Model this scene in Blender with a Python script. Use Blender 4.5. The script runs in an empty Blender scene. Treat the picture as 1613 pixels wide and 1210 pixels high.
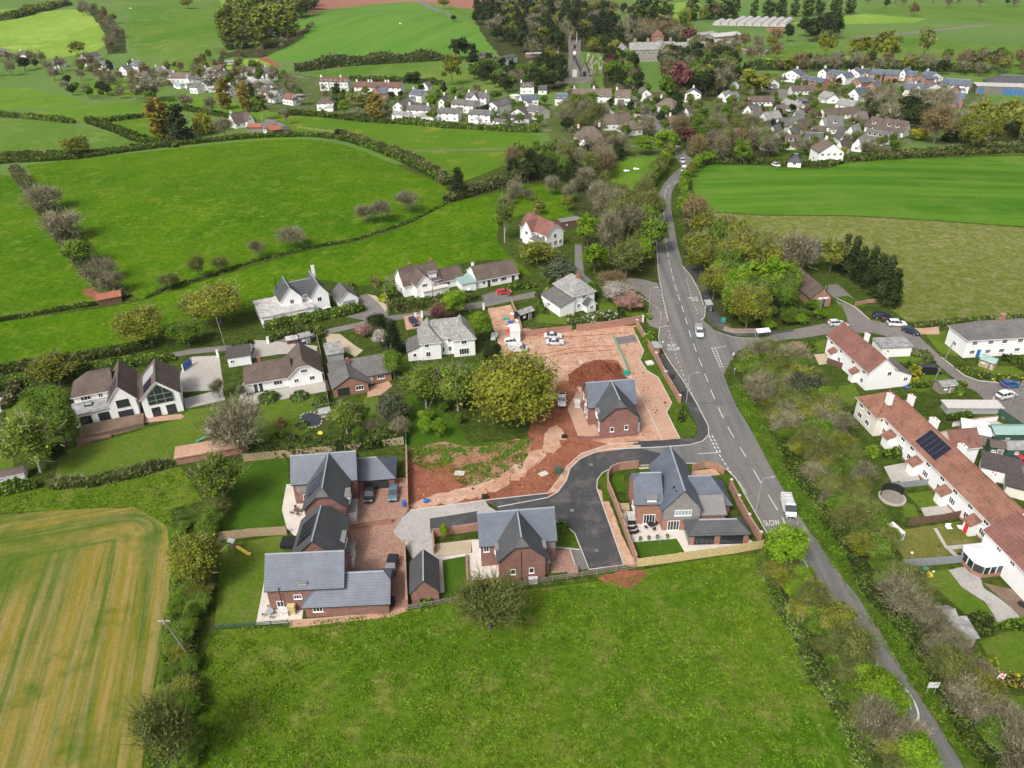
import bpy,math,random
import numpy as np
from mathutils import Vector,geometry
rng = random.Random(7)
nr = np.random.RandomState(11)
scene = bpy.context.scene
COL = scene.collection
# ------------------------------------------------------------------ camera
F = 1190.0; TH = math.radians(31); RO = math.radians(1.3); HC = 88.0
fw = Vector((0,math.cos(TH),-math.sin(TH))); up = Vector((0,math.sin(TH),math.cos(TH))); rt = Vector((1,0,0))
RT = rt*math.cos(RO) - up*math.sin(RO); UP = up*math.cos(RO) + rt*math.sin(RO)
cam_d = bpy.data.cameras.new('camera'); cam = bpy.data.objects.new('camera',cam_d); COL.objects.link(cam)
scene.camera = cam
from mathutils import Matrix
cam.matrix_world = Matrix(((RT.x,UP.x,-fw.x,0),(RT.y,UP.y,-fw.y,0),(RT.z,UP.z,-fw.z,HC),(0,0,0,1)))
cam_d.sensor_width = 36; cam_d.lens = 36*F/1613; cam_d.clip_start = 1; cam_d.clip_end = 9000
# ------------------------------------------------------------------ sky and sun
SUN_EL,SUN_AZ = 48,215      # azimuth from +Y clockwise: behind and left of the camera
world = bpy.data.worlds.new("World"); scene.world = world; world.use_nodes = True
wn = world.node_tree; wn.nodes.clear()
sky = wn.nodes.new('ShaderNodeTexSky'); sky.sky_type = 'NISHITA'; sky.sun_disc = False
sky.sun_elevation = math.radians(SUN_EL); sky.sun_rotation = math.radians(SUN_AZ)
sky.dust_density = 6; sky.ozone_density = 0.3; sky.air_density = 0.8
bg = wn.nodes.new('ShaderNodeBackground'); bg.inputs[1].default_value = 0.13
wo = wn.nodes.new('ShaderNodeOutputWorld')
hs = wn.nodes.new('ShaderNodeHueSaturation'); hs.inputs['Saturation'].default_value = .35; wn.links.new(sky.outputs[0],hs.inputs['Color']); wn.links.new(hs.outputs[0],bg.inputs[0]); wn.links.new(bg.outputs[0],wo.inputs[0])
sl = bpy.data.lights.new('sun','SUN'); sl.energy = 1.7; sl.angle = math.radians(13); sl.color = (1,.965,.91)
so = bpy.data.objects.new('sun',sl); COL.objects.link(so)
az = math.radians(SUN_AZ); el = math.radians(SUN_EL)
sd = Vector((math.sin(az)*math.cos(el),math.cos(az)*math.cos(el),math.sin(el)))
so.rotation_euler = sd.to_track_quat('Z','Y').to_euler(); so.location = sd*500
scene.view_settings.view_transform = 'Standard'; scene.view_settings.look = 'None'
scene.view_settings.exposure = 0.46; scene.view_settings.gamma = 1.0
# ------------------------------------------------------------------ terrain and pixel -> ground
HILLS = [(-105,300,5,70,55),(-115,830,16,190,150),(-420,950,22,220,200),(300,1500,14,500,260),(130,300,3,60,50),
         (-260,420,4,90,60),(-900,1500,30,400,300)]
def hgt(x,y):
    z = 0.0
    for cx,cy,a,sx,sy in HILLS:
        e = ((x-cx)/sx)**2 + ((y-cy)/sy)**2
        if e < 12: z += a*math.exp(-e)
    return z
def ray(px,py):
    return fw + RT*((px-806.5)/F) + UP*((605-py)/F)
def Wz(px,py,z=0.0):
    d = ray(px,py); t = (z-HC)/d.z
    return (d.x*t,d.y*t)
def P(px,py):
    d = ray(px,py)
    if d.z > -0.02: d.z = -0.02
    t1 = -HC/d.z
    if hgt(d.x*t1,d.y*t1) < 0.02 and t1 < 260: return (d.x*t1,d.y*t1)
    t = t1*0.5; st = t1*0.012
    while t < t1*1.05 and HC + d.z*t > hgt(d.x*t,d.y*t): t += st
    a,b = t-st,t
    for _ in range(14):
        m = (a+b)/2
        if HC + d.z*m > hgt(d.x*m,d.y*m): a = m
        else: b = m
    return (d.x*b,d.y*b)
def dist(x,y): return math.sqrt(x*x + y*y + HC*HC)
# ------------------------------------------------------------------ tagging
ORD = 'first second third fourth fifth sixth seventh eighth ninth tenth eleventh twelfth thirteenth fourteenth fifteenth sixteenth seventeenth eighteenth nineteenth'.split()
TENS = {20: 'twenty',30: 'thirty',40: 'forty',50: 'fifty',60: 'sixty',70: 'seventy'}
def ordn(i):
    i += 1
    if i < 20: return ORD[i-1]
    t = i//10*10
    if i == t: return TENS[t][:-1] + 'ieth'
    return TENS[t] + '-' + ORD[i-t-1]
def tag(o,label=None,cat=None,group=None,kind=None):
    if label: o['label'] = label
    if cat: o['category'] = cat
    if group: o['group'] = group
    if kind: o['kind'] = kind
    return o
def empty(name,loc,rz=0,**k):
    o = bpy.data.objects.new(name,None); COL.objects.link(o); o.location = loc; o.rotation_euler = (0,0,rz)
    o.empty_display_size = .5
    return tag(o,**k)
def mobj(name,me,parent=None,loc=(0,0,0),rz=0,**k):
    o = bpy.data.objects.new(name,me); COL.objects.link(o); o.location = loc; o.rotation_euler = (0,0,rz)
    if parent: o.parent = parent
    return tag(o,**k)
def copy_tree(o,parent=None):
    c = o.copy(); COL.objects.link(c)
    if parent: c.parent = parent
    for ch in o.children: copy_tree(ch,c)
    return c
# ------------------------------------------------------------------ mesh builder
class MB:
    def __init__(s): s.v = []; s.f = []; s.m = []
    def poly(s,pts,m=0):
        n = len(s.v); s.v += [tuple(p) for p in pts]; s.f.append(list(range(n,n+len(pts)))); s.m.append(m)
    def box(s,x0,y0,z0,x1,y1,z1,m=0,rot=0,c=None):
        P8 = [(x0,y0,z0),(x1,y0,z0),(x1,y1,z0),(x0,y1,z0),(x0,y0,z1),(x1,y0,z1),(x1,y1,z1),(x0,y1,z1)]
        if rot:
            cx,cy = c or ((x0+x1)/2,(y0+y1)/2); ca,sa = math.cos(rot),math.sin(rot)
            P8 = [(cx+(x-cx)*ca-(y-cy)*sa,cy+(x-cx)*sa+(y-cy)*ca,z) for x,y,z in P8]
        n = len(s.v); s.v += P8
        for q in ((0,3,2,1),(4,5,6,7),(0,1,5,4),(1,2,6,5),(2,3,7,6),(3,0,4,7)): s.f.append([n+i for i in q]); s.m.append(m)
    def prism(s,pts,z0,z1,m=0):
        n = len(s.v); k = len(pts); s.v += [(x,y,z0) for x,y in pts] + [(x,y,z1) for x,y in pts]
        s.f.append([n+i for i in range(k)][::-1]); s.f.append([n+k+i for i in range(k)]); s.m += [m,m]
        for i in range(k):
            j = (i+1) % k; s.f.append([n+i,n+j,n+k+j,n+k+i]); s.m.append(m)
    def tube(s,a,b,r0,r1,k=6,m=0,cap=True):
        a = Vector(a); b = Vector(b); d = (b-a)
        if d.length < 1e-6: return
        d.normalize(); u = d.orthogonal().normalized(); w = d.cross(u); n = len(s.v)
        for c,r in ((a,r0),(b,r1)):
            for i in range(k):
                t = 2*math.pi*i/k; s.v.append(tuple(c + u*(r*math.cos(t)) + w*(r*math.sin(t))))
        for i in range(k):
            j = (i+1) % k; s.f.append([n+i,n+j,n+k+j,n+k+i]); s.m.append(m)
        if cap: s.f.append([n+k+i for i in range(k)]); s.m.append(m); s.f.append([n+i for i in range(k)][::-1]); s.m.append(m)
    def ball(s,c,r,m=0,k=8,j=5,sq=1,jit=0):
        n = len(s.v)
        for a in range(1,j):
            th = math.pi*a/j
            for b in range(k):
                ph = 2*math.pi*b/k; q = 1 + jit*(rng.random()-.5)
                s.v.append((c[0]+r*q*math.sin(th)*math.cos(ph),c[1]+r*q*math.sin(th)*math.sin(ph),c[2]+r*q*sq*math.cos(th)))
        s.v += [(c[0],c[1],c[2]+r*sq),(c[0],c[1],c[2]-r*sq)]
        for a in range(j-2):
            for b in range(k):
                b2 = (b+1) % k; s.f.append([n+a*k+b,n+(a+1)*k+b,n+(a+1)*k+b2,n+a*k+b2]); s.m.append(m)
        T = n+(j-1)*k
        for b in range(k):
            b2 = (b+1) % k; s.f.append([T,n+b,n+b2]); s.m.append(m); s.f.append([T+1,n+(j-2)*k+b2,n+(j-2)*k+b]); s.m.append(m)
    def shell(s,polys,t,m=0,me=None):
        ed = {}
        key = lambda p: (round(p[0],3),round(p[1],3),round(p[2],3))
        for p in polys:
            s.poly(p,m); s.poly([(x,y,z-t) for x,y,z in p][::-1],m)
            for i in range(len(p)):
                a,b = p[i],p[(i+1) % len(p)]
                ed.setdefault(frozenset((key(a),key(b))),[]).append((a,b))
        for e in ed.values():
            if len(e) == 1:
                a,b = e[0]; s.poly([a,(a[0],a[1],a[2]-t),(b[0],b[1],b[2]-t),b],m if me is None else me)
    def mesh(s,name,mats,smooth=False):
        me = bpy.data.meshes.new(name); me.from_pydata(s.v,[],s.f)
        for m in (mats if isinstance(mats,(list,tuple)) else [mats]): me.materials.append(m)
        me.polygons.foreach_set('material_index',s.m)
        if smooth: me.polygons.foreach_set('use_smooth',[True]*len(s.f))
        me.update(); return me
    def build(s,name,mats,parent=None,loc=(0,0,0),rz=0,smooth=False,**k):
        return mobj(name,s.mesh(name,mats,smooth),parent,loc,rz,**k)
def quads_mesh(name,V,mats,midx=None):
    n = len(V); me = bpy.data.meshes.new(name); me.vertices.add(n*4); me.vertices.foreach_set('co',V.astype(np.float32).ravel())
    me.loops.add(n*4); me.loops.foreach_set('vertex_index',np.arange(n*4,dtype=np.int32))
    me.polygons.add(n); me.polygons.foreach_set('loop_start',np.arange(n,dtype=np.int32)*4)
    for m in mats: me.materials.append(m)
    if midx is not None: me.polygons.foreach_set('material_index',midx.astype(np.int32))
    me.update(calc_edges=True); return me
# ------------------------------------------------------------------ materials
def newmat(name):
    m = bpy.data.materials.new(name); m.use_nodes = True; nt = m.node_tree; nt.nodes.clear()
    out = nt.nodes.new('ShaderNodeOutputMaterial'); b = nt.nodes.new('ShaderNodeBsdfPrincipled')
    nt.links.new(b.outputs[0],out.inputs[0]); b.inputs['Roughness'].default_value = .85
    b.inputs['Specular IOR Level'].default_value = .25
    return m,nt,b
def nn(nt,t,**k):
    n = nt.nodes.new(t)
    for a,v in k.items(): setattr(n,a,v)
    return n
def coords(nt,scale=(1,1,1)):
    tc = nn(nt,'ShaderNodeTexCoord'); mp = nn(nt,'ShaderNodeMapping'); mp.inputs['Scale'].default_value = scale
    nt.links.new(tc.outputs['Object'],mp.inputs[0]); return mp.outputs[0]
def noise(nt,vec,sc,det=3,rough=.6,lo=.35,hi=.65):
    n = nn(nt,'ShaderNodeTexNoise'); n.inputs['Scale'].default_value = sc; n.inputs['Detail'].default_value = det; n.inputs['Roughness'].default_value = rough
    nt.links.new(vec,n.inputs['Vector'])
    r = nn(nt,'ShaderNodeMapRange'); r.inputs[1].default_value = lo; r.inputs[2].default_value = hi; nt.links.new(n.outputs['Fac'],r.inputs[0])
    return r.outputs[0]
def mix(nt,f,a,b,mode='MIX'):
    m = nn(nt,'ShaderNodeMix',data_type='RGBA',blend_type=mode)
    for i,v in ((0,f),(6,a),(7,b)):
        if isinstance(v,(int,float)): m.inputs[i].default_value = v
        elif isinstance(v,tuple): m.inputs[i].default_value = (*v,1)
        else: nt.links.new(v,m.inputs[i])
    return m.outputs[2]
def mathn(nt,op,a,b=0.0):
    m = nn(nt,'ShaderNodeMath',operation=op)
    for i,v in ((0,a),(1,b)):
        if isinstance(v,(int,float)): m.inputs[i].default_value = v
        else: nt.links.new(v,m.inputs[i])
    return m.outputs[0]
def bump(nt,b,h,st=.3,d=.1):
    n = nn(nt,'ShaderNodeBump'); n.inputs['Strength'].default_value = st; n.inputs['Distance'].default_value = d
    nt.links.new(h,n.inputs['Height']); nt.links.new(n.outputs[0],b.inputs['Normal'])
def dim(c,k): return tuple(x*k for x in c)
def plain(name,c,rough=.7,metal=0,var=.12,sc=2.0,spec=.25):
    m,nt,b = newmat(name); v = coords(nt)
    f = noise(nt,v,sc,4); col = mix(nt,f,dim(c,1-var),dim(c,1+var)); nt.links.new(col,b.inputs['Base Color'])
    b.inputs['Roughness'].default_value = rough; b.inputs['Metallic'].default_value = metal; b.inputs['Specular IOR Level'].default_value = spec
    return m
def ground(name,a,b_,c=None,sa=.03,sc=.25,camt=(.55,.7),fine=.35,bumpd=.25,fs=1.1):
    m,nt,b = newmat(name); v = coords(nt)
    col = mix(nt,noise(nt,v,sa,4,.65),a,b_)
    if c: col = mix(nt,noise(nt,v,sc,5,.7,*camt),col,c)
    f1 = noise(nt,v,fs,6,.8,.38,.62)
    col = mix(nt,f1,col,mix(nt,1.0,col,(1-fine,1-fine,1-fine),'MULTIPLY'))
    f2 = noise(nt,v,fs*5,3,.7,.38,.62)
    col = mix(nt,f2,col,mix(nt,1.0,col,(1-fine*.6,)*3,'MULTIPLY'))
    nt.links.new(col,b.inputs['Base Color']); bump(nt,b,f1,.5,bumpd); b.inputs['Specular IOR Level'].default_value = .04
    b.inputs['Roughness'].default_value = .95
    return m
def striped(name,a,b_,ang,sc,c=None,soft=(.35,.65),stretch=.04,fine=.3,amt=1.0):
    m,nt,b = newmat(name); tc = nn(nt,'ShaderNodeTexCoord'); mp = nn(nt,'ShaderNodeMapping',vector_type='TEXTURE')
    mp.inputs['Rotation'].default_value = (0,0,ang); nt.links.new(tc.outputs['Object'],mp.inputs[0])
    mp2 = nn(nt,'ShaderNodeMapping'); mp2.inputs['Scale'].default_value = (stretch,1,1); nt.links.new(mp.outputs[0],mp2.inputs[0])
    s = noise(nt,mp2.outputs[0],sc,3,.6,*soft)
    if amt < 1: s = mathn(nt,'MULTIPLY',s,amt)
    col = mix(nt,s,a,b_); v = coords(nt)
    if c: col = mix(nt,noise(nt,v,.03,4,.6,.5,.7),col,c)
    f1 = noise(nt,v,1.0,5,.75,.3,.7)
    col = mix(nt,f1,col,mix(nt,1.0,col,(1-fine,)*3,'MULTIPLY'))
    f2 = noise(nt,v,6,3,.7,.3,.7)
    col = mix(nt,f2,col,mix(nt,1.0,col,(1-fine*.6,)*3,'MULTIPLY'))
    nt.links.new(col,b.inputs['Base Color']); bump(nt,b,f1,.4,.2); b.inputs['Specular IOR Level'].default_value = .1; b.inputs['Roughness'].default_value = .95
    return m
def brick(name,a,b_,pale=(.42,.33,.28),amt=.3,mort=(.36,.31,.27)):
    m,nt,b = newmat(name)
    tc = nn(nt,'ShaderNodeTexCoord'); sx = nn(nt,'ShaderNodeSeparateXYZ'); nt.links.new(tc.outputs['Object'],sx.inputs[0])
    s = mathn(nt,'ADD',sx.outputs[0],sx.outputs[1]); cb = nn(nt,'ShaderNodeCombineXYZ'); nt.links.new(s,cb.inputs[0]); nt.links.new(sx.outputs[2],cb.inputs[1])
    br = nn(nt,'ShaderNodeTexBrick'); nt.links.new(cb.outputs[0],br.inputs['Vector'])
    br.inputs['Scale'].default_value = 1; br.inputs['Brick Width'].default_value = .32; br.inputs['Row Height'].default_value = .11; br.inputs['Mortar Size'].default_value = .012
    br.inputs['Color1'].default_value = (*a,1); br.inputs['Color2'].default_value = (*b_,1); br.inputs['Mortar'].default_value = (*mort,1)
    v = coords(nt,(1,1,2.5)); col = mix(nt,noise(nt,v,2.6,4,.7,.52,.66),br.outputs[0],mix(nt,amt*1.6,a,pale))
    col = mix(nt,noise(nt,v,.5,3),col,mix(nt,1.,col,(.8,.8,.82),'MULTIPLY'))
    nt.links.new(col,b.inputs['Base Color']); bump(nt,b,br.outputs['Fac'],.3,.02)
    return m
def tiles(name,a,b_,c=None,row=.32,patch=.6,camt=(.55,.68),rough=.75,spec=.25,lich=1.2):
    m,nt,b = newmat(name)
    v = coords(nt,(1,1,1)); col = mix(nt,noise(nt,v,patch,4,.65),a,b_)
    if c: col = mix(nt,noise(nt,v,lich,5,.75,*camt),col,c)
    v2 = coords(nt,(1.0,1.0,3.0)); f = noise(nt,v2,4.5,3,.7,.4,.6)
    col = mix(nt,f,col,mix(nt,1.,col,(.74,.74,.75),'MULTIPLY')); col = mix(nt,noise(nt,v,.22,5,.7,.45,.6),col,mix(nt,1.,col,(.86,.85,.84),'MULTIPLY'))
    tc = nn(nt,'ShaderNodeTexCoord'); sx = nn(nt,'ShaderNodeSeparateXYZ'); nt.links.new(tc.outputs['Object'],sx.inputs[0])
    w = mathn(nt,'FRACT',mathn(nt,'MULTIPLY',sx.outputs[2],1/row))
    g = mathn(nt,'GREATER_THAN',w,.8)
    col = mix(nt,mathn(nt,'MULTIPLY',g,.55),col,mix(nt,1.,col,(.62,.62,.64),'MULTIPLY'))
    nt.links.new(col,b.inputs['Base Color']); bump(nt,b,w,.35,.04); b.inputs['Roughness'].default_value = rough; b.inputs['Specular IOR Level'].default_value = spec
    return m
def render_wall(name,c,dirt=.1):
    m,nt,b = newmat(name); v = coords(nt,(1,1,.35))
    col = mix(nt,noise(nt,v,.8,4,.7,.45,.8),c,dim(c,1-dirt))
    v2 = coords(nt); col = mix(nt,noise(nt,v2,9,3),col,dim(c,.97)); nt.links.new(col,b.inputs['Base Color'])
    return m
def leaf(name,a,b_,transl=.3,sc=.35,rvar=.25):
    m,nt,b = newmat(name); nt.nodes.remove(b)
    out = [n for n in nt.nodes if n.type == 'OUTPUT_MATERIAL'][0]
    v = coords(nt); col = mix(nt,noise(nt,v,sc,4,.7,.42,.58),dim(a,.95),dim(b_,1.12))
    col = mix(nt,noise(nt,v,1.1,4,.8,.42,.6),col,mix(nt,1.,col,(.66,.69,.62),'MULTIPLY'))
    oi = nn(nt,'ShaderNodeObjectInfo'); r = nn(nt,'ShaderNodeMapRange'); r.inputs[3].default_value = 1-rvar; r.inputs[4].default_value = 1+rvar*.6
    nt.links.new(oi.outputs['Random'],r.inputs[0]); vm = nn(nt,'ShaderNodeVectorMath',operation='SCALE'); nt.links.new(col,vm.inputs[0]); nt.links.new(r.outputs[0],vm.inputs['Scale'])
    d = nn(nt,'ShaderNodeBsdfDiffuse'); t = nn(nt,'ShaderNodeBsdfTranslucent'); mx = nn(nt,'ShaderNodeMixShader'); mx.inputs[0].default_value = transl
    for s in (d,t): nt.links.new(vm.outputs[0],s.inputs['Color'])
    nt.links.new(d.outputs[0],mx.inputs[1]); nt.links.new(t.outputs[0],mx.inputs[2]); nt.links.new(mx.outputs[0],out.inputs[0])
    return m
def paint(name,c,rough=.35,metal=.0,coat=.6):
    m,nt,b = newmat(name); b.inputs['Base Color'].default_value = (*c,1); b.inputs['Roughness'].default_value = rough; b.inputs['Metallic'].default_value = metal
    b.inputs['Coat Weight'].default_value = coat; b.inputs['Coat Roughness'].default_value = .1; b.inputs['Specular IOR Level'].default_value = .5
    return m
M = {}
def G(n,*a,**k): M[n] = ground(n,*a,**k)
G('rough',(.072,.125,.016),(.11,.165,.026),(.16,.16,.06),sa=.08,sc=.5,camt=(.5,.72),fine=.6,bumpd=.5,fs=.8)
G('verge',(.08,.16,.013),(.125,.205,.022),(.20,.21,.06),sa=.12,sc=.6,fine=.52,bumpd=.35,fs=1.2)
G('lawn',(.095,.18,.014),(.14,.205,.026),(.18,.175,.06),sa=.15,sc=.5,camt=(.5,.75),fine=.34,bumpd=.08,fs=1.5)
G('turf',(.05,.115,.01),(.075,.14,.014),(.09,.14,.02),sa=.2,sc=.8,fine=.22,bumpd=.05,fs=2)
G('meadow',(.085,.185,.009),(.165,.245,.02),(.27,.28,.07),sa=.03,sc=.2,camt=(.5,.72),fine=.45,bumpd=.3,fs=.9)
G('vivid',(.066,.175,.003),(.125,.24,.006),(.17,.26,.02),sa=.018,sc=.16,camt=(.5,.66),fine=.45,bumpd=.3,fs=.7)
G('vivid_light',(.11,.225,.018),(.15,.255,.027),(.20,.28,.045),sa=.02,sc=.08,fine=.22,bumpd=.3,fs=.6)
G('field_mid',(.085,.185,.02),(.145,.225,.04),(.19,.25,.07),sa=.012,sc=.06,fine=.2,bumpd=.4,fs=.3)
G('field_pale',(.17,.30,.035),(.25,.37,.06),(.38,.44,.12),sa=.01,sc=.05,fine=.18,bumpd=.4,fs=.3)  # sun patches on the far fields are put into this brighter green
G('buttercup',(.09,.19,.013),(.12,.215,.018),(.27,.28,.03),sa=.03,sc=.06,camt=(.56,.7),fine=.22,bumpd=.3,fs=.5)
G('pasture',(.17,.215,.035),(.22,.25,.06),(.33,.31,.14),sa=.02,sc=.3,camt=(.47,.68),fine=.42,bumpd=.4,fs=.7)
G('redsoil',(.31,.115,.066),(.40,.17,.105),(.24,.088,.052),sa=.08,sc=.5,camt=(.5,.65),fine=.3,bumpd=.2,fs=1.4)
G('tansoil',(.58,.36,.25),(.50,.26,.165),(.64,.46,.35),sa=.07,sc=.4,camt=(.45,.68),fine=.26,bumpd=.12,fs=.9)
G('soilgrass',(.40,.20,.125),(.50,.29,.19),(.085,.16,.02),sa=.1,sc=.35,camt=(.5,.56),fine=.35,bumpd=.3,fs=1.2)
G('plough',(.30,.14,.10),(.34,.17,.12),sa=.01,fine=.15,bumpd=.4,fs=.2)
M['asphalt_old'] = striped('asphalt_old',(.135,.137,.14),(.21,.20,.185),math.radians(88),.5,c=(.20,.185,.17),fine=.14,stretch=.02)
G('asphalt_new',(.065,.067,.072),(.092,.093,.096),(.16,.145,.135),sa=.12,sc=.25,camt=(.5,.68),fine=.25,bumpd=.02,fs=2.5)
G('lane',(.19,.175,.165),(.24,.22,.205),(.14,.13,.12),sa=.1,sc=.5,fine=.22,bumpd=.03,fs=2)
G('redblock',(.38,.225,.17),(.44,.29,.225),(.31,.165,.12),sa=.15,sc=1.5,camt=(.45,.65),fine=.25,bumpd=.03,fs=3)
G('pinkpave',(.55,.36,.26),(.48,.29,.20),(.42,.26,.2),sa=.12,sc=.6,fine=.22,bumpd=.03,fs=1.6)
G('patio',(.66,.60,.54),(.58,.53,.47),sa=.3,fine=.12,bumpd=.02,fs=2)
G('gravel',(.40,.385,.36),(.50,.475,.445),(.33,.31,.29),sa=.12,sc=.6,fine=.25,bumpd=.05,fs=2.2)
G('sandgravel',(.48,.40,.28),(.56,.47,.34),sa=.3,fine=.25,bumpd=.04,fs=3)
G('concrete',(.42,.39,.35),(.48,.45,.41),(.36,.33,.29),sa=.1,sc=.7,fine=.18,bumpd=.02,fs=1.5)
G('deckwood',(.20,.14,.10),(.26,.19,.14),sa=.4,fine=.3,bumpd=.03,fs=4)
G('drylawn',(.22,.20,.06),(.13,.16,.03),(.30,.26,.11),sa=.12,sc=.3,fine=.3,bumpd=.06,fs=1.5)
G('villageground',(.09,.14,.03),(.13,.17,.05),(.26,.24,.20),sa=.05,sc=.12,camt=(.55,.62),fine=.35,bumpd=.3,fs=.5)
M['crop_right'] = striped('crop_right',(.055,.165,.007),(.115,.235,.02),math.radians(-3),.16,c=(.13,.235,.03),fine=.3,stretch=.06)
M['hill'] = striped('hill',(.085,.205,.022),(.16,.27,.045),math.radians(70),.08,amt=.5,fine=.15)
G('woodfloor',(.06,.08,.022),(.085,.10,.032),(.11,.11,.05),sa=.1,sc=.5,fine=.5,fs=.8)
M['plain'] = ground('plain',(.10,.19,.04),(.14,.215,.055),sa=.006,fine=.15,bumpd=.4,fs=.2)
def cropmat():
    # drilled crop: bands run parallel to the field's east edge and wrap round its rounded head
    m,nt,b = newmat('crop_young'); tc = nn(nt,'ShaderNodeTexCoord')
    mp = nn(nt,'ShaderNodeMapping'); A,B = P(270,880),P(228,1200); C = P(150,803)
    ang = math.atan2(A[1]-B[1],A[0]-B[0]) - math.pi/2
    mp.inputs['Rotation'].default_value = (0,0,-ang); nt.links.new(tc.outputs['Object'],mp.inputs[0])
    def rot(p): ca,sa = math.cos(-ang),math.sin(-ang); return (p[0]*ca-p[1]*sa,p[0]*sa+p[1]*ca)
    ra,rc = rot(A),rot(C); R = 10.0
    sx = nn(nt,'ShaderNodeSeparateXYZ'); nt.links.new(mp.outputs[0],sx.inputs[0])
    dx = mathn(nt,'SUBTRACT',sx.outputs[0],ra[0]-R); dy = mathn(nt,'SUBTRACT',sx.outputs[1],rc[1]-R)
    mxx = mathn(nt,'MAXIMUM',dx,0.); mxy = mathn(nt,'MAXIMUM',dy,0.)
    ln = mathn(nt,'SQRT',mathn(nt,'ADD',mathn(nt,'MULTIPLY',mxx,mxx),mathn(nt,'MULTIPLY',mxy,mxy)))
    ins = mathn(nt,'MULTIPLY',mathn(nt,'MINIMUM',dx,0.),mathn(nt,'LESS_THAN',dy,0.))
    d = mathn(nt,'ADD',ln,ins)
    cb = nn(nt,'ShaderNodeCombineXYZ'); nt.links.new(d,cb.inputs[0])
    al = mathn(nt,'MULTIPLY',mathn(nt,'SUBTRACT',sx.outputs[1],sx.outputs[0]),.03); nt.links.new(al,cb.inputs[1])
    s1 = noise(nt,cb.outputs[0],.33,3,.6,.43,.57); s2 = noise(nt,cb.outputs[0],.95,3,.7,.42,.62)
    v = coords(nt); big = noise(nt,v,.035,4,.65,.38,.62)
    col = mix(nt,s1,(.235,.20,.02),(.078,.145,.010)); col = mix(nt,mathn(nt,'MULTIPLY',s2,.52),col,(.42,.31,.13))
    col = mix(nt,mathn(nt,'MULTIPLY',big,.22),col,(.40,.30,.13))
    vd = nn(nt,'ShaderNodeVectorMath',operation='DISTANCE'); nt.links.new(v,vd.inputs[0]); g0 = P(25,890); vd.inputs[1].default_value = (g0[0],g0[1],0); mr = nn(nt,'ShaderNodeMapRange'); mr.inputs[1].default_value = 15; mr.inputs[2].default_value = 6; nt.links.new(mathn(nt,'ADD',vd.outputs['Value'],mathn(nt,'MULTIPLY',noise(nt,v,.18,4),6.)),mr.inputs[0]); col = mix(nt,mathn(nt,'MULTIPLY',mr.outputs[0],.75),col,(.085,.16,.012))
    w = mathn(nt,'FRACT',mathn(nt,'MULTIPLY',d,.8)); wn_ = noise(nt,v,.5,4,.7,.4,.7)
    tr = mathn(nt,'MULTIPLY',mathn(nt,'GREATER_THAN',w,.62),mathn(nt,'MULTIPLY',wn_,.3)); col = mix(nt,tr,col,(.36,.23,.11))
    gp = noise(nt,v,.05,4,.7,.5,.6); col = mix(nt,mathn(nt,'MULTIPLY',gp,.7),col,(.07,.14,.012))
    f1 = noise(nt,v,1.6,5,.8,.3,.7); col = mix(nt,f1,col,mix(nt,1.,col,(.72,.72,.72),'MULTIPLY'))
    f2 = noise(nt,v,8,3,.8,.3,.7); col = mix(nt,f2,col,mix(nt,1.,col,(.78,)*3,'MULTIPLY'))
    nt.links.new(col,b.inputs['Base Color']); bump(nt,b,f1,.4,.15); b.inputs['Specular IOR Level'].default_value = .1; b.inputs['Roughness'].default_value = .95
    return m
M['crop_young'] = cropmat()
# buildings
M['brick'] = brick('brick',(.17,.05,.04),(.26,.085,.062),amt=.42)
M['brick2'] = brick('brick2',(.30,.12,.075),(.36,.16,.10),amt=.15)
M['wallbrick'] = brick('wallbrick',(.38,.17,.11),(.44,.21,.14),amt=.2)
M['white'] = render_wall('white',(.82,.82,.81)); M['white2'] = render_wall('white2',(.68,.68,.66),.2)
M['cream'] = render_wall('cream',(.72,.69,.60))
M['pinkwall'] = render_wall('pinkwall',(.70,.52,.48))
M['stone'] = tiles('stone',(.33,.30,.26),(.42,.39,.34),(.22,.20,.18),row=.4)
M['greystone'] = tiles('greystone',(.19,.175,.16),(.25,.23,.205),(.15,.14,.13),row=.4)
M['clad'] = tiles('clad',(.27,.26,.25),(.34,.33,.31),(.20,.19,.18),row=.22,patch=1.5)
M['slate'] = tiles('slate',(.105,.125,.16),(.14,.165,.205),row=.28,patch=.3,rough=.55,spec=.5)
M['slate_dark'] = tiles('slate_dark',(.075,.08,.085),(.095,.10,.105),row=.28,patch=.3,rough=.6,spec=.4)  # dark roofs; on new-house crosswings it puts the slopes' shade into the colour
M['ridge'] = plain('ridge',(.30,.33,.37),.5,var=.08)
M['old_slate'] = tiles('old_slate',(.22,.22,.21),(.33,.33,.31),(.48,.47,.43),row=.3,patch=.4,camt=(.5,.62),lich=2)
M['grey_tile'] = tiles('grey_tile',(.13,.125,.12),(.18,.17,.16),(.25,.24,.21),row=.35,patch=.3,camt=(.55,.7),lich=2)
M['brown_tile'] = tiles('brown_tile',(.115,.085,.072),(.155,.12,.10),(.21,.17,.14),row=.35,patch=.3,lich=2)
M['thatch'] = tiles('thatch',(.15,.115,.09),(.21,.17,.13),(.12,.10,.085),row=.8,patch=.4)
M['maroon_tile'] = tiles('maroon_tile',(.15,.075,.065),(.20,.10,.085),(.26,.16,.13),row=.35)
M['red_tile'] = tiles('red_tile',(.26,.12,.082),(.34,.17,.115),(.16,.10,.078),row=.35,patch=.35,camt=(.52,.64),lich=.9)
M['red_tile_dark'] = tiles('red_tile_dark',(.22,.10,.078),(.27,.135,.105),(.17,.09,.08),row=.35,patch=.35,camt=(.52,.64),lich=.9)
M['rust'] = tiles('rust',(.36,.12,.07),(.42,.18,.11),(.28,.10,.06),row=.5)
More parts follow.
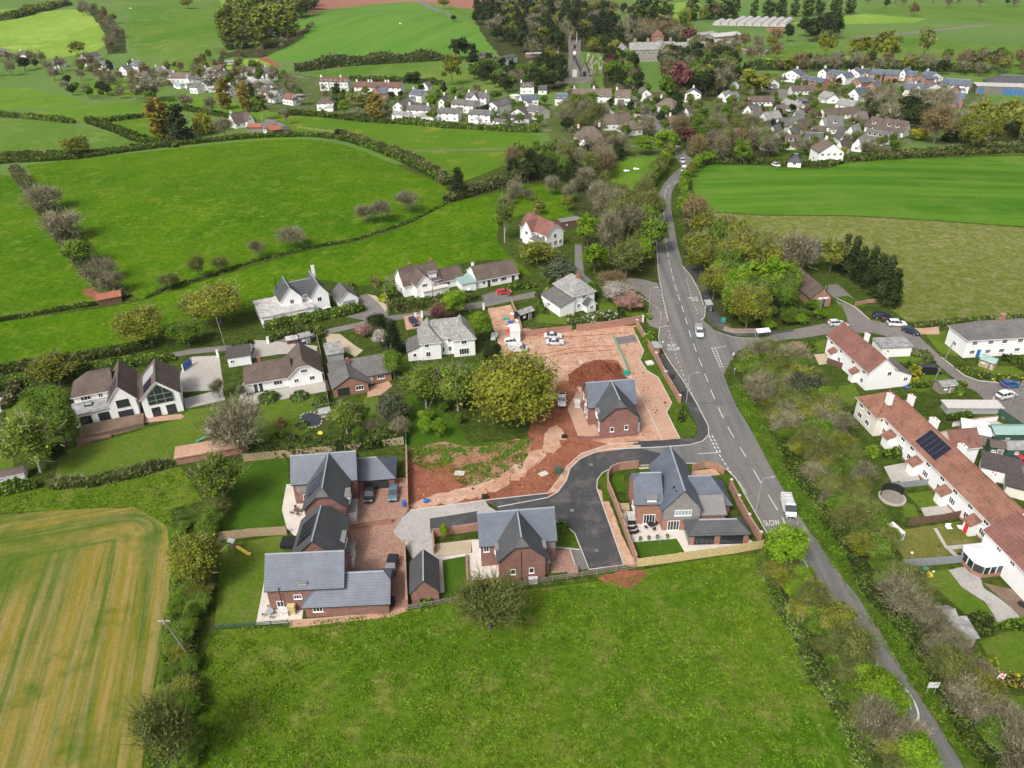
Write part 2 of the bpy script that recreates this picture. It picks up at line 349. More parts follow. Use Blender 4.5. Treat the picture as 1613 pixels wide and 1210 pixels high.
M['teal'] = plain('teal',(.24,.36,.32)); M['solar'] = plain('solar',(.012,.014,.028),.2,var=.1,spec=.6)
M['zinc'] = plain('zinc',(.20,.195,.19),.45,var=.08); M['felt'] = plain('felt',(.27,.265,.26),.9,var=.3,sc=.8)
M['palefelt'] = plain('palefelt',(.42,.41,.39),.9,var=.28,sc=.7); M['darkfelt'] = plain('darkfelt',(.08,.07,.068),.9,var=.25)
M['frame'] = plain('frame',(.80,.80,.79),.4,var=.02); M['darkframe'] = plain('darkframe',(.04,.042,.045),.4)
m,nt,b = newmat('glass'); b.inputs['Base Color'].default_value = (.025,.032,.04,1); b.inputs['Roughness'].default_value = .08; b.inputs['Specular IOR Level'].default_value = .9; M['glass'] = m
m,nt,b = newmat('paleglass'); b.inputs['Base Color'].default_value = (.30,.37,.38,1); b.inputs['Roughness'].default_value = .12; b.inputs['Specular IOR Level'].default_value = .8; M['paleglass'] = m
M['whitepaint'] = plain('whitepaint',(.58,.58,.56),.7,var=.34,sc=4); M['kerb'] = plain('kerb',(.50,.47,.44),.8,var=.1)
M['wood'] = plain('wood',(.36,.28,.17),.8,var=.2,sc=3); M['newwood'] = plain('newwood',(.50,.40,.20),.8,var=.15,sc=2)
M['oldwood'] = plain('oldwood',(.23,.20,.17),.9,var=.2,sc=3); M['brownwood'] = plain('brownwood',(.13,.08,.055),.9,var=.2,sc=3)
M['greyfence'] = plain('greyfence',(.23,.25,.27),.8,var=.12); M['greenpaint'] = plain('greenpaint',(.05,.10,.07),.6)
M['steel'] = plain('steel',(.38,.39,.40),.4,.3); M['black'] = plain('black',(.02,.02,.022),.6); M['tyre'] = plain('tyre',(.018,.018,.018),.8)
M['navy'] = plain('navy',(.03,.045,.085),.7); M['bluepanel'] = plain('bluepanel',(.03,.16,.42),.6); M['pot'] = plain('pot',(.42,.15,.09),.8)
M['mesh'] = plain('mesh',(.12,.34,.28),.8); M['greenplastic'] = plain('greenplastic',(.04,.30,.22),.6); M['orange'] = plain('orange',(.72,.28,.06),.6); M['yellow'] = plain('yellow',(.75,.55,.08),.6)
M['redplastic'] = plain('redplastic',(.6,.05,.04),.5); M['blueplastic'] = plain('blueplastic',(.04,.12,.40),.5); M['greybox'] = plain('greybox',(.32,.33,.33),.6)
M['dirt'] = ground('dirt',(.24,.082,.046),(.31,.115,.07),(.17,.06,.034),sa=.3,sc=1.0,fine=.4,bumpd=.4,fs=2)
for n,c in (('car_white',(.74,.74,.73)),('car_silver',(.6,.61,.62)),('car_black',(.015,.016,.02)),('car_navy',(.018,.03,.065)),('car_grey',(.07,.08,.09)),('car_red',(.5,.02,.03)),('car_blue',(.03,.10,.30)),('car_black_reflect',(.09,.15,.18))):  # last paint: black car with its bluish bonnet reflection put into the colour
    M[n] = paint(n,c)
# foliage
def L(n,a,b_,**k): M[n] = leaf(n,a,b_,**k)
L('lf_lime',(.16,.30,.018),(.26,.40,.035)); L('lf_green',(.11,.20,.022),(.18,.29,.04)); L('lf_grass',(.12,.24,.012),(.18,.30,.025)); L('lf_straw',(.22,.25,.06),(.30,.31,.10)); L('lf_olive',(.17,.20,.025),(.28,.30,.045))
L('lf_oak',(.20,.225,.03),(.29,.31,.045)); L('lf_dark',(.04,.062,.024),(.072,.10,.036)); L('lf_conifer',(.03,.048,.022),(.052,.075,.034))
L('lf_ley',(.035,.055,.02),(.075,.10,.035)); L('lf_greyev',(.085,.105,.06),(.13,.15,.09)); L('lf_twig',(.19,.175,.10),(.32,.30,.20),transl=.08)
L('lf_brown',(.22,.165,.08),(.30,.235,.12)); L('lf_budding',(.18,.205,.06),(.26,.29,.09)); L('lf_copper',(.17,.065,.07),(.25,.11,.11))
L('lf_blossom',(.50,.46,.42),(.66,.60,.58)); L('lf_willow',(.30,.31,.04),(.40,.38,.06)); L('lf_ginger',(.34,.25,.04),(.40,.32,.07))
L('lf_birch',(.15,.225,.03),(.23,.31,.05)); L('lf_hedge',(.10,.155,.028),(.155,.215,.042)); L('lf_hedgebrown',(.15,.14,.075),(.21,.195,.105))
L('lf_gold',(.40,.38,.03),(.52,.48,.06)); L('lf_pinkbl',(.45,.25,.22),(.55,.33,.30)); L('lf_poplar',(.20,.26,.035),(.28,.33,.05)); L('lf_field',(.09,.16,.03),(.13,.20,.05))
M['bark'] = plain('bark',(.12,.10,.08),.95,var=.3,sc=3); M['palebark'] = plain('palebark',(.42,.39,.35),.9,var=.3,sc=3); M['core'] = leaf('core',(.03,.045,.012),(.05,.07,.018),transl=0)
# ------------------------------------------------------------------ vegetation
def proj(x,y,z=0):
    d = Vector((x,y,z-HC)); t = d.dot(fw); return (806.5 + F*d.dot(RT)/t,605 - F*d.dot(UP)/t)
def rand_quads(C,s,asp=1.0,bias=None,bw=.6):
    n = len(C); N = nr.normal(size=(n,3)); N /= np.linalg.norm(N,axis=1)[:,None]
    if bias is not None: N = N*(1-bw) + bias*bw; N /= np.linalg.norm(N,axis=1)[:,None] + 1e-9
    A = nr.normal(size=(n,3)); A -= (A*N).sum(1)[:,None]*N; A /= np.linalg.norm(A,axis=1)[:,None]
    B = np.cross(N,A); a = A*s[:,None]; b = B*(s*asp)[:,None]
    return np.stack([C-a-b*.7,C+a*.8-b,C+a+b*.8,C-a*.7+b],1)
def slivers(P0,D,ln,wd):
    n = len(P0); D = D/np.linalg.norm(D,axis=1)[:,None]; A = nr.normal(size=(n,3)); A -= (A*D).sum(1)[:,None]*D; A /= np.linalg.norm(A,axis=1)[:,None]
    w = A*wd[:,None]; e = D*ln[:,None]
    return np.stack([P0-w,P0+w,P0+e+w*.4,P0+e-w*.4],1)
KIND = {  # width,crown bottom,materials (leaf,twig share),bark,description,shape
 'dome': (9.0,.04,'lf_oak',.05,'bark','broad olive tree','dome'),
 'oak': (9.0,.13,'lf_oak',.10,'bark','broad olive-green tree coming into leaf','round'),
 'olive': (7.2,.15,'lf_olive',.12,'bark','rounded olive-green tree','round'),
 'green': (7.0,.14,'lf_green',.05,'bark','bushy mid-green tree','round'),
 'lime': (6.6,.12,'lf_lime',.03,'bark','bright lime-green tree','round'),
 'dark': (8.0,.06,'lf_dark',.0,'bark','dark evergreen round-headed tree','round'),
 'greyev': (7.0,.16,'lf_greyev',.05,'bark','grey-green evergreen tree','round'),
 'conifer': (5.4,.04,'lf_conifer',.0,'bark','dark pointed conifer','cone'),
 'ley': (4.0,.03,'lf_ley',.0,'bark','dark green cypress','cone'),
 'poplar': (4.0,.06,'lf_poplar',.08,'bark','tall yellow-green poplar','column'),
 'gpoplar': (3.8,.06,'lf_field',.06,'bark','narrow green poplar','column'),
 'ginger': (4.6,.08,'lf_ginger',.06,'bark','tall ginger-leaved poplar','column'),
 'bare': (8.6,.10,'lf_twig',.85,'bark','leafless grey twiggy tree','round'),
 'barer': (8.6,.16,'lf_twig',.97,'bark','small bare tree with dark crooked limbs','round'),
 'brown': (7.6,.10,'lf_brown',.60,'bark','brown budding tree','round'),
 'budding': (7.6,.10,'lf_budding',.50,'bark','pale budding twiggy tree','round'),
 'copper': (7.0,.08,'lf_copper',.03,'bark','copper-purple beech','round'),
 'blossom': (6.6,.12,'lf_blossom',.25,'bark','tree in white blossom','round'),
 'pinkbl': (6.6,.1,'lf_pinkbl',.15,'bark','pink blossoming tree','round'),
 'willow': (7.6,.05,'lf_willow',.05,'bark','yellow weeping willow','weep'),
 'birch': (6.0,.16,'lf_birch',.12,'palebark','light green birch with a pale trunk','birch'),
 'gold': (7.0,.05,'lf_gold',.0,'bark','golden-yellow leafy tree','round'),
}
CAT = {k: ('conifer' if k in ('conifer','ley') else 'tree') for k in KIND}
def crown_shape(shape,n,W,zb):
    out = []; R = W/2; zc = (10+zb)/2; rz = (10-zb)/2
    LB = []
    if shape in ('round','birch','dome'):
        for _ in range(34 if shape == 'dome' else 15 if n > 60 else 10):
            ph = rng.uniform(0,6.283); ct = rng.uniform(-.7,.95); st = math.sqrt(1-ct*ct); k = rng.uniform(.38,.6); LB.append((R*k*st*math.cos(ph),R*k*st*math.sin(ph),zc+rz*k*ct,W*rng.uniform(.12,.19)))
    lob = [(rng.uniform(0,6.28),rng.uniform(-.5,.9),rng.uniform(.82,1.08)) for _ in range(9)]
    while len(out) < n:
        if LB and rng.random() < .82:
            c = LB[len(out) % len(LB)]; ph = rng.uniform(0,6.283); ct = rng.uniform(-.45,1); st = math.sqrt(1-ct*ct); x,y,z = c[0]+c[3]*st*math.cos(ph),c[1]+c[3]*st*math.sin(ph),min(9.8,c[2]+c[3]*ct*.9)
            if shape == 'birch': s = 1-.55*max(0,(z-zc)/rz); x *= s; y *= s
        elif shape in ('round','birch','weep','dome'):
            ph = rng.uniform(0,6.283); ct = rng.uniform(-.75,1); r = rng.uniform(.35,.92)**.55
            st = math.sqrt(1-ct*ct); k = 1.0
            for lp,lz,la in lob:
                dd = math.cos(ph-lp)*st*math.sqrt(1-lz*lz) + ct*lz
                if dd > .75: k *= 1 + (la-1)*(dd-.75)*4
            r *= k*.9; x,y,z = R*r*st*math.cos(ph),R*r*st*math.sin(ph),zc+rz*r*ct
            if shape == 'birch': s = 1-.55*max(0,(z-zc)/rz); x *= s; y *= s
        elif shape == 'cone':
            u = rng.random()**.7; z = zb + (10-zb)*(1-u)*.97; rr = R*(u*.92+.03)*rng.uniform(.45,1); ph = rng.uniform(0,6.283); x,y = rr*math.cos(ph),rr*math.sin(ph); z -= rr*.18
        else:
            u = rng.random(); z = zb+(10-zb)*u*.95; prof = min(1,.55+u*2.2)*math.sqrt(max(0.02,1-(max(0,u-.45)/.58)**2)); rr = R*prof*rng.uniform(.4,.9); ph = rng.uniform(0,6.283); x,y = rr*math.cos(ph),rr*math.sin(ph)
        out.append((x,y,z))
    return np.array(out)
PROTO = {}
def tree_proto(kind,lod,var):
    key = (kind,lod,var)
    if key in PROTO: return PROTO[key]
    W,zb,lf,tw,bark,_,shape = KIND[kind]; zb *= 10
    nl,ls,nc = ((9500,.27,150),(3200,.42,90),(1000,.78,46))[lod]
    if shape in ('cone','column'): nc = int(nc*1.3); ls *= .85
    if shape == 'dome': nl = int(nl*1.9); nc = 240
    C = crown_shape(shape,nc,W,zb); cr = W*(.072 if shape in ('round','birch','weep') else .10)
    # trunk and limbs
    mb = MB(); tr = {'round': .22,'dome': .24,'birch': .13,'weep': .25,'cone': .2,'column': .22}[shape]; seg = 5 if lod else 7
    lean = Vector((rng.uniform(-.35,.35),rng.uniform(-.35,.35),0)); top = Vector((lean.x,lean.y,5.2 if shape == 'round' else 8.6))
    ncut = 4; prev = Vector((0,0,-.4)); pr = tr*1.35
    for i in range(1,ncut+1):
        q = Vector((lean.x*i/ncut + rng.uniform(-.08,.08),lean.y*i/ncut + rng.uniform(-.08,.08),top.z*i/ncut)); r = tr*(1-.72*i/ncut)
        mb.tube(prev,q,pr,r,seg,cap=False); prev,pr = q,r
    if shape in ('round','birch','weep') and lod < 2:
        idx = list(range(len(C))); rng.shuffle(idx)
        for j in idx[:(34 if kind in ('bare','barer','brown','budding') else 18)]:
            c = Vector(C[j]); z0 = max(1.6,min(top.z*.95,c.z*rng.uniform(.35,.6))); s = Vector((lean.x*z0/top.z,lean.y*z0/top.z,z0)); m_ = s.lerp(c,.5) + Vector((rng.uniform(-.4,.4),rng.uniform(-.4,.4),rng.uniform(0,.5)))
            mb.tube(s,m_,tr*.34,tr*.2,4,cap=False); mb.tube(m_,c,tr*.2,tr*.07,4,cap=False)
    trunk = mb.mesh('trunk',M[bark])
    # leaves
    ntw = int(nl*tw); nlf = nl-ntw; Q = []; mi = []
    cen = np.array([0,0,(10+zb)/2])
    if nlf:
        if shape == 'birch': nlf = int(nlf*.7)
        ci = nr.randint(0,nc,nlf); off = np.clip(nr.normal(size=(nlf,3)),-1.7,1.7)*cr*np.array([1,1,.72]); p = C[ci]+off
        o = p-cen; o /= np.linalg.norm(o,axis=1)[:,None]+1e-6; o[:,2] += .45
        s = ls*.5*nr.uniform(.6,1.35,nlf)
        if shape == 'weep':
            D = np.tile(np.array([[0,0,-1.]]),(nlf,1)) + nr.normal(size=(nlf,3))*.12; Q.append(slivers(p,D,ls*3*nr.uniform(.5,1.3,nlf),ls*.28*np.ones(nlf)))
        elif shape == 'cone':
            o2 = p*np.array([1,1,0]); o2 /= np.linalg.norm(o2,axis=1)[:,None]+1e-6; o2[:,2] = .9; Q.append(rand_quads(p,s*1.05,.75,o2,.55))
        else: Q.append(rand_quads(p,s,.8,o,.45))
        mi.append(np.zeros(nlf))
    if ntw:
        k = (.42,.9,.9)[lod]
        n2 = int(ntw*k); ci = nr.randint(0,nc,n2); off = nr.normal(size=(n2,3))*cr*1.15; p = C[ci]+off
        base = np.array([lean.x*.5,lean.y*.5,max(1.5,zb+.8)]); D = p-base; D /= np.linalg.norm(D,axis=1)[:,None]+1e-6; D += nr.normal(size=(n2,3))*.45
        wd = (.034,.045,.075)[lod]; Q.append(slivers(p,D,nr.uniform(.6,2.0,n2),wd*nr.uniform(.6,1.5,n2))); mi.append(np.ones(n2))
    V = np.concatenate(Q); mi = np.concatenate(mi)
    # keep off the ground
    keep = V[:,:,2].min(1) > .15; V,mi = V[keep],mi[keep]
    twig = {'brown': 'lf_brown','budding': 'lf_budding','blossom': 'lf_twig'}.get(kind,'lf_twig')
    crown = quads_mesh('crown',V,[M[lf],M[twig]],mi)
    PROTO[key] = (trunk,crown,W); return PROTO[key]
PENDING = []   # (object,description,place,px)
def later(o,desc,place,x,y,grp=None): PENDING.append((o,desc,place,proj(x,y)[0],grp))
NT = [0]
def tree_at(kind,x,y,H,W=None,place='',lod=None,label=None):
    d = dist(x,y); l = lod if lod is not None else (0 if d < 215 else 1 if d < 430 else 2)
    tr,cr,w0 = tree_proto(kind,l,rng.randint(0,2 if l else 1)); NT[0] += 1
    s = H/10; sw = (W/w0) if W else s
    e = empty('bush' if H < 2.6 else {'conifer': 'conifer_tree','ley': 'cypress_tree','poplar': 'poplar_tree','gpoplar': 'poplar_tree','ginger': 'poplar_tree','willow': 'willow_tree','birch': 'birch_tree','copper': 'beech_tree','oak': 'oak_tree'}.get(kind,'tree'),(x,y,hgt(x,y)),rng.uniform(0,6.28))
    e.scale = (sw,sw,s); mobj('trunk',tr,e); mobj('crown',cr,e)
    e['category'] = CAT[kind] if H >= 2.6 else 'bush'
    if label: e['label'] = label
    else: later(e,KIND[kind][5] if H >= 2.6 else KIND[kind][5].replace('tree','bush'),place,x,y,'trees ' + place)
    return e
def T(kind,cx,by,w,h,place='',label=None,lod=None):
    x,y = P(cx,by); phi = math.atan2(HC,math.hypot(x,y)); f = F/dist(x,y)*1.02
    W = w/f; vis = W*.75*math.sin(phi)
    H = max(h*.55,h - vis*f*.55)/(f*math.cos(phi)); H = max(1.2,H)
    zb = KIND[kind][1]*H; back = max(0,W*.5*math.sin(phi)-zb*math.cos(phi))/math.sin(phi)*.6 if phi > .1 else 0
    r = math.hypot(x,y); return tree_at(kind,x*(1+back/r),y*(1+back/r),H,W,place,lod,label)
def inpoly(x,y,pl):
    c = False; j = len(pl)-1
    for i in range(len(pl)):
        if (pl[i][1] > y) != (pl[j][1] > y) and x < (pl[j][0]-pl[i][0])*(y-pl[i][1])/(pl[j][1]-pl[i][1])+pl[i][0]: c = not c
        j = i
    return c
TAKEN = []
def scatter(poly,n,mixk,hr,place,gap=4.0,wr=(.75,1.15)):
    pl = [P(*p) for p in poly]; xs = [p[0] for p in pl]; ys = [p[1] for p in pl]; got = []; tries = 0
    while len(got) < n and tries < n*60:
        tries += 1; x,y = rng.uniform(min(xs),max(xs)),rng.uniform(min(ys),max(ys))
        if not inpoly(x,y,pl): continue
        if any((x-a)**2+(y-b)**2 < gap*gap for a,b in got) or any((x-a)**2+(y-b)**2 < r*r for a,b,r in TAKEN): continue
        got.append((x,y)); k = rng.choices([m_[0] for m_ in mixk],[m_[1] for m_ in mixk])[0]
        H = rng.uniform(*hr)*(1.25 if k in ('conifer','poplar','ginger','gpoplar') else 1)
        tree_at(k,x,y,H,KIND[k][0]*H/10*rng.uniform(*wr),place)
    return got
def row(pts,sp,mixk,hr,place,jit=.25,wr=(.8,1.2),side=0):
    pl = [P(*p) for p in pts]; acc = 0
    for (ax,ay),(bx,by) in zip(pl,pl[1:]):
        L_ = math.hypot(bx-ax,by-ay); t = acc
        while t < L_:
            x = ax+(bx-ax)*t/L_+rng.uniform(-jit,jit)*sp; y = ay+(by-ay)*t/L_+rng.uniform(-jit,jit)*sp
            k = rng.choices([m_[0] for m_ in mixk],[m_[1] for m_ in mixk])[0]; H = rng.uniform(*hr)
            if not any((x-a)**2+(y-b)**2 < r*r for a,b,r in TAKEN): tree_at(k,x,y,H,KIND[k][0]*H/10*rng.uniform(*wr),place)
            t += sp*rng.uniform(.75,1.3)
        acc = t-L_
def resample(pl,step):
    out = [pl[0]]
    for (ax,ay),(bx,by) in zip(pl,pl[1:]):
        L_ = math.hypot(bx-ax,by-ay); k = max(1,int(L_/step))
        for i in range(1,k+1): out.append((ax+(bx-ax)*i/k,ay+(by-ay)*i/k))
    return out
def hedge(pts,w,h,label,mats=('lf_hedge','lf_green'),mixf=.35,jit=.25,world_pts=False,dens=1.0,name='hedge',cat='hedge',twig=0.0,group=None):
    pl = pts if world_pts else [P(*p) for p in pts]; pl = resample(pl,max(1.2,w*.8)); n = len(pl)
    dm = min(dist(x,y) for x,y in pl); ls = max(.24,dm*.0029)
    mb = MB(); cross = []
    for i,(x,y) in enumerate(pl):
        a = pl[max(0,i-1)]; b = pl[min(n-1,i+1)]; dx,dy = b[0]-a[0],b[1]-a[1]; L_ = math.hypot(dx,dy) or 1; nx,ny = -dy/L_,dx/L_
        k = 1+rng.uniform(-jit,jit); hh = h*k*.86; ww = w*.5*(1+rng.uniform(-jit,jit)*.8)*.86; z0 = hgt(x,y)
        if i in (0,n-1): hh *= .6; ww *= .6
        cross.append([(x+nx*ww,y+ny*ww,z0-.2),(x+nx*ww*.95,y+ny*ww*.95,z0+hh*.7),(x+nx*ww*.5,y+ny*ww*.5,z0+hh),(x-nx*ww*.5,y-ny*ww*.5,z0+hh*.97),(x-nx*ww*.95,y-ny*ww*.95,z0+hh*.7),(x-nx*ww,y-ny*ww,z0-.2)])
    V = []; MI = []
    for i in range(n-1):
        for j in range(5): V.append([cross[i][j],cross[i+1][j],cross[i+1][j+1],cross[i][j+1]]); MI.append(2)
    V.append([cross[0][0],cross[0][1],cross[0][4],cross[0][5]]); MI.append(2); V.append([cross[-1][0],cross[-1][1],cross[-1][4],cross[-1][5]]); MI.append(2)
    V = np.array(V); tot = sum(math.hypot(pl[i+1][0]-pl[i][0],pl[i+1][1]-pl[i][1]) for i in range(n-1))
    cnt = int(tot*(w+1.8*h)/(ls*ls)*1.5*dens); cnt = min(cnt,26000)
    CR = np.array(cross); ii = nr.randint(0,n-1,cnt); tt = nr.random_sample(cnt)[:,None]; jj = nr.choice([0,1,2,3,4],cnt,p=[.24,.16,.2,.16,.24]); uu = nr.random_sample(cnt)[:,None]
    q0 = CR[ii,jj]*(1-uu)+CR[ii,jj+1]*uu; q1 = CR[ii+1,jj]*(1-uu)+CR[ii+1,jj+1]*uu; p = q0*(1-tt)+q1*tt
    ctr = (CR[ii].mean(1)+CR[ii+1].mean(1))/2; o = p-ctr; o /= np.linalg.norm(o,axis=1)[:,None]+1e-6; p = p+o*nr.uniform(-.1,.35,cnt)[:,None]*min(1.,h*.4); p[:,2] += nr.normal(size=cnt)*.06*h
    o[:,2] += .35; Q = rand_quads(p,ls*.5*nr.uniform(.6,1.4,cnt),.8,o,.4); mi = (nr.random_sample(cnt) < mixf).astype(int)
    if twig:
        k = int(cnt*twig); D = o[:k]+nr.normal(size=(k,3))*.5; Q[:k] = slivers(p[:k],D,nr.uniform(.4,1.2,k),max(.03,ls*.1)*np.ones(k)); mi[:k] = 3
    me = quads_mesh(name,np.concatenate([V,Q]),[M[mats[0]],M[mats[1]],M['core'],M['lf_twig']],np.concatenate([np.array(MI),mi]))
    o_ = mobj(name,me); tag(o_,label,cat,group); return o_
def mound(cx,by,w,h,label,mats=('lf_hedge','lf_green'),name='shrub',cat='shrub',mixf=.4,twig=0.0,group=None):
    x,y = P(cx,by); f = F/dist(x,y); W = w/f; phi = math.atan2(HC,math.hypot(x,y)); H = max(.5,(h/f-W*.5*math.sin(phi))/math.cos(phi)); H = max(H,W*.35)
    y += W*.35; n = int(min(3500,2.6*W*(W+2*H)/max(.22,dist(x,y)*.0028)**2)); ls = max(.22,dist(x,y)*.0028)
    N = nr.normal(size=(n,3)); N /= np.linalg.norm(N,axis=1)[:,None]; N[:,2] = np.abs(N[:,2])*1.0
    lump = 1+.13*np.sin(N[:,0]*7+cx)*np.cos(N[:,1]*6+by)+.08*np.sin(N[:,2]*9)
    p = N*np.array([W/2,W/2,H])*(lump*nr.uniform(.62,1.0,n)**.5)[:,None]*.95; b = N.copy(); b[:,2] += .3
    Q = rand_quads(p,ls*.5*nr.uniform(.6,1.4,n),.8,b,.5); mi = (nr.random_sample(n) < mixf).astype(int)
    if twig:
        k = int(n*twig); Q[:k] = slivers(p[:k]*.8,b[:k]+nr.normal(size=(k,3))*.3,nr.uniform(.4,1.0,k),max(.025,ls*.09)*np.ones(k)); mi[:k] = 2
    me = quads_mesh(name,Q,[M[mats[0]],M[mats[1]],M['lf_twig']],mi); o = mobj(name,me,loc=(x,y,hgt(x,y))); tag(o,label,cat,group)
    return o
# ------------------------------------------------------------------ buildings
def map_uv(x0,x1,y0,y1,ax):
    if ax == 'x': return (x1-x0)/2,(y1-y0)/2,lambda u,v,z: ((x0+x1)/2+u,(y0+y1)/2+v,z)
    return (y1-y0)/2,(x1-x0)/2,lambda u,v,z: ((x0+x1)/2-v,(y0+y1)/2+u,z)
def roof_mb(w,mb,oh=.4,t=.16,m=0,rm=1):
    x0,x1,y0,y1,e,r = w['b'][0],w['b'][1],w['b'][2],w['b'][3],w['e'],w['r']; ty = w.get('t','gable')
    if ty == 'flat':
        mb.box(x0-.25,y0-.25,e-.02,x1+.25,y1+.25,e+.22,m); return
    if ty in ('mono','monoN','monoE','monoW'):
        lo,hi = e,r; X0,X1,Y0,Y1 = x0-.25,x1+.25,y0-.25,y1+.25
        z = {'mono': lambda x,y: lo if y < (y0+y1)/2 else hi,'monoN': lambda x,y: hi if y < (y0+y1)/2 else lo,'monoE': lambda x,y: hi if x < (x0+x1)/2 else lo,'monoW': lambda x,y: lo if x < (x0+x1)/2 else hi}[ty]
        mb.shell([[(X0,Y0,z(X0,Y0)+.03),(X1,Y0,z(X1,Y0)+.03),(X1,Y1,z(X1,Y1)+.03),(X0,Y1,z(X0,Y1)+.03)]],.16,m); return
    A,B,f = map_uv(x0,x1,y0,y1,w.get('ax','x')); sl = (r-e)/B; ze = e-oh*sl; V = B+oh
    en = w.get('ends') or (ty,ty); polys = []; se = []
    for s,k in ((-1,en[0]),(1,en[1])):
        L_ = A+(oh*.6 if k == 'gable' else oh)
        if k == 'gable': se.append((s,L_,None,0))
        else:
            zh = e+(r-e)*.68 if k == 'half' else ze; vh = (r-zh)/sl; ins = vh*(1.0 if k == 'half' else 1.0)
            se.append((s,L_,zh,(vh,ins)))
    def side(sv):
        pts = []
        s,L_,zh,q = se[0]; pts.append((s*L_,sv*V,ze))
        s2,L2,zh2,q2 = se[1]; pts.append((s2*L2,sv*V,ze))
        if zh2 is not None:
            if q2[0] < V-1e-6: pts.append((s2*L2,sv*q2[0],zh2))
            pts.append((s2*(L2-q2[1]),0,r))
        else: pts.append((s2*L2,0,r))
        if zh is not None:
            pts.append((s*(L_-q[1]),0,r))
            if q[0] < V-1e-6: pts.append((s*L_,sv*q[0],zh))
        else: pts.append((s*L_,0,r))
        return pts if sv < 0 else pts[::-1]
    P_ = [side(-1),side(1)]
    for s,L_,zh,q in se:
        if zh is not None:
            tri = [(s*L_,-q[0],zh),(s*L_,q[0],zh),(s*(L_-q[1]),0,r)]
            P_.append(tri if s > 0 else tri[::-1])
    mb.shell([[f(*p) for p in pl] for pl in P_],t,m,w.get('em',2))
    a = se[0][0]*(se[0][1]-(se[0][3][1] if se[0][2] is not None else 0)); b = se[1][0]*(se[1][1]-(se[1][3][1] if se[1][2] is not None else 0))
    mb.tube(f(a,0,r-.02),f(b,0,r-.02),.13,.13,5,rm)
def wall_mb(w,mb,m=0):
    x0,x1,y0,y1,e,r = *w['b'][:4],w['e'],w['r']; ty = w.get('t','gable'); d = .5; z0 = w.get('z0',-1.2)
    if ty == 'flat': mb.box(x0,y0,z0,x1,y1,e,m); return
    if ty.startswith('mono'):
        lo,hi = e-.1,r-.1
        z = {'mono': lambda x,y: lo if y == y0 else hi,'monoN': lambda x,y: hi if y == y0 else lo,'monoE': lambda x,y: hi if x == x0 else lo,'monoW': lambda x,y: lo if x == x0 else hi}[ty]
        c = [(x0,y0),(x1,y0),(x1,y1),(x0,y1)]
        for i in range(4):
            a,b = c[i],c[(i+1) % 4]; mb.poly([(*a,z0),(*b,z0),(*b,z(*b)),(*a,z(*a))],m)
        return
    A,B,f = map_uv(x0,x1,y0,y1,w.get('ax','x')); sl = (r-e)/B; en = w.get('ends') or (ty,ty); k = .09; E_ = e-k
    for sv in (-1,1):
        p = [(-A,sv*B,z0),(A,sv*B,z0),(A,sv*B,E_),(-A,sv*B,E_)]; p = [f(*q) for q in p]; mb.poly(p if sv < 0 else p[::-1],m)
    for s,ee in ((-1,en[0]),(1,en[1])):
        if ee == 'gable': p = [(s*A,-B,z0),(s*A,B,z0),(s*A,B,E_),(s*A,0,r-k),(s*A,-B,E_)]
        elif ee == 'half':
            zh = e+(r-e)*.68-.14; vh = (r-k-zh)/sl; p = [(s*A,-B,z0),(s*A,B,z0),(s*A,B,E_),(s*A,vh,zh),(s*A,-vh,zh),(s*A,-B,E_)]
        else: p = [(s*A,-B,z0),(s*A,B,z0),(s*A,B,E_),(s*A,-B,E_)]
        p = [f(*q) for q in p]; mb.poly(p if s > 0 else p[::-1],m)
WC = {}
def win_mesh(w,h,n,fr,near,glass):
    key = (round(w,1),round(h,1),n,fr,near,glass)
    if key in WC: return WC[key]
    w,h = key[0],key[1]; a = MB(); p = MB()
    if near:
        t = .09; a.box(-w/2,-.07,0,w/2,.05,t); a.box(-w/2,-.07,h-t,w/2,.05,h); a.box(-w/2,-.07,t,-w/2+t,.05,h-t); a.box(w/2-t,-.07,t,w/2,.05,h-t)
        for i in range(1,n): x = -w/2+w*i/n; a.box(x-t*.35,-.06,t,x+t*.35,.05,h-t)
        a.box(-w/2-.06,-.13,-.08,w/2+.06,.05,-.002)
        p.box(-w/2+t,-.03,t,w/2-t,.04,h-t)
        r = (a.mesh('window',M[fr]),p.mesh('pane',M[glass]))
    else:
        t = .12; a.box(-w/2,-.05,0,w/2,.04,h,0); k = (w-t*(n+1))/n
        for i in range(n): x = -w/2+t+i*(k+t); a.box(x,-.08,t,x+k,-.051,h-t,1)
        r = (a.mesh('window',[M[fr],M[glass]]),None)
    WC[key] = r; return r
SIDE = {'S': (0,-1),'N': (0,1),'E': (1,0),'W': (-1,0)}
def add_win(root,w,side,u,z,ww,hh,n=2,fr='frame',near=True,glass='glass',name='window'):
    x0,x1,y0,y1 = w['b'][:4]
    if side == 'S': loc,rz = (x0+u,y0,z),0
    elif side == 'N': loc,rz = (x1-u,y1,z),math.pi
    elif side == 'E': loc,rz = (x1,y0+u,z),math.pi/2
    else: loc,rz = (x0,y1-u,z),-math.pi/2
    f,p = win_mesh(ww,hh,n,fr,near,glass); o = mobj(name,f,root,loc,rz)
    if p: mobj('pane',p,o)
    return o
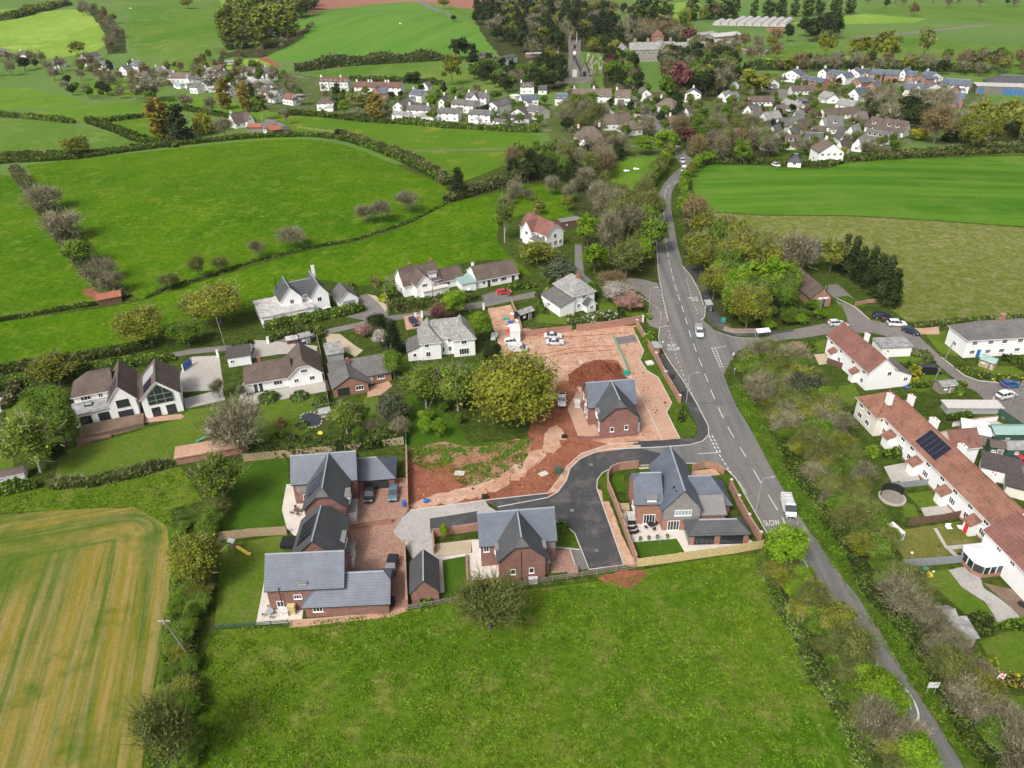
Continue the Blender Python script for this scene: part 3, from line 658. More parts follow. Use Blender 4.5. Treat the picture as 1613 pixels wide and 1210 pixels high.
def add_door(root,w,side,u,ww=.95,hh=2.1,mat='darkframe'):
    key = ('door',ww,hh,mat)
    if key not in WC:
        a = MB(); a.box(-ww/2-.09,-.06,0,ww/2+.09,.04,hh+.09,0); a.box(-ww/2,-.1,.04,ww/2,-.061,hh,1); a.box(ww/2-.16,-.13,.95,ww/2-.1,-.101,1.1,0); WC[key] = a.mesh('door',[M['frame'],M[mat]])
    x0,x1,y0,y1 = w['b'][:4]
    loc,rz = {'S': ((x0+u,y0,0),0),'N': ((x1-u,y1,0),math.pi),'E': ((x1,y0+u,0),math.pi/2),'W': ((x0,y1-u,0),-math.pi/2)}[side]
    return mobj('door',WC[key],root,loc,rz)
def house(label,A,ang,wings,wall='white',roof='slate',cat='house',name='house',group=None,near=True,place=None,chim=(),ridge='ridge',chmat=None):
    root = empty(name,(A[0],A[1],hgt(*A)),math.radians(ang)); tag(root,label,cat,group)
    for i,w in enumerate(wings):
        mb = MB(); wall_mb(w,mb); mb.build('wall',M[w.get('wall',wall)],root)
        rb = MB(); roof_mb(w,rb,oh=w.get('oh',.4 if near else .3)); rm = w.get('roof',roof)
        ro = rb.build('roof',[M[rm],M[ridge if rm in ('slate','slate_dark') else rm],M['frame' if wall in ('white','cream') and near else 'darkframe']],root)
        if i == 0: r0 = ro
        for q in w.get('wins',()):
            a = dict(near=near); a.update(q[5] if len(q) > 5 else {}); add_win(root,w,*q[:5],**a)
        for q in w.get('doors',()): add_door(root,w,*q)
        x0,x1,y0,y1 = w['b'][:4]
        for q in w.get('pv',()):     # solar panels on a slope: side,u0,u1,v0,v1 measured from ridge down
            pass
    for (cx,cy,z0,z1,*rest) in chim:
        mb = MB(); s = rest[0] if rest else .45; mb.box(cx-s,cy-s*.7,z0,cx+s,cy+s*.7,z1); mb.box(cx-s-.07,cy-s*.7-.07,z1,cx+s+.07,cy+s*.7+.07,z1+.14)
        for k in (-.5,.5): mb.tube((cx+k*s,cy,z1+.14),(cx+k*s,cy,z1+.5),.13,.11,6,1)
        mb.build('chimney',[M[chmat or wall],M['pot']],r0)
    return root
def slope_panel(root,w,side,u0,u1,v0,v1,mat='solar',name='solar_panel',th=.07,lines=True):
    x0,x1,y0,y1 = w['b'][:4]; A,B,f = map_uv(x0,x1,y0,y1,w.get('ax','x')); sl = (w['r']-w['e'])/B
    sv = side; z = lambda v: w['r']-sl*v
    c = [(-A+u0,sv*v0),(-A+u1,sv*v0),(-A+u1,sv*v1),(-A+u0,sv*v1)]
    lo = [f(u,v,z(abs(v))+.04) for u,v in c]; hi = [f(u,v,z(abs(v))+.04+th) for u,v in c]
    mb = MB(); mb.poly(hi if sv > 0 else hi,0); mb.poly(lo[::-1],0)
    for i in range(4): j = (i+1) % 4; mb.poly([lo[i],lo[j],hi[j],hi[i]],0)
    if lines:
        k = max(2,int((u1-u0)/1.05))
        for i in range(1,k):
            u = -A+u0+(u1-u0)*i/k; mb.tube(f(u,sv*v0,z(v0)+.04+th),f(u,sv*v1,z(v1)+.04+th),.018,.018,4,1)
    return mb.build(name,[M[mat],M['zinc']],root)
def H(px_a,px_b,dep,e,r,desc,place,wall='white',roof='grey_tile',t='gable',ax='x',chim=0,wn=None,name='house',cat='house',extra=None,storey=None,lean=None,label=None,wg='glass',dorm=0):
    dep *= .86; e *= .92; r *= .88; A = P(*px_a); B = P(*px_b); L_ = math.hypot(B[0]-A[0],B[1]-A[1]); ang = math.degrees(math.atan2(B[1]-A[1],B[0]-A[0]))
    w = dict(b=(0,L_,0,dep),e=e,r=r,t=t,ax=ax,wins=[]); k = wn if wn is not None else max(1,int(L_/3.2))
    st = storey or (2 if e > 4 else 1)
    for i in range(k):
        u = L_*(i+.5)/k; w['wins'].append(('S',u,.95,1.3,1.15,dict(n=2,glass=wg)))
        if st > 1: w['wins'].append(('S',u,3.35,1.2,1.05,dict(n=2,glass=wg)))
        if st > 2: w['wins'].append(('S',u,5.75,1.2,1.0,dict(n=2,glass=wg)))
    w['wins'].append(('E' if B[0] < 0 or A[0] < 0 else 'W',dep*.5,.95,1.1,1.1,dict(n=2)))
    wings = [w]
    if extra: wings += extra(L_)
    elif wn is None and rng.random() < .4 and L_ > 6: a_ = rng.uniform(.1,.6)*L_; wings.append(dict(b=(a_,a_+rng.uniform(2.5,4),-rng.uniform(1.5,3),0),e=2.3,r=3.1,t='mono',wins=[('S',1.2,.8,1.2,1.1)]))
    if wall == 'white': wall = rng.choice(['white','white','white2','white','white'])
    if not chim and e > 4 and rng.random() < .6: chim = 1
    ch = [(L_*(.08 if i == 0 else .92),dep/2,r-.6,r+1.1) for i in range(chim)] if ax == 'x' else [(L_/2,dep*.8,r-.6,r+1.1)][:chim]
    o = house(label,A,ang,wings,wall,roof,cat,name,None,False,chim=ch)
    for i in range(dorm):
        u = L_*(i+1)/(dorm+1); zz = e+(r-e)*.35; mb = MB(); y = dep*.5*.3; mb.box(u-.9,y,zz-.3,u+.9,dep*.45,zz+1.1,0); mb.box(u-1.0,y-.1,zz+1.102,u+1.0,dep*.5,zz+1.25,1); mb.box(u-.7,y-.05,zz+.1,u+.7,y-.001,zz+.95,2)
        mb.build('dormer',[M[wall],M[roof],M['glass']],[c for c in o.children if c.name.startswith('roof')][0])
    if not label: later(o,desc,place,(A[0]+B[0])/2,(A[1]+B[1])/2,'houses ' + place)
    cx,cy = (A[0]+B[0])/2-(B[1]-A[1])/L_*dep/2,(A[1]+B[1])/2+(B[0]-A[0])/L_*dep/2
    TAKEN.append((cx,cy,max(L_,dep)*.5+2)); TAKEN.append((cx-(B[1]-A[1])/L_*-dep,cy-(B[0]-A[0])/L_*dep*.95,L_*.35))
    return o
def fence(pts,h,label,mat='wood',step=2.4,kind='panel',world_pts=False,post='same',name='fence',cat='fence',th=.06,group=None):
    pl = pts if world_pts else [P(*p) for p in pts]; root = empty(name,(pl[0][0],pl[0][1],hgt(*pl[0]))); tag(root,label,cat,group); ox,oy,oz = root.location
    pan = MB(); posts = []; pr = resample(pl,step)
    for i,(x,y) in enumerate(pr):
        posts.append((x-ox,y-oy,hgt(x,y)-oz))
        if i:
            x0,y0,z0 = posts[i-1]; x1,y1,z1 = posts[i]; L_ = math.hypot(x1-x0,y1-y0)
            if L_ < .05: continue
            nx,ny = -(y1-y0)/L_*th/2,(x1-x0)/L_*th/2
            def slab(za,zb):
                lo = [(x0+nx,y0+ny,z0+za),(x0-nx,y0-ny,z0+za),(x1-nx,y1-ny,z1+za),(x1+nx,y1+ny,z1+za)]; hi = [(a,b,c+zb-za) for a,b,c in lo]
                pan.poly(lo[::-1]) ; pan.poly(hi)
                for q in range(4): r = (q+1) % 4; pan.poly([lo[q],lo[r],hi[r],hi[q]])
            if kind == 'panel': slab(-.15,h)
            elif kind == 'rail':
                for zz in (.35,.75,1.1): slab(zz*h/1.2,zz*h/1.2+.1)
    pan.build({'panel': 'panel','rail': 'rail'}[kind],M[mat],root)
    key = ('post',h,mat,kind)
    if key not in WC:
        mb = MB(); r = .07 if kind != 'rail' else .06; mb.box(-r,-r,-.3,r,r,h+.08); WC[key] = mb.mesh('post',M[mat])
    for p in posts[:100]: mobj('post',WC[key],root,p)
    return root
def wall(pts,h,label,mat='wallbrick',th=.24,world_pts=False,pillars=None,cope='redblock',name='brick_wall',cat='wall'):
    pl = pts if world_pts else [P(*p) for p in pts]; root = empty(name,(pl[0][0],pl[0][1],hgt(*pl[0]))); tag(root,label,cat); ox,oy,oz = root.location
    mb = MB(); cp = MB(); n = len(pl)
    L_,R_ = [],[]
    for i,(x,y) in enumerate(pl):
        a = pl[max(0,i-1)]; b = pl[min(n-1,i+1)]; dx,dy = b[0]-a[0],b[1]-a[1]; q = math.hypot(dx,dy) or 1; nx,ny = -dy/q,dx/q
        L_.append((x+nx*th/2-ox,y+ny*th/2-oy)); R_.append((x-nx*th/2-ox,y-ny*th/2-oy))
    for i in range(n-1):
        mb.prism([R_[i],R_[i+1],L_[i+1],L_[i]],-.4,h);
        def ex(p,q,k): return (p[0]+(p[0]-q[0])*k,p[1]+(p[1]-q[1])*k)
        cp.prism([ex(R_[i],L_[i],.15),ex(R_[i+1],L_[i+1],.15),ex(L_[i+1],R_[i+1],.15),ex(L_[i],R_[i],.15)],h+.002,h+.09)
    mb.build('wall_body',M[mat],root); cp.build('coping',M[cope],root)
    if pillars:
        for x,y in resample(pl,pillars):
            q = MB(); s = th*.85; q.box(-s,-s,-.4,s,s,h+.3,0); q.box(-s-.05,-s-.05,h+.301,s+.05,s+.05,h+.42,1); q.build('pillar',[M[mat],M['kerb']],root,(x-ox,y-oy,0))
    return root
def lamp(px,py,hd,label,hh=8.0,arm=1.6):
    x,y = P(px,py); r = empty('street_lamp',(x,y,0),hd); tag(r,label,'street lamp','street lamps beside the main road')
    a = MB(); a.tube((0,0,-.2),(0,0,1.2),.12,.11,8); a.tube((0,0,1.2),(0,0,hh-.5),.08,.06,8); a.tube((0,0,hh-.5),(.35,0,hh-.05),.06,.05,6); a.build('pole',M['steel'],r)
    b = MB(); b.tube((.35,0,hh-.05),(arm,0,hh+.05),.05,.04,6); b.build('arm',M['steel'],r)
    c = MB(); c.box(arm-.1,-.14,hh-.02,arm+.6,.14,hh+.14); c.box(arm,-.1,hh-.06,arm+.5,.1,hh-.021,1); c.build('lamp_head',[M['greybox'],M['paleglass']],r)
    return r
def pole(px,py,hh,label,lean=0.0,dx=0,cross=False,mat='oldwood',label_cat='utility pole',world_pt=None):
    x,y = world_pt or P(px,py); r = empty('utility_pole',(x,y,hgt(x,y))); tag(r,label,label_cat,'wooden utility poles')
    a = MB(); a.tube((0,0,-.3),(dx,0,hh),.15,.10,8); a.build('pole',M[mat],r)
    if cross: b = MB(); b.box(dx-.9,-.06,hh-.5,dx+.9,.06,hh-.38); b.box(dx-.08,-.22,hh-.9,dx+.08,.22,hh-.6,0); b.build('crossarm',M['concrete'],r)
    for k in (-.12,.12): c = MB(); c.tube((dx+k*(4 if cross else 1),0,hh-.38 if cross else hh),(dx+k*(4 if cross else 1),0,hh-.18 if cross else hh+.12),.05,.04,6); c.build('insulator',M['kerb'],r)
    return r
def shed(px_a,px_b,dep,e,r,label,wall_='wood',roof='felt',t='gable',ax='x',door='S',name='shed',cat='shed',win=True):
    dep *= .86; e *= .92; r *= .88; A = P(*px_a); B = P(*px_b); L_ = math.hypot(B[0]-A[0],B[1]-A[1]); ang = math.degrees(math.atan2(B[1]-A[1],B[0]-A[0]))
    w = dict(b=(0,L_,0,dep),e=e,r=r,t=t,ax=ax,oh=.15,wins=[('S',L_*.28,1.0,.7,.5)] if win and L_ > 1.8 else [],doors=[(door,L_*.68,.8,1.8,'oldwood')] if door else [])
    return house(label,A,ang,[w],wall_,roof,cat,name,ridge=roof)
# ------------------------------------------------------------------ vehicles
CARS = {}
def car(kind,colour,x,y,head,label,group=None,z=None):
    key = (kind,colour)
    if key not in CARS:
        prof = {  # stations x,z_low,z_belt,z_roof,half width belt,half width roof   (rear to front)
         'hatch': (4.2,1.78,[(-2.1,.5,.86,None),(-2.02,.32,.95,None),(-1.75,.25,.98,1.38),(-.9,.2,.95,1.48),(.1,.2,.93,1.46),(.95,.2,.92,.95),(1.75,.25,.80,None),(2.08,.35,.62,None)]),
         'saloon': (4.7,1.82,[(-2.35,.5,.88,None),(-2.2,.32,.97,None),(-1.5,.25,.99,1.02),(-.8,.2,.96,1.42),(.2,.2,.94,1.42),(1.05,.2,.92,.95),(2.0,.25,.80,None),(2.33,.35,.62,None)]),
         'suv': (4.6,1.88,[(-2.3,.6,1.0,None),(-2.22,.4,1.1,1.15),(-1.9,.3,1.1,1.6),(-.9,.28,1.08,1.68),(.2,.28,1.06,1.66),(1.05,.28,1.05,1.08),(2.0,.35,.95,None),(2.28,.45,.75,None)]),
         'van': (5.0,1.95,[(-2.5,.4,1.1,1.9),(-2.45,.3,1.15,1.97),(-1.2,.25,1.12,2.0),(.6,.25,1.1,1.98),(1.05,.25,1.08,1.93),(1.85,.25,1.05,1.08),(2.3,.3,.85,None),(2.5,.35,.6,None)]),
         'pickup': (5.1,1.85,[(-2.5,.5,1.05,None),(-2.4,.4,1.1,None),(-.75,.35,1.1,1.12),(-.6,.35,1.1,1.72),(.6,.35,1.08,1.74),(1.2,.35,1.06,1.09),(2.2,.4,.95,None),(2.5,.5,.75,None)]),
        }[kind]
        Ln,Wd,st = prof; hw = Wd/2; parts = []
        body = MB(); wl = lambda x: hw*(1-.10*(abs(x)/(Ln/2))**4)
        sec = []
        for (sx_,zl,zb,zr) in st: sec.append([(sx_,-wl(sx_)*.92,zl),(sx_,-wl(sx_),zl+.22),(sx_,-wl(sx_)*.96,zb),(sx_,wl(sx_)*.96,zb),(sx_,wl(sx_),zl+.22),(sx_,wl(sx_)*.92,zl)])
        for a,b in zip(sec,sec[1:]):
            for i in range(5): body.poly([a[i],b[i],b[i+1],a[i+1]][::-1])
            body.poly([a[5],b[5],b[0],a[0]][::-1])
        body.poly(sec[0]); body.poly(sec[-1][::-1])
        cab = [(s_[0],s_[2],s_[3]) for s_ in st if s_[3]]
        rw = hw*.76 if kind != 'van' else hw*.86; g = hw*.93
        def roofpt(c): return (c[0],c[1],c[2])
        top = [(c[0],(rw if c[2]-c[1] > .2 else g),c[2]) for c in cab]
        for a,b,ca,cb in zip(top,top[1:],cab,cab[1:]):
            steep = abs(a[2]-b[2]) > .25
            if not steep: body.poly([(a[0],-a[1],a[2]),(b[0],-b[1],b[2]),(b[0],b[1],b[2]),(a[0],a[1],a[2])])
        side = {-1: MB(),1: MB()}; ws = MB(); rwn = MB(); pill = body
        van = kind == 'van'
        for a,b,ca,cb in zip(top,top[1:],cab,cab[1:]):
            steep = abs(a[2]-b[2]) > .25
            for s in (-1,1):
                q = [(a[0],s*g,ca[1]-.02),(b[0],s*g,cb[1]-.02),(b[0],s*b[1],b[2]),(a[0],s*a[1],a[2])]
                tgt = body if (van and a[0] < .5) else side[s]; tgt.poly(q if s < 0 else q[::-1])
            if steep:
                q = [(a[0],-a[1],a[2]),(b[0],-b[1],b[2]),(b[0],b[1],b[2]),(a[0],a[1],a[2])]; (ws if b[0] > 0 else rwn).poly(q)
        c0 = top[0]
        if c0[2]-cab[0][1] > .2: (body if van else rwn).poly([(c0[0],g,cab[0][1]),(c0[0],-g,cab[0][1]),(c0[0],-c0[1],c0[2]),(c0[0],c0[1],c0[2])][::-1])
        cm = M[colour];
        # pillars
        for a in top[1:-1]:
            ca = cab[top.index(a)]
            for s in (-1,1): body.tube((a[0],s*g*1.005,ca[1]),(a[0],s*a[1]*1.01,a[2]),.045,.04,4)
        if kind == 'pickup': body.box(-2.3,-.72,1.101,-.85,.72,1.13,1)
        body.box(Ln/2-.12,-.55,.35,Ln/2+.01,.55,.55,1); body.box(-.4,-hw-.13,1.0,-.39,-hw-.12,1.01)
        for s in (-1,1): body.box(.75,s*(hw+.08)-.09,.92,.9,s*(hw+.08)+.09,1.06)
        parts.append(('body',body.mesh('body',[cm,M['black']]),(0,0,0),None))
        if ws.f: parts.append(('windscreen',ws.mesh('windscreen',M['glass']),(0,0,0),None))
        if rwn.f: parts.append(('rear_window',rwn.mesh('rear_window',M['glass']),(0,0,0),None))
        for s in (-1,1):
            if side[s].f: parts.append(('side_window',side[s].mesh('side_window',M['glass']),(0,0,0),None))
            l = MB(); l.box(Ln/2-.28,s*hw*.68-.2,.62,Ln/2-.02,s*hw*.68+.2,.8); parts.append(('headlight',l.mesh('headlight',M['paleglass']),(0,0,0),None))
            l = MB(); l.box(-Ln/2-.02,s*hw*.75-.15,.75,-Ln/2+.12,s*hw*.75+.15,1.0); parts.append(('tail_light',l.mesh('tail_light',M['redplastic']),(0,0,0),None))
        tw = MB(); tw.tube((0,-.11,0),(0,.11,0),.33,.33,12); rm = MB(); rm.tube((0,-.125,0),(0,.125,0),.2,.2,10); tm,rmm = tw.mesh('wheel',M['tyre']),rm.mesh('rim',M['steel'])
        for wx in (-Ln*.3,Ln*.31):
            for s in (-1,1): parts.append(('wheel',tm,(wx,s*(hw-.1),.33),rmm))
        CARS[key] = parts
    r = empty({'van': 'van','pickup': 'pickup_truck'}.get(kind,'parked_car'),(x,y,hgt(x,y) if z is None else z),math.radians(head)); tag(r,label,{'van': 'van','pickup': 'pickup truck'}.get(kind,'car'),group)
    for n,me,loc,sub in CARS[key]:
        o = mobj(n,me,r,loc)
        if sub: mobj('rim',sub,o)
    return r
def carp(kind,colour,px,py,head,label,group=None):
    x,y = P(px,py); return car(kind,colour,x,y,head,label,group)
# ------------------------------------------------------------------ ground: one sheet cut along field, road and garden edges
REG = []   # (material,world polygon,structure name)
def reg(mat,pts,name='ground',rough=0.0,step=2.0,px=True):
    pl = [P(*p) for p in pts] if px else list(pts)
    if rough:
        pl = resample(pl+[pl[0]],step)[:-1]; pl = [(x+rng.uniform(-rough,rough),y+rng.uniform(-rough,rough)) for x,y in pl]
    REG.append((mat,pl,name))
FD = dict(name='field')
def smooth_px(pts,k=4,closed=False):
    out = []; n = len(pts); m_ = n if closed else n-1
    for i in range(m_):
        if closed: p0,p1,p2,p3 = pts[(i-1) % n],pts[i],pts[(i+1) % n],pts[(i+2) % n]
        else: p0,p1,p2,p3 = pts[max(0,i-1)],pts[i],pts[i+1],pts[min(n-1,i+2)]
        for j in range(k):
            t = j/k; out.append(tuple(.5*((2*p1[c])+(-p0[c]+p2[c])*t+(2*p0[c]-5*p1[c]+4*p2[c]-p3[c])*t*t+(-p0[c]+3*p1[c]-3*p2[c]+p3[c])*t**3) for c in (0,1)))
    if not closed: out.append(pts[-1])
    return out
# --- far fields
reg('plain',[(-3500,330),(3500,330),(3500,5200),(-3500,5200)],px=False,**FD)
reg('field_pale',[(-120,22),(60,12),(135,20),(172,45),(176,62),(150,82),(85,92),(-120,90)],**FD)
reg('field_mid',[(200,-10),(345,-10),(350,45),(335,70),(340,88),(215,88),(198,60),(205,20),(175,5)],**FD)
reg('field_pale',[(345,-8),(480,-8),(405,25),(355,42),(350,20)],**FD)
reg('plough',smooth_px([(488,26),(500,-6),(600,-8),(690,-8),(800,2),(830,10),(760,14),(700,12),(640,5),(560,12)],3),**FD)
reg('hill',smooth_px([(408,92),(440,76),(488,24),(560,10),(640,3),(700,10),(742,36),(790,60),(790,80),(745,90),(640,94),(520,102),(470,97)],3),**FD)
reg('field_mid',[(700,8),(755,16),(800,20),(745,36)],**FD)
reg('lane',[(652,-5),(658,-5),(700,18),(712,26),(709,28),(693,19)],name='path')
reg('field_mid',smooth_px([(478,116),(640,96),(700,95),(740,110),(775,122),(795,128),(770,150),(700,150),(660,128),(540,126)],3),**FD)
reg('field_pale',[(300,100),(410,92),(430,104),(420,112),(350,112)],**FD)
reg('redsoil',[(400,87),(418,88),(440,102),(437,106),(420,98),(402,91)],name='path')
reg('field_mid',smooth_px([(255,108),(262,92),(340,92),(320,104),(300,117),(280,118)],2),**FD)
reg('vivid_light',[(-120,140),(50,138),(60,145),(110,152),(130,162),(95,170),(-120,175)],**FD)
reg('vivid_light',[(100,130),(250,125),(270,140),(210,152),(110,148)],**FD)
reg('vivid_light',smooth_px([(80,172),(130,166),(200,162),(235,166),(240,180),(180,190),(100,192),(30,182)],2),**FD)
reg('field_mid',smooth_px([(-120,186),(60,190),(120,196),(180,212),(250,231),(130,246),(-120,252)],3),**FD)
reg('buttercup',[(180,190),(240,184),(262,182),(262,205),(265,222),(230,216),(180,200)],**FD)
reg('vivid_light',smooth_px([(250,155),(300,152),(370,160),(400,172),(440,178),(455,186),(400,188),(330,180),(258,172)],3),**FD)
reg('vivid_light',smooth_px([(255,228),(330,222),(420,214),(470,213),(520,210),(480,219),(380,221),(280,231)],3),**FD)
reg('buttercup',smooth_px([(432,180),(500,184),(560,190),(640,196),(740,204),(842,212),(850,225),(846,240),(800,258),(740,282),(700,288),(660,268),(590,240),(520,216),(455,212),(440,200)],3),**FD)
reg('vivid',smooth_px([(42,264),(60,258),(240,238),(380,224),(460,220),(520,224),(570,238),(640,268),(700,294),(702,318),(645,348),(575,374),(480,392),(330,436),(262,455),(228,470),(205,462),(165,410),(110,345),(60,288)],3),**FD)
reg('vivid',smooth_px([(-120,516),(0,507),(205,478),(262,460),(330,440),(480,397),(576,378),(646,352),(704,322),(750,312),(800,303),(796,330),(782,372),(800,400),(838,432),(815,428),(796,410),(740,412),(660,432),(620,440),(560,452),(500,440),(440,470),(395,490),(300,510),(250,530),(150,548),(0,572),(-120,585)],3),**FD)
reg('vivid',smooth_px([(-120,278),(5,276),(28,284),(60,330),(110,395),(150,440),(172,468),(150,482),(60,496),(-120,508)],3),**FD)
reg('vivid',smooth_px([(806,296),(840,285),(905,305),(925,330),(920,350),(860,345),(830,335),(800,345),(802,315)],2),**FD)
reg('vivid_light',smooth_px([(962,252),(1035,248),(1040,262),(1020,300),(990,330),(965,320),(955,290)],2),**FD)
reg('redsoil',[(128,455),(160,450),(178,470),(150,474)],rough=.9)
# --- right
reg('crop_right',smooth_px([(1088,275),(1110,262),(1160,257),(1200,262),(1300,266),(1340,256),(1450,250),(1780,240)],3)+[(1780,372),(1613,357),(1480,347),(1340,339),(1200,338),(1110,333),(1092,300)],**FD)
reg('pasture',[(1110,334),(1200,340),(1340,341),(1480,349),(1613,359),(1780,374),(1780,500),(1613,498),(1480,512),(1430,507),(1380,470),(1290,400),(1150,350)],**FD)
reg('field_pale',[(1225,38),(1360,22),(1460,30),(1440,36),(1330,38)],**FD)
reg('field_mid',[(1350,12),(1780,8),(1780,40),(1613,38),(1480,30),(1360,18)],**FD)
reg('field_mid',[(1190,78),(1270,70),(1330,74),(1440,60),(1600,72),(1780,80),(1780,98),(1560,90),(1420,92),(1330,94),(1200,94)],**FD)
reg('field_pale',[(1200,92),(1330,88),(1470,94),(1560,98),(1480,102),(1330,102),(1230,98)],**FD)
reg('field_pale',[(1000,18),(1010,8),(1100,2),(1105,10),(1060,20),(1075,30),(1020,28)],**FD)
reg('field_mid',[(1510,92),(1780,96),(1780,130),(1620,134),(1560,126)],**FD)
reg('lane',[(1340,59),(1560,38),(1561,40),(1345,62)],name='path')
reg('plough',[(1205,45),(1240,41),(1255,44),(1210,50)],**FD)
reg('vivid_light',smooth_px([(1250,140),(1290,132),(1345,142),(1330,150),(1280,148)],2),**FD)
# --- village ground, gardens, greens and streets
reg('villageground',smooth_px([(200,122),(240,108),(330,116),(430,112),(640,140),(800,158),(880,168),(900,205),(850,210),(640,194),(500,180),(430,176),(360,150),(240,135)],2),rough=2,step=20)
reg('villageground',smooth_px([(880,150),(1010,140),(1100,160),(1150,120),(1300,118),(1500,130),(1560,165),(1400,240),(1300,262),(1130,250),(1040,245),(900,240),(860,215)],2),rough=2,step=20)
reg('lawn',[(884,152),(905,143),(960,142),(1000,148),(985,158),(925,157),(890,160)])
reg('lawn',[(920,88),(950,88),(960,108),(945,122),(922,118)])
reg('lawn',[(955,170),(992,172),(996,182),(975,190),(958,185)])
reg('lawn',[(1175,150),(1215,150),(1230,158),(1205,162),(1180,162)]); reg('lawn',[(1262,170),(1285,164),(1318,174),(1290,180),(1268,176)])
reg('lawn',[(1384,140),(1420,134),(1425,138),(1410,146),(1390,148)]); reg('lane',[(1200,144),(1235,140),(1275,158),(1285,164),(1250,166),(1225,152)],name='road'); reg('lane',[(1386,134),(1430,130),(1432,134),(1388,138)],name='road')
reg('field_pale',[(1480,185),(1540,184),(1560,196),(1530,205),(1490,206)],**FD)
reg('asphalt_old',[(1528,160),(1613,166),(1760,176),(1760,190),(1613,182),(1545,172)],name='playground')
reg('lane',smooth_px([(998,140),(1003,140),(1014,165),(1026,178),(1040,190),(1052,206),(1062,222),(1075,238),(1090,252),(1083,262),(1074,262),(1060,240),(1044,225),(1030,208),(1012,190),(1000,172),(996,155)],2),name='road')
reg('sandgravel',[(996,178),(1006,178),(1018,196),(1008,198)],name='pavement')
reg('verge',[(1225,233),(1300,230),(1360,244),(1300,262),(1210,262),(1120,252),(1150,240)])
reg('lane',[(905,385),(916,385),(920,432),(938,447),(925,455),(906,440)],name='track')
# --- near fields
reg('meadow',smooth_px([(328,1010),(345,992),(460,988),(640,962),(780,935),(945,915),(1010,898),(1196,872),(1225,905),(1262,960),(1320,1060),(1380,1160),(1420,1260)],3)+[(1440,1330),(240,1330),(262,1200),(290,1090),(310,1030)],**FD)
reg('crop_young',[(-200,818),(0,812),(100,803),(205,799),(240,806),(260,822),(270,845),(273,880),(266,940),(250,1030),(236,1120),(226,1210),(215,1330),(-300,1330)],rough=.25,step=1.5,**FD)
reg('meadow',[(-80,778),(84,768),(215,750),(285,735),(300,760),(325,800),(330,900),(318,1000),(300,1100),(262,1215),(240,1330),(215,1330),(228,1200),(272,900),(262,828),(210,798),(0,808),(-80,812)])
reg('rough',[(268,800),(330,790),(338,1000),(300,1100),(262,1215),(240,1330),(215,1330),(228,1200),(256,1040),(276,940),(278,860)],rough=.4,step=2)
reg('pasture',smooth_px([(392,1108),(402,1100),(406,1112),(400,1130),(392,1126)],2,True),rough=.2,step=.8,**FD)
reg('lawn',[(1202,965),(1206,964),(1240,1040),(1290,1130),(1330,1210),(1322,1212),(1281,1132),(1234,1042)],rough=.25,step=1.2,**FD)
reg('pasture',smooth_px([(490,992),(530,984),(540,990),(505,998)],2,True),rough=.25,step=.8,**FD)
# --- lawns and gardens round the old houses
reg('lawn',[(95,712),(180,690),(275,662),(300,645),(350,640),(372,650),(350,690),(300,720),(265,738),(150,762),(84,765)])
reg('lawn',[(-80,700),(18,695),(22,738),(-80,760)]); reg('lawn',[(8,640),(50,625),(45,660),(12,672)])
reg('lawn',smooth_px([(408,642),(430,628),(470,620),(505,630),(500,660),(470,690),(415,695),(395,680)],2,True))
reg('lawn',[(575,625),(610,625),(640,660),(620,690),(560,680)])
reg('turf',[(640,575),(760,570),(762,600),(700,640),(740,700),(830,690),(835,700),(642,708)])
reg('lawn',[(860,470),(868,470),(878,493),(868,497)]); reg('lawn',[(842,494),(895,500),(903,512),(848,508)]); reg('lawn',[(935,460),(1010,470),(1010,500),(945,490)])
reg('turf',[(360,730),(452,722),(455,762),(444,802),(452,832),(400,838),(352,842),(340,780)])
reg('lawn',[(352,858),(452,842),(440,905),(403,985),(338,990),(345,900)])
# --- woodland floor
WF = [[(745,30),(790,10),(900,16),(960,28),(995,60),(1010,118),(1008,150),(950,140),(955,85),(905,80),(890,145),(835,145),(800,100),(765,62)],[(1040,105),(1100,78),(1155,98),(1165,130),(1120,160),(1050,155)],
 [(345,88),(400,70),(470,50),(500,36),(470,66),(410,92)],[(905,262),(955,250),(962,325),(1028,318),(1034,440),(1010,440),(985,444),(925,400),(900,330)],[(1082,330),(1110,372),(1170,388),(1225,410),(1262,440),(1262,480),(1298,500),(1230,518),(1170,522),(1130,500),(1108,455),(1082,400)],
 [(1500,215),(1540,200),(1613,193),(1760,193),(1760,236),(1613,232),(1510,238)],[(1060,215),(1140,190),(1200,215),(1225,245),(1180,258),(1090,250)],[(845,245),(900,238),(990,245),(960,265),(900,305),(860,290),(790,290),(800,265)],[(985,45),(1060,48),(1070,66),(1000,66)],[(120,12),(195,48),(200,84),(168,86),(165,55)]]
for q in WF: reg('woodfloor',q,rough=1.2,step=6)
# --- roads
main_w = [P(*p) for p in smooth_px([(1074,262),(1058,276),(1044,293),(1034,318),(1033,352),(1034,390),(1036,428),(1041,463),(1052,505)],3)]
bayL = [P(*p) for p in [(1053,513),(1039,516),(1037,533),(1044,552),(1056,572),(1076,600),(1097,635),(1116,672)]]
mid_w = [P(*p) for p in [(1116,685),(1107,695),(1086,701),(1009,706.7),(1040,731),(1083,730),(1123,731),(1145,740),(1159,754),(1188,805),(1208,840)]]
low_w = [(42.0,92),(42.2,82),(42.9,69),(44.0,55),(45.4,40),(46.4,28)]
low_e = [(56.4,28),(55.2,40)] + [P(*p) for p in [(1510,1195),(1420,1050),(1351,940),(1300,870),(1254,807),(1180,672),(1160,640),(1148,612),(1140,590)]]
mouth = [P(*p) for p in [(1150,570),(1162,553),(1190,545),(1235,535),(1240,521),(1207,530),(1180,532),(1155,530),(1125,520),(1108,505)]]
bayR = [P(*p) for p in [(1111,489),(1101,458),(1089,436),(1076,420)]]
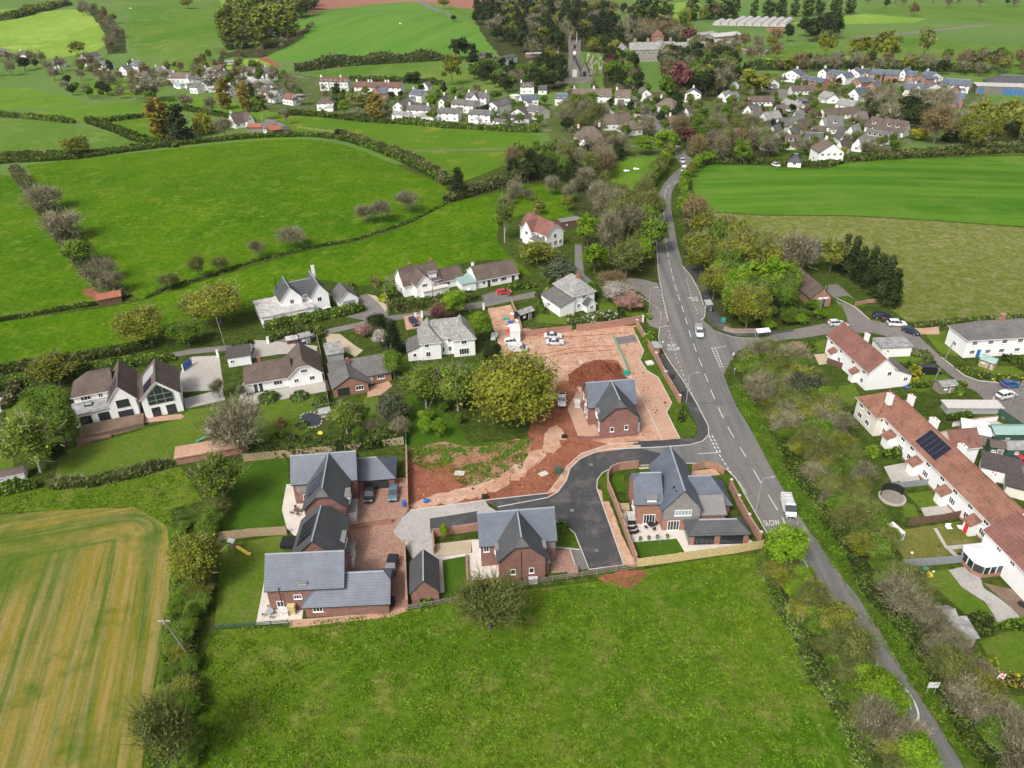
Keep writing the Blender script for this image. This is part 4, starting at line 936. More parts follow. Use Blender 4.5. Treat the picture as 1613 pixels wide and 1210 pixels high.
up_e = [P(*p) for p in smooth_px([(1074,412),(1067,384),(1061,352),(1057,322),(1061,295),(1082,278),(1092,262)],3)]
reg('asphalt_old',main_w+bayL+mid_w+low_w+low_e+mouth+bayR+up_e,name='road',px=False)
# lay-bys, patches, muddy edge
reg('redsoil',[(1182,672),(1256,807),(1302,870),(1353,940),(1422,1050),(1512,1195),(1530,1235),(1535,1235),(1518,1195),(1428,1050),(1359,940),(1307,868),(1260,805),(1185,671)],rough=.15,step=1.5,name='verge')
for q in ([(1128,640),(1142,639),(1150,655),(1135,657)],[(1168,722),(1178,721),(1186,736),(1175,738)],[(1056,466),(1064,466),(1068,478),(1059,478)],[(1240,850),(1262,848),(1276,868),(1254,872)]): reg('lane',q,name='road')
reg('lane',[(1053,513),(1039,516),(1037,533),(1044,552),(1056,572),(1076,600),(1096,634),(1091,610),(1080,575),(1066,545),(1056,520)],name='road')
reg('lane',[(1089,436),(1101,458),(1111,489),(1105,500),(1096,490),(1088,465),(1082,440)],name='road')
# east lane
reg('lane',[(1235,535),(1240,521),(1297,510),(1337,507),(1370,504),(1402,510),(1441,524),(1449,531),(1483,563),(1518,591),(1541,600),(1573,603),(1760,606),(1760,700),(1613,676),(1582,660),(1561,642),(1538,616),(1520,609),(1497,591),(1474,572),(1441,549),(1416,535),(1374,524),(1300,527),(1262,533)],name='lane')
reg('lane',[(1305,448),(1320,448),(1345,470),(1350,483),(1370,504),(1337,507),(1325,495),(1318,475),(1303,460)],name='lane')
reg('verge',[(1308,470),(1335,466),(1370,482),(1348,484)]); reg('verge',[(1300,478),(1325,480),(1336,503),(1300,506)])
# west lane
wl_u = [(1036,446),(1010,440),(995,438),(950,444),(900,452),(845,459),(800,468),(757,475),(700,486),(611,498),(578,505),(509,520),(430,537),(360,544),(300,550),(200,570),(100,586),(-100,605)]
wl_l = [(-100,612),(100,592),(200,577),(300,558),(360,552),(430,545),(509,528),(580,512),(612,506),(700,494),(757,485),(800,476),(845,468),(900,458),(950,452),(985,452),(1012,462),(1045,470),(1041,463)]
reg('lane',wl_u+wl_l,name='lane')
reg('lane',[(1010,462),(1041,466),(1052,505),(1050,514),(1037,518),(1025,514),(1018,505),(1024,488),(1022,472)],name='pavement')
reg('asphalt_new',[(1104,420),(1078,418),(1092,436),(1104,458),(1114,490),(1113,503),(1128,518),(1158,529),(1207,528),(1250,522),(1250,519),(1200,524),(1160,522),(1140,508),(1128,490),(1118,465),(1110,440)],name='pavement')
# driveways
reg('lane',[(565,490),(566,466),(577,463),(598,478),(612,497),(580,506),(535,497)],name='driveway'); reg('sandgravel',[(578,463),(592,466),(610,482),(608,492),(596,477)],name='driveway')
reg('concrete',[(280,618),(285,585),(303,562),(345,560),(352,608),(350,614)],name='driveway'); reg('gravel',[(289,628),(350,613),(355,630),(292,644)],name='patio')
reg('sandgravel',[(515,540),(512,526),(535,526),(560,545),(572,552),(560,562),(545,555),(530,545)],name='driveway'); reg('concrete',[(402,548),(400,536),(425,536),(450,540),(500,545),(498,556),(440,558),(395,565)],name='driveway')
reg('concrete',[(376,632),(380,612),(395,570),(400,575),(388,622),(515,598),(520,615),(430,632),(380,640)],name='patio')
reg('pinkpave',[(580,610),(612,600),(618,608),(600,622),(578,626)],name='patio')
reg('deckwood',[(120,690),(160,665),(228,655),(228,672),(180,685),(122,705)],name='decking'); reg('pinkpave',[(228,666),(228,658),(285,652),(290,656),(285,660)],name='patio')
reg('pinkpave',[(636,498),(664,494),(668,515),(640,520)],name='driveway'); reg('asphalt_old',[(758,466),(790,456),(800,462),(800,468),(762,474)],name='driveway')
reg('gravel',[(-80,640),(8,630),(14,600),(30,597),(25,612),(12,640),(-80,720)],name='driveway')
# --- building site
reg('tansoil',[(768,486),(805,480),(822,516),(862,522),(905,518),(1003,512),(1012,530),(1014,553),(1008,567),(1030,590),(1056,632),(1050,650),(1068,690),(1042,693),(1009,706.7),(958,708),(900,716),(850,718),(835,700),(840,660),(868,640),(850,590),(836,562),(800,570),(780,530)],rough=.25,step=2,name='bare_soil')
reg('redsoil',[(836,720),(830,690),(840,660),(868,640),(880,600),(908,600),(912,640),(902,660),(920,690),(960,700),(1009,694),(1009,706.7),(958,708),(914,722),(894,743),(892,757),(879,775),(863,784),(784,799),(763,787),(645,804),(641,760),(642,728),(700,718),(790,735)],rough=.2,step=2,name='bare_soil')
reg('soilgrass',[(642,728),(645,705),(700,696),(745,705),(830,690),(838,700),(820,740),(790,760),(740,765),(715,730)],rough=.5,step=2,name='bare_soil')
reg('tansoil',smooth_px([(650,802),(665,790),(720,770),(780,752),(830,722),(862,690),(872,668),(886,690),(862,722),(820,752),(775,775),(720,792)],3,True),rough=.8,step=1.1,name='bare_soil')
reg('redsoil',smooth_px([(905,595),(915,575),(945,566),(975,570),(985,592),(975,600),(940,604)],3,True),rough=.4,step=1.5,name='bare_soil')
reg('pinkpave',[(894,644),(909,616),(927,640),(927,670),(946,685),(910.5,687)],name='patio')
reg('pinkpave',[(966,534),(1000,526),(1014,553),(1008,567),(1019,584),(1037,595),(1058,635),(1050,650),(1071,691),(1042,693),(1023,650),(1002,612),(991,586),(980,560)],name='driveway')
reg('lane',[(970,532),(999,527),(1005,538),(975,543)],name='driveway')
reg('verge',[(998,516),(1005,513),(1040,575),(1075,640),(1099,675),(1092,688),(1071,691),(1050,650),(1058,635),(1037,595),(1019,584),(1008,567),(1014,553),(1002,528)])
reg('asphalt_new',[(1036,548),(1042,556),(1056,574),(1076,602),(1096,636),(1114,673),(1115,684),(1106,694),(1086,700),(1009,706),(989,706),(1000,695),(1042,693.5),(1092,690),(1100,680),(1098,668),(1071,618),(1045,573)],name='pavement')
reg('asphalt_new',[(1009,706.7),(989,706.7),(961,707),(937,713),(914,723),(898,738),(892,757),(879,775),(863,784),(784,799),(784,806),(800,812),(870,806),(876,821),(892,828),(905.6,841),(916,867),(928,897.5),(982.6,890),(940,769),(941,756),(949,745),(965,737),(1005,733.6),(1040,732),(1060,726),(1040,714)],name='road')
reg('tansoil',[(937,713),(989,706.7),(1000,697),(960,700),(915,715),(893,735),(880,755),(863,776),(879,775),(892,757),(898,738),(914,723)],name='verge',rough=.08)
reg('asphalt_new',[(767,788),(788,785),(863,777),(863,784),(784,799)],name='pavement'); reg('gravel',[(646,804),(763,787),(770,798),(784,806),(752,832),(685,846),(684,862),(692,880),(650,880),(638,858),(619,838),(634,815)],name='driveway')
reg('asphalt_new',[(677,817),(752,805),(752,829),(678,840)],name='driveway')
reg('verge',[(876,822),(892,828),(905.6,841),(913,862),(898,864),(873,862)])
reg('asphalt_old',[(868,864),(900,862),(914,866),(926,896),(908,898),(868,903)],name='driveway'); reg('redblock',[(866,868),(898,866),(907,900),(868,903)],name='driveway')
reg('redblock',[(556,757),(642,752),(643,803),(634,815),(619,838),(638,858),(642,957),(617,965),(540,897),(546,825)],name='driveway')
# patios of the new houses
reg('patio',[(403,984),(418,905),(440,905),(478,955),(475,982)],name='patio'); reg('pinkpave',[(455,977),(615,964),(642,955),(642,962),(615,972),(457,989)],name='patio')
reg('patio',[(444,803),(451,763),(470,762),(489,815),(465,845),(452,833)],name='patio')
reg('patio',[(742,850),(790,848),(790,915),(736,919),(734,875),(744,870)],name='patio'); reg('sandgravel',[(684,857),(742,850),(742,870),(689,877)],name='gravel_bed')
reg('patio',[(689,877.5),(742,870.5),(744,874),(697,882.5),(700,933),(692,934)],name='path'); reg('turf',[(697.2,882.7),(731,878.5),(738,931),(695,944),(693,935),(700,933)])
reg('patio',[(971,787),(1003,822),(1034,822),(1178,847),(1190,857),(1079,871),(1066,848.5),(998,854)],name='patio'); reg('turf',[(998,854.3),(1066,848.8),(1077.5,871),(1007,877.5)]); reg('turf',[(960,754),(983,747),(983,774),(965,774)])
reg('tansoil',[(941,770),(955,775),(978,840),(1004,894),(983,889)],rough=.12,step=1,name='verge'); reg('verge',[(945,752),(955,742),(1000,736),(1003,738),(962,745),(957,765),(962,790),(950,790)])
reg('verge',[(1085,732),(1123,733),(1145,742),(1158,756),(1186,805),(1206,842),(1196,846),(1160,780),(1140,755),(1085,737)]); reg('pinkpave',[(1090,742),(1125,738),(1135,748),(1088,752)],name='patio')
reg('redsoil',smooth_px([(945,912),(960,903),(1010,897),(1012,912),(990,924),(958,922)],3,True),rough=.35,step=1,name='bare_soil')
# --- verge east of the main road and the terrace gardens
reg('verge',[(1162,600),(1200,640),(1260,760),(1330,870),(1430,1010),(1560,1200),(1600,1330),(1570,1330),(1510,1195),(1420,1050),(1351,940),(1300,870),(1254,807),(1180,672),(1150,612)],rough=.2,step=3)
reg('lawn',[(1280,541),(1302,534),(1298,555),(1283,556)]); reg('lawn',[(1320,609),(1345,605),(1356,625),(1340,640),(1325,628)]); reg('sandgravel',[(1282,558),(1300,557),(1312,572),(1290,575)],name='patio')
reg('lawn',[(1372,532),(1412,538),(1430,548),(1400,550),(1380,545)]); reg('lawn',[(1420,590),(1452,570),(1486,590),(1500,598),(1488,606),(1450,618),(1430,612)]); reg('lawn',[(1395,560),(1440,558),(1460,566),(1420,575)])
reg('concrete',[(1392,735),(1430,728),(1445,752),(1405,760)],name='patio'); reg('concrete',[(1412,740),(1440,735),(1452,762),(1420,764)],name='patio')
reg('lawn',[(1428,778),(1476,772),(1490,795),(1450,800)]); reg('lawn',[(1420,790),(1440,795),(1450,818),(1425,815)]); reg('concrete',[(1450,800),(1492,795),(1525,812),(1460,820)],name='patio')
reg('drylawn',[(1420,835),(1465,828),(1530,818),(1560,856),(1470,882),(1425,880),(1410,860)]); reg('concrete',[(1470,832),(1476,832),(1492,860),(1552,854),(1551,859),(1500,866),(1515,880),(1508,881),(1488,862)],name='path')
reg('lawn',[(1440,900),(1495,897),(1560,960),(1575,985),(1545,990),(1490,940)]); reg('gravel',[(1493,897),(1535,893),(1550,925),(1590,955),(1613,975),(1660,990),(1650,1000),(1575,985),(1555,950),(1515,925)],name='patio',rough=.2)
reg('deckwood',[(1548,918),(1580,925),(1660,940),(1660,985),(1610,972)],name='decking'); reg('lawn',[(1545,1010),(1613,985),(1760,1000),(1760,1060),(1613,1075),(1565,1060)]); reg('lawn',[(1560,1105),(1613,1095),(1760,1100),(1760,1200),(1640,1210),(1590,1170)])
reg('concrete',[(1508,668),(1560,658),(1580,668),(1600,700),(1520,690)],name='yard'); reg('asphalt_old',[(1580,738),(1620,725),(1760,735),(1760,760),(1640,765)],name='yard')
reg('lawn',[(1458,527),(1492,520),(1495,540),(1510,562),(1480,555)]); reg('lawn',[(1530,578),(1613,576),(1613,590),(1545,590)])
reg('tansoil',[(1440,517),(1480,514),(1478,526),(1448,527)],rough=.3,step=2,name='bare_soil')
def build_ground():
    pts = []; faces = []
    for mat,pl,nm in REG:
        # drop repeated neighbours
        q = []
        for p in pl:
            if not q or math.hypot(p[0]-q[-1][0],p[1]-q[-1][1]) > .05: q.append(p)
        if math.hypot(q[0][0]-q[-1][0],q[0][1]-q[-1][1]) < .05: q.pop()
        # long edges follow the relief
        q = resample(q+[q[0]],14 if max(dist(*p) for p in q) < 700 else 40)[:-1]
        faces.append(list(range(len(pts),len(pts)+len(q)))); pts += q
    base = len(faces)
    b = len(pts); pts += [(-4500,-1500),(4500,-1500),(4500,6500),(-4500,6500)]; faces.insert(0,[b,b+1,b+2,b+3])
    for gx in range(-760,761,20):
        for gy in range(200,1500,20): pts.append((gx+.37,gy+.53))
    for gx in range(-3000,3001,120):
        for gy in range(-900,4200,120):
            if not (-780 < gx < 780 and 180 < gy < 1520): pts.append((gx+.77,gy+.13))
    eds = [(f[i],f[(i+1) % len(f)]) for f in faces for i in range(len(f))]
    co,ed,fc,ov,oe,of = geometry.delaunay_2d_cdt([Vector(p) for p in pts],eds,[],0,1e-4)
    vz = [(v.x,v.y,hgt(v.x,v.y)) for v in co]
    XY = np.array([(v.x,v.y) for v in co]); T3 = np.array([list(f)[:3] for f in fc]); CEN = XY[T3].mean(1); own = np.zeros(len(fc),int)
    PT = np.array(pts)
    for k,f in enumerate(faces[1:]):
        q = PT[f]; lo,hi = q.min(0),q.max(0); idx = np.where((CEN[:,0] > lo[0]) & (CEN[:,0] < hi[0]) & (CEN[:,1] > lo[1]) & (CEN[:,1] < hi[1]))[0]
        if not len(idx): continue
        x,y = CEN[idx,0],CEN[idx,1]; ins = np.zeros(len(idx),bool); r = np.roll(q,1,0)
        for (x1,y1),(x2,y2) in zip(q,r):
            if y1 != y2: ins ^= ((y1 > y) != (y2 > y)) & (x < (x2-x1)*(y-y1)/(y2-y1)+x1)
        own[idx[ins]] = k+1
    groups = {}
    for f,k in zip(fc,own):
        mat,nm = ('rough','ground') if k == 0 else (REG[k-1][0],REG[k-1][2])
        groups.setdefault(nm,[]).append((list(f),mat))
    for nm,fl in groups.items():
        mats = sorted(set(m_ for _,m_ in fl)); used = {}; V = []; FF = []; mi = []
        for f,m_ in fl:
            g = []
            for i in f:
                if i not in used: used[i] = len(V); V.append(vz[i])
                g.append(used[i])
            FF.append(g); mi.append(mats.index(m_))
        me = bpy.data.meshes.new(nm); me.from_pydata(V,[],FF)
        for m_ in mats: me.materials.append(M[m_])
        me.polygons.foreach_set('material_index',mi); me.polygons.foreach_set('use_smooth',[True]*len(FF)); me.update()
        o = mobj(nm,me); o['kind'] = 'structure'
build_ground()
ROAD = [o for o in scene.objects if o.name == 'road'][0]
# ------------------------------------------------------------------ kerbs and painted markings
def strip(mb,pl,w,z=.006,m=0,h=0):
    n = len(pl)
    L_,R_ = [],[]
    for i,(x,y) in enumerate(pl):
        a = pl[max(0,i-1)]; b = pl[min(n-1,i+1)]; dx,dy = b[0]-a[0],b[1]-a[1]; q = math.hypot(dx,dy) or 1; nx,ny = -dy/q*w/2,dx/q*w/2
        L_.append((x+nx,y+ny)); R_.append((x-nx,y-ny))
    for i in range(n-1):
        if h: mb.prism([R_[i],R_[i+1],L_[i+1],L_[i]],-.1,h,m)
        else: a,b = hgt(*pl[i])*1.002+z,hgt(*pl[i+1])*1.002+z; mb.poly([(*R_[i],a),(*R_[i+1],b),(*L_[i+1],b),(*L_[i],a)],m)
def dashes(mb,pl,on,off,w,z=.006):
    pts = resample(pl,.25); i = 0; s = 0; on_ = True; cur = [pts[0]]
    for a,b in zip(pts,pts[1:]):
        d = math.hypot(b[0]-a[0],b[1]-a[1]); s += d
        if on_: cur.append(b)
        if s > (on if on_ else off):
            if on_: strip(mb,cur[::max(1,len(cur)-1)] if len(cur) < 12 else cur[::4],w,z)
            on_ = not on_; s = 0; cur = [b]
mk = MB()
ctr = [P(*p) for p in smooth_px([(1067,285),(1051,296),(1046,318),(1046,352),(1050,390),(1056,420),(1064,452),(1077,492),(1090,535),(1110,588),(1127,632),(1148,675),(1175,720),(1203,768),(1232,815)],4)]
dashes(mk,ctr[:28],4,2.2,.14); dashes(mk,ctr[27:],4.0,3.0,.15)
low_c = [P(*q) for q in ((1232,815),(1265,881),(1296,930),(1365,1042),(1389,1082),(1440,1180))]; dashes(mk,low_c,5,5,.13)
for pts in ([(1042,463),(1051,503)],[(1036,452),(1041,463)],[(1053,520),(1062,552),(1076,590),(1095,632)],[(1081,440),(1090,470),(1100,498)]): dashes(mk,[P(*p) for p in pts],1.,.8,.12)
strip(mk,[P(*p) for p in [(1033.5,352),(1034.5,390),(1037,428),(1043,463),(1053,506)]],.1)
for o_ in (0,1): dashes(mk,[P(1121+o_*5.5,548),P(1136+o_*4,582)],.6,.35,.22)
strip(mk,[P(1122,549),P(1144,545)],.14); strip(mk,[P(*p) for p in [(1130,524),(1155,531),(1185,533)]],.09)
for o_ in (0,1): dashes(mk,[P(1117+o_*5,686),P(1131+o_*5,715)],.6,.35,.22)
dashes(mk,[P(*p) for p in [(1133,716),(1147,738),(1160,756)]],.6,.35,.2); strip(mk,[P(1099,715),P(1133,713)],.15)
strip(mk,[P(*p) for p in [(1164,758),(1176,778)]],.1)
def ring(cx,cy,rx,ry,w):
    n = 40
    for i in range(n):
        a,b = 2*math.pi*i/n,2*math.pi*(i+1)/n; q = [(cx+rx*math.cos(a),cy+ry*math.sin(a)),(cx+rx*math.cos(b),cy+ry*math.sin(b)),(cx+(rx-w)*math.cos(b),cy+(ry-w*2)*math.sin(b)),(cx+(rx-w)*math.cos(a),cy+(ry-w*2)*math.sin(a))]
        mk.poly([(x,y,.007) for x,y in q])
rx_,ry_ = P(1425,1103); ring(rx_-.1,ry_,1.35,3.3,.2)
tj = MB()
for a,b in ((P(1100,636),P(1166,634)),(P(1040,470),P(1083,466)),(P(1052,525),P(1098,518)),(P(1060,352),P(1034,353))): strip(tj,resample([a,b],1.5),.14,.004)
for pts in ([(1108,560),(1130,602),(1152,640),(1172,676)],[(1068,470),(1080,505),(1098,545)],[(1170,700),(1196,740),(1222,782)],[(1150,720),(1180,770),(1205,815),(1230,860)]): strip(tj,[(x+rng.uniform(-.12,.12),y) for x,y in resample([P(*p) for p in pts],1.2)],.07,.004)
tj.build('tar_joint',M['asphalt_new'],ROAD)
mkobj = mk.build('road_marking',M['whitepaint'],ROAD);
def road_text(s,px,py,size,sx,sy,rot,mat='whitepaint'):
    x,y = P(px,py); c = bpy.data.curves.new('t','FONT'); c.body = s; c.size = size; c.align_x = 'CENTER'; c.align_y = 'CENTER'; c.offset = 0
    o = bpy.data.objects.new('t',c); COL.objects.link(o); dg = bpy.context.evaluated_depsgraph_get(); me = bpy.data.meshes.new_from_object(o.evaluated_get(dg)); bpy.data.objects.remove(o)
    me.materials.clear(); me.materials.append(M[mat]); t = mobj('road_lettering',me,ROAD,(x,y,.008),math.radians(rot)); t.scale = (sx,sy,1); return t
road_text('BUS\nSTOP',1060,547,.85,1.5,2.3,4); road_text('BUS\nSTOP',1093,471,.85,1.3,2.0,184)
road_text('SLOW',1216,824,1.0,.98,1.9,2); road_text('40',rx_ and 1425,1103,1.0,1.6,3.6,180)
kb = MB()
for pts in ([(1053,513),(1039,516),(1037,533),(1044,552),(1056,572),(1076,600),(1097,635),(1116,672),(1116,685),(1107,695),(1086,701),(1040,704.5),(989,706.7),(961,707),(937,713),(914,723),(898,738),(892,757),(879,775),(863,784),(784,799)],
            [(876,821),(892,828),(905.6,841),(916,867),(928,897.5),(982.6,890),(940,769),(941,756),(949,745),(965,737),(1005,733.6),(1083,730),(1123,731),(1145,740),(1159,754),(1188,805),(1208,840)],
            [(1076,420),(1089,436),(1101,458),(1111,489),(1110,500),(1103,505)],[(1005,697),(960,700),(915,715),(893,735),(880,755),(863,777),(767,788),(646,804)],
            [(1042,693),(1023,650),(1002,612),(991,586)],[(1071,691),(1050,650),(1058,635),(1037,595),(1019,584),(1008,567),(1014,553),(1002,528)],[(908,898),(898,866)],[(873,862),(913,866)]):
    strip(kb,[P(*p) for p in pts],.16,h=.1)
kb.build('kerb',M['kerb'],ROAD)
kc = MB(); strip(kc,[P(*p) for p in [(1483,563),(1518,591),(1541,600),(1573,603)]],.2,h=.1); strip(kc,[P(*p) for p in [(1370,504),(1345,483),(1318,470)]],.2,h=.1); strip(kc,[P(*p) for p in [(1582,660),(1561,642),(1566,625)]],.25,h=.12); kc.build('kerb',M['kerb'],[o for o in scene.objects if o.name == 'lane'][0])
pd = MB()
for a,b,c,d in (((993,701),(1009,701),(1009,706),(992,706)),((1005,736),(1022,735),(1024,738.5),(1007,739.5))): pd.poly([(*P(*q),.02) for q in (d,c,b,a)])
pd.build('tactile_paving',M['sandgravel'],ROAD)
mh = MB()
for q in ((931,732),(901,804),(939,867),(1089,724),(1130,640),(1150,700),(1190,725)): x,y = P(*q); mh.box(x-.35,y-.35,-.05,x+.35,y+.35,.012)
mh.build('drain_cover',M['lane'],ROAD)
# ------------------------------------------------------------------ the new brick houses
def A_of(ox,oy,s,p): return P(ox+p[0]/s,oy+p[1]/s)
NB = dict(t='gable')
SLD = dict(roof='slate_dark')
# house above the close, T-plan with a white-rendered-free brick gable
w0 = dict(b=(-2.6,9.4,3.9,10.3),e=5,r=8.5,wins=[('S',.9,3.1,.9,1.1),('W',1.6,.9,.9,1.3),('W',4.6,.9,1.2,1.3),('W',3.0,3.2,1.0,1.2)])
w1 = dict(b=(.05,7.2,0,7.1),e=5,r=8.55,ax='y',ends=('half','gable'),roof='slate_dark',wins=[('S',2.1,1.6,.75,1.1,dict(n=1)),('S',5.0,1.6,.75,1.1,dict(n=1)),('E',1.2,.8,1.4,1.6)])
w2 = dict(b=(9.4-2.4,9.3,6.6,10.2),e=4.9,r=4.91,t='flat',roof='slate')
N3 = house('brick house with slate roof behind the hawthorn, half-hipped gable facing the lower field',A_of(620,640,3.781,(632,1052)),4.8,[w0,w1],'brick','slate',chmat='brick')
cl = MB(); cl.box(7.3,3.84,2.7,9.38,3.9,4.75); cl.build('timber_cladding',M['clad'],N3)
pp = MB(); pp.tube((3.5,-.06,0),(3.5,-.06,6.2),.05,.05,6); pp.build('drainpipe',M['black'],N3)
def cheek_dormer(root,x,y,z,side,w=1.5,d=1.6,h=1.1):
    mb = MB(); s = 1 if side == 'E' else -1; x0,x1 = sorted((x,x-s*d))
    mb.box(x0,y-w/2,z-.5,x1,y+w/2,z+h,0); mb.box(x0-.12,y-w/2-.15,z+h+.002,x1+.12,y+w/2+.15,z+h+.12,1)
    o = mb.build('dormer',[M['frame'],M['zinc']],root); f,p = win_mesh(w*.8,h*.8,2,'frame',True,'glass'); k = mobj('dormer_window',f,o,(x,y,z+.1),math.pi/2*s); mobj_p = None
    return o
def s_dormer(root,x,y,z,w=1.5,d=1.6,h=1.0,roof='zinc'):
    mb = MB(); mb.box(x-w/2,y,z-.4,x+w/2,y+d,z+h,0); mb.box(x-w/2-.2,y-.2,z+h+.002,x+w/2+.2,y+d,z+h+.14,1)
    o = mb.build('dormer',[M['frame'],M[roof]],root); f,p = win_mesh(w*.85,h*.85,2,'frame',True,'glass'); mobj('dormer_window',f,o,(x,y,z+.05)); return o
cheek_dormer(N3,7.55,2.6,3.9,'E'); cheek_dormer(N3,-.35,2.8,3.9,'W',1.3)
bay = MB(); bay.box(7.2,1.0,-.3,8.0,3.0,2.5); bay.build('bay',M['brick'],N3); bf = MB(); bf.box(7.15,.85,2.5,8.2,3.15,2.65); bf.build('bay_roof',M['zinc'],N3)
# garage
g0 = dict(b=(0,4.2,0,6.6),e=2.4,r=4.7,ax='y',roof='slate_dark',oh=.25,doors=[('N',2.1,2.4,2.1,'darkframe')])
N4 = house('small detached brick garage with steep dark slate roof beside the little lawn',P(649,951),5.5,[g0],'brick','slate_dark',cat='garage',name='garage')
# N5 by the junction
w0 = dict(b=(-1.4,8.4,5.2,11.6),e=4.8,r=8.3,wins=[('W',4.8,.9,.9,1.9,dict(n=1)),('W',2.9,.9,1.,1.9,dict(n=1)),('W',3.6,3.2,1.,1.3),('W',1.2,3.2,1.0,1.3)])
w1 = dict(b=(.05,7.5,0,8.3),e=4.8,r=8.35,ax='y',ends=('half','gable'),roof='slate_dark',wins=[('S',2.2,1.5,.8,1.15,dict(n=1)),('S',5.1,1.7,.8,1.15,dict(n=1)),('W',6.3,.8,1.3,1.9)])
N5 = house('unfinished brick house with slate roof on red soil beside the spoil heap',A_of(860,500,4.653,(400,890)),6.2,[w0,w1],'brick','slate')
cheek_dormer(N5,-.35,3.0,3.8,'W',1.4); b_ = MB(); b_.box(7.5,1.2,-.3,8.3,3.0,2.4); b_.build('bay',M['frame'],N5); b_ = MB(); b_.poly([(7.52,1.0,3.2),(8.6,1.0,2.5),(8.6,3.2,2.5),(7.52,3.2,3.3)]); b_.build('green_wrap',M['greenplastic'],N5)
pl_ = MB(); pl_.prism([(-4.6,.2),(.0,.1),(.0,-.1),(-4.7,-.05)],-.3,.75); tag(pl_.build('retaining_wall',M['brick'],None,loc=(*A_of(860,500,4.653,(400,890)),0),rz=math.radians(6.2)),'low brick retaining wall along the patio of the unfinished brick house','wall')
# N1
A1 = A_of(380,680,3.666,(283,380));
w0 = dict(b=(1.4,12.6,-2.0,4.4),e=5,r=8.4)
w1 = dict(b=(4.5,11.4,-9.6,1.4),e=5,r=8.5,ax='y',ends=('half','gable'),roof='slate_dark',wins=[('W',8.2,.9,1.2,1.2),('E',5.8,.9,.7,1.5,dict(n=1)),('S',5.6,1.0,.9,1.3)])
w2 = dict(b=(12.6,19.0,.6,6.6),e=2.6,r=5.0,ends=('gable','hip'))
N1 = house('northern brick house of the pair with two black cars on its drive, slate roof',A1,5.2,[w0,w1,w2],'brick','slate')
gd = MB(); gd.box(13.4,.5,0,17.9,.58,2.25); gd.build('garage_door',M['darkframe'],N1)
slope_panel(N1,w1,1,2.2,6.4,.7,3.1)
cl = MB(); cl.box(1.9,-2.07,2.4,4.4,-2.0,4.7); cl.build('timber_cladding',M['clad'],N1); add_win(N1,w0,'S',1.9,.9,.9,1.1)
cheek_dormer(N1,11.9,-6.5,3.9,'E',2.2,2.2,1.3); b_ = MB(); b_.box(11.4,-8.3,-.3,12.6,-5.2,2.4,0); b_.box(11.3,-8.5,2.402,12.9,-5.0,2.55,1); b_.build('porch',[M['frame'],M['zinc']],N1)
# N2
A2 = A_of(380,680,3.666,(190,1040))
w0 = dict(b=(-.4,11.0,.1,6.9),e=5,r=8.5,wins=[('S',4.4,2.4,1.2,.9,dict(n=3)),('S',1.6,.9,1.1,1.2)])
w1 = dict(b=(2.2,9.6,6.0,15.0),e=5,r=8.55,ax='y',ends=('gable','half'),roof='slate_dark',wins=[('E',3.0,.9,1.2,1.4),('W',4,.9,1.2,1.4)])
w2 = dict(b=(5.2,17.6,-1.4,5.3),e=2.7,r=5.5,ends=('hip','half'),wins=[('S',1.9,1.1,1.5,1.0,dict(n=3))])
N2 = house('southern brick house of the pair, long low slate wing over the lower field fence',A2,1.8,[w0,w1,w2],'brick','slate')
slope_panel(N2,w1,1,2.0,7.0,.6,3.2); s_dormer(N2,5.0,.25,4.4,1.2,1.4,1.0)
cheek_dormer(N2,9.9,10.4,3.9,'E',2.2,2.2,1.3); b_ = MB(); b_.box(9.6,8.6,-.3,10.8,11.7,2.4,0); b_.box(9.5,8.4,2.402,11.1,11.9,2.55,1); b_.build('porch',[M['frame'],M['zinc']],N2)
for k in ((2.1,6.0),(4.0,6.6)): q = MB(); q.box(k[0]-.12,k[1]-2.2,7.2,k[0]+.12,k[1]-1.95,7.75); q.build('roof_vent',M['black'],N2)
fl = MB(); fl.tube((1.6,-.25,1.4),(1.6,-.25,5.2),.07,.07,6); fl.build('flue',M['black'],N2)
# N6
A6 = A_of(900,680,4.48,(455,655))
w0 = dict(b=(-.1,4.2,.05,8.0),e=4.9,r=8.0,ends=('half','gable'),wins=[('S',2.3,.05,2.0,2.1,dict(n=4)),('W',4.6,1.0,.9,1.3),('W',6.2,1.0,.9,1.3)])
w1 = dict(b=(4.1,10.3,-1.7,10.5),e=4.9,r=8.7,ax='y',roof='slate',wins=[('S',1.9,.05,2.0,2.1,dict(n=4)),('S',3.3,3.3,2.8,1.2,dict(n=5,glass='paleglass'))])
w2 = dict(b=(9.6,16.4,1.9,8.0),e=2.8,r=6.3,ends=('gable','hip'))
w3 = dict(b=(10.3,14.8,-1.0,1.9),e=2.7,r=4.3,t='mono',roof='zinc')
w4 = dict(b=(7.9,17.6,-5.3,-1.9),e=2.5,r=3.9,t='hip',roof='slate_dark',oh=.35,wall='glass',wins=[])
N6 = house('large new brick house with grey timber gable and glazed garden room beside the main road',A6,.3,[w0,w1,w2,w3,w4],'brick2','slate')
cl = MB(); cl.poly([(4.1,-1.77,2.35),(10.3,-1.77,2.35),(10.3,-1.77,4.8),(7.2,-1.77,8.45),(4.1,-1.77,4.8)]); cl.poly([(4.04,-1.7,2.35),(4.04,.05,2.35),(4.04,.05,4.8),(4.04,-1.7,4.8)][::-1]); cl.build('timber_cladding',M['clad'],N6)
o = [c for c in N6.children if c.name.startswith('window') and abs(c.location.z-3.3) < .1];
for c in o: c.location.y -= .08
for xx,ww in ((8.0,.7),(12.1,.9),(16.9,.75)): b_ = MB(); b_.box(xx-.05,-5.42,-.2,xx+ww,-5.2,2.4); b_.build('brick_pier',M['brick2'],N6)
fr_ = MB();
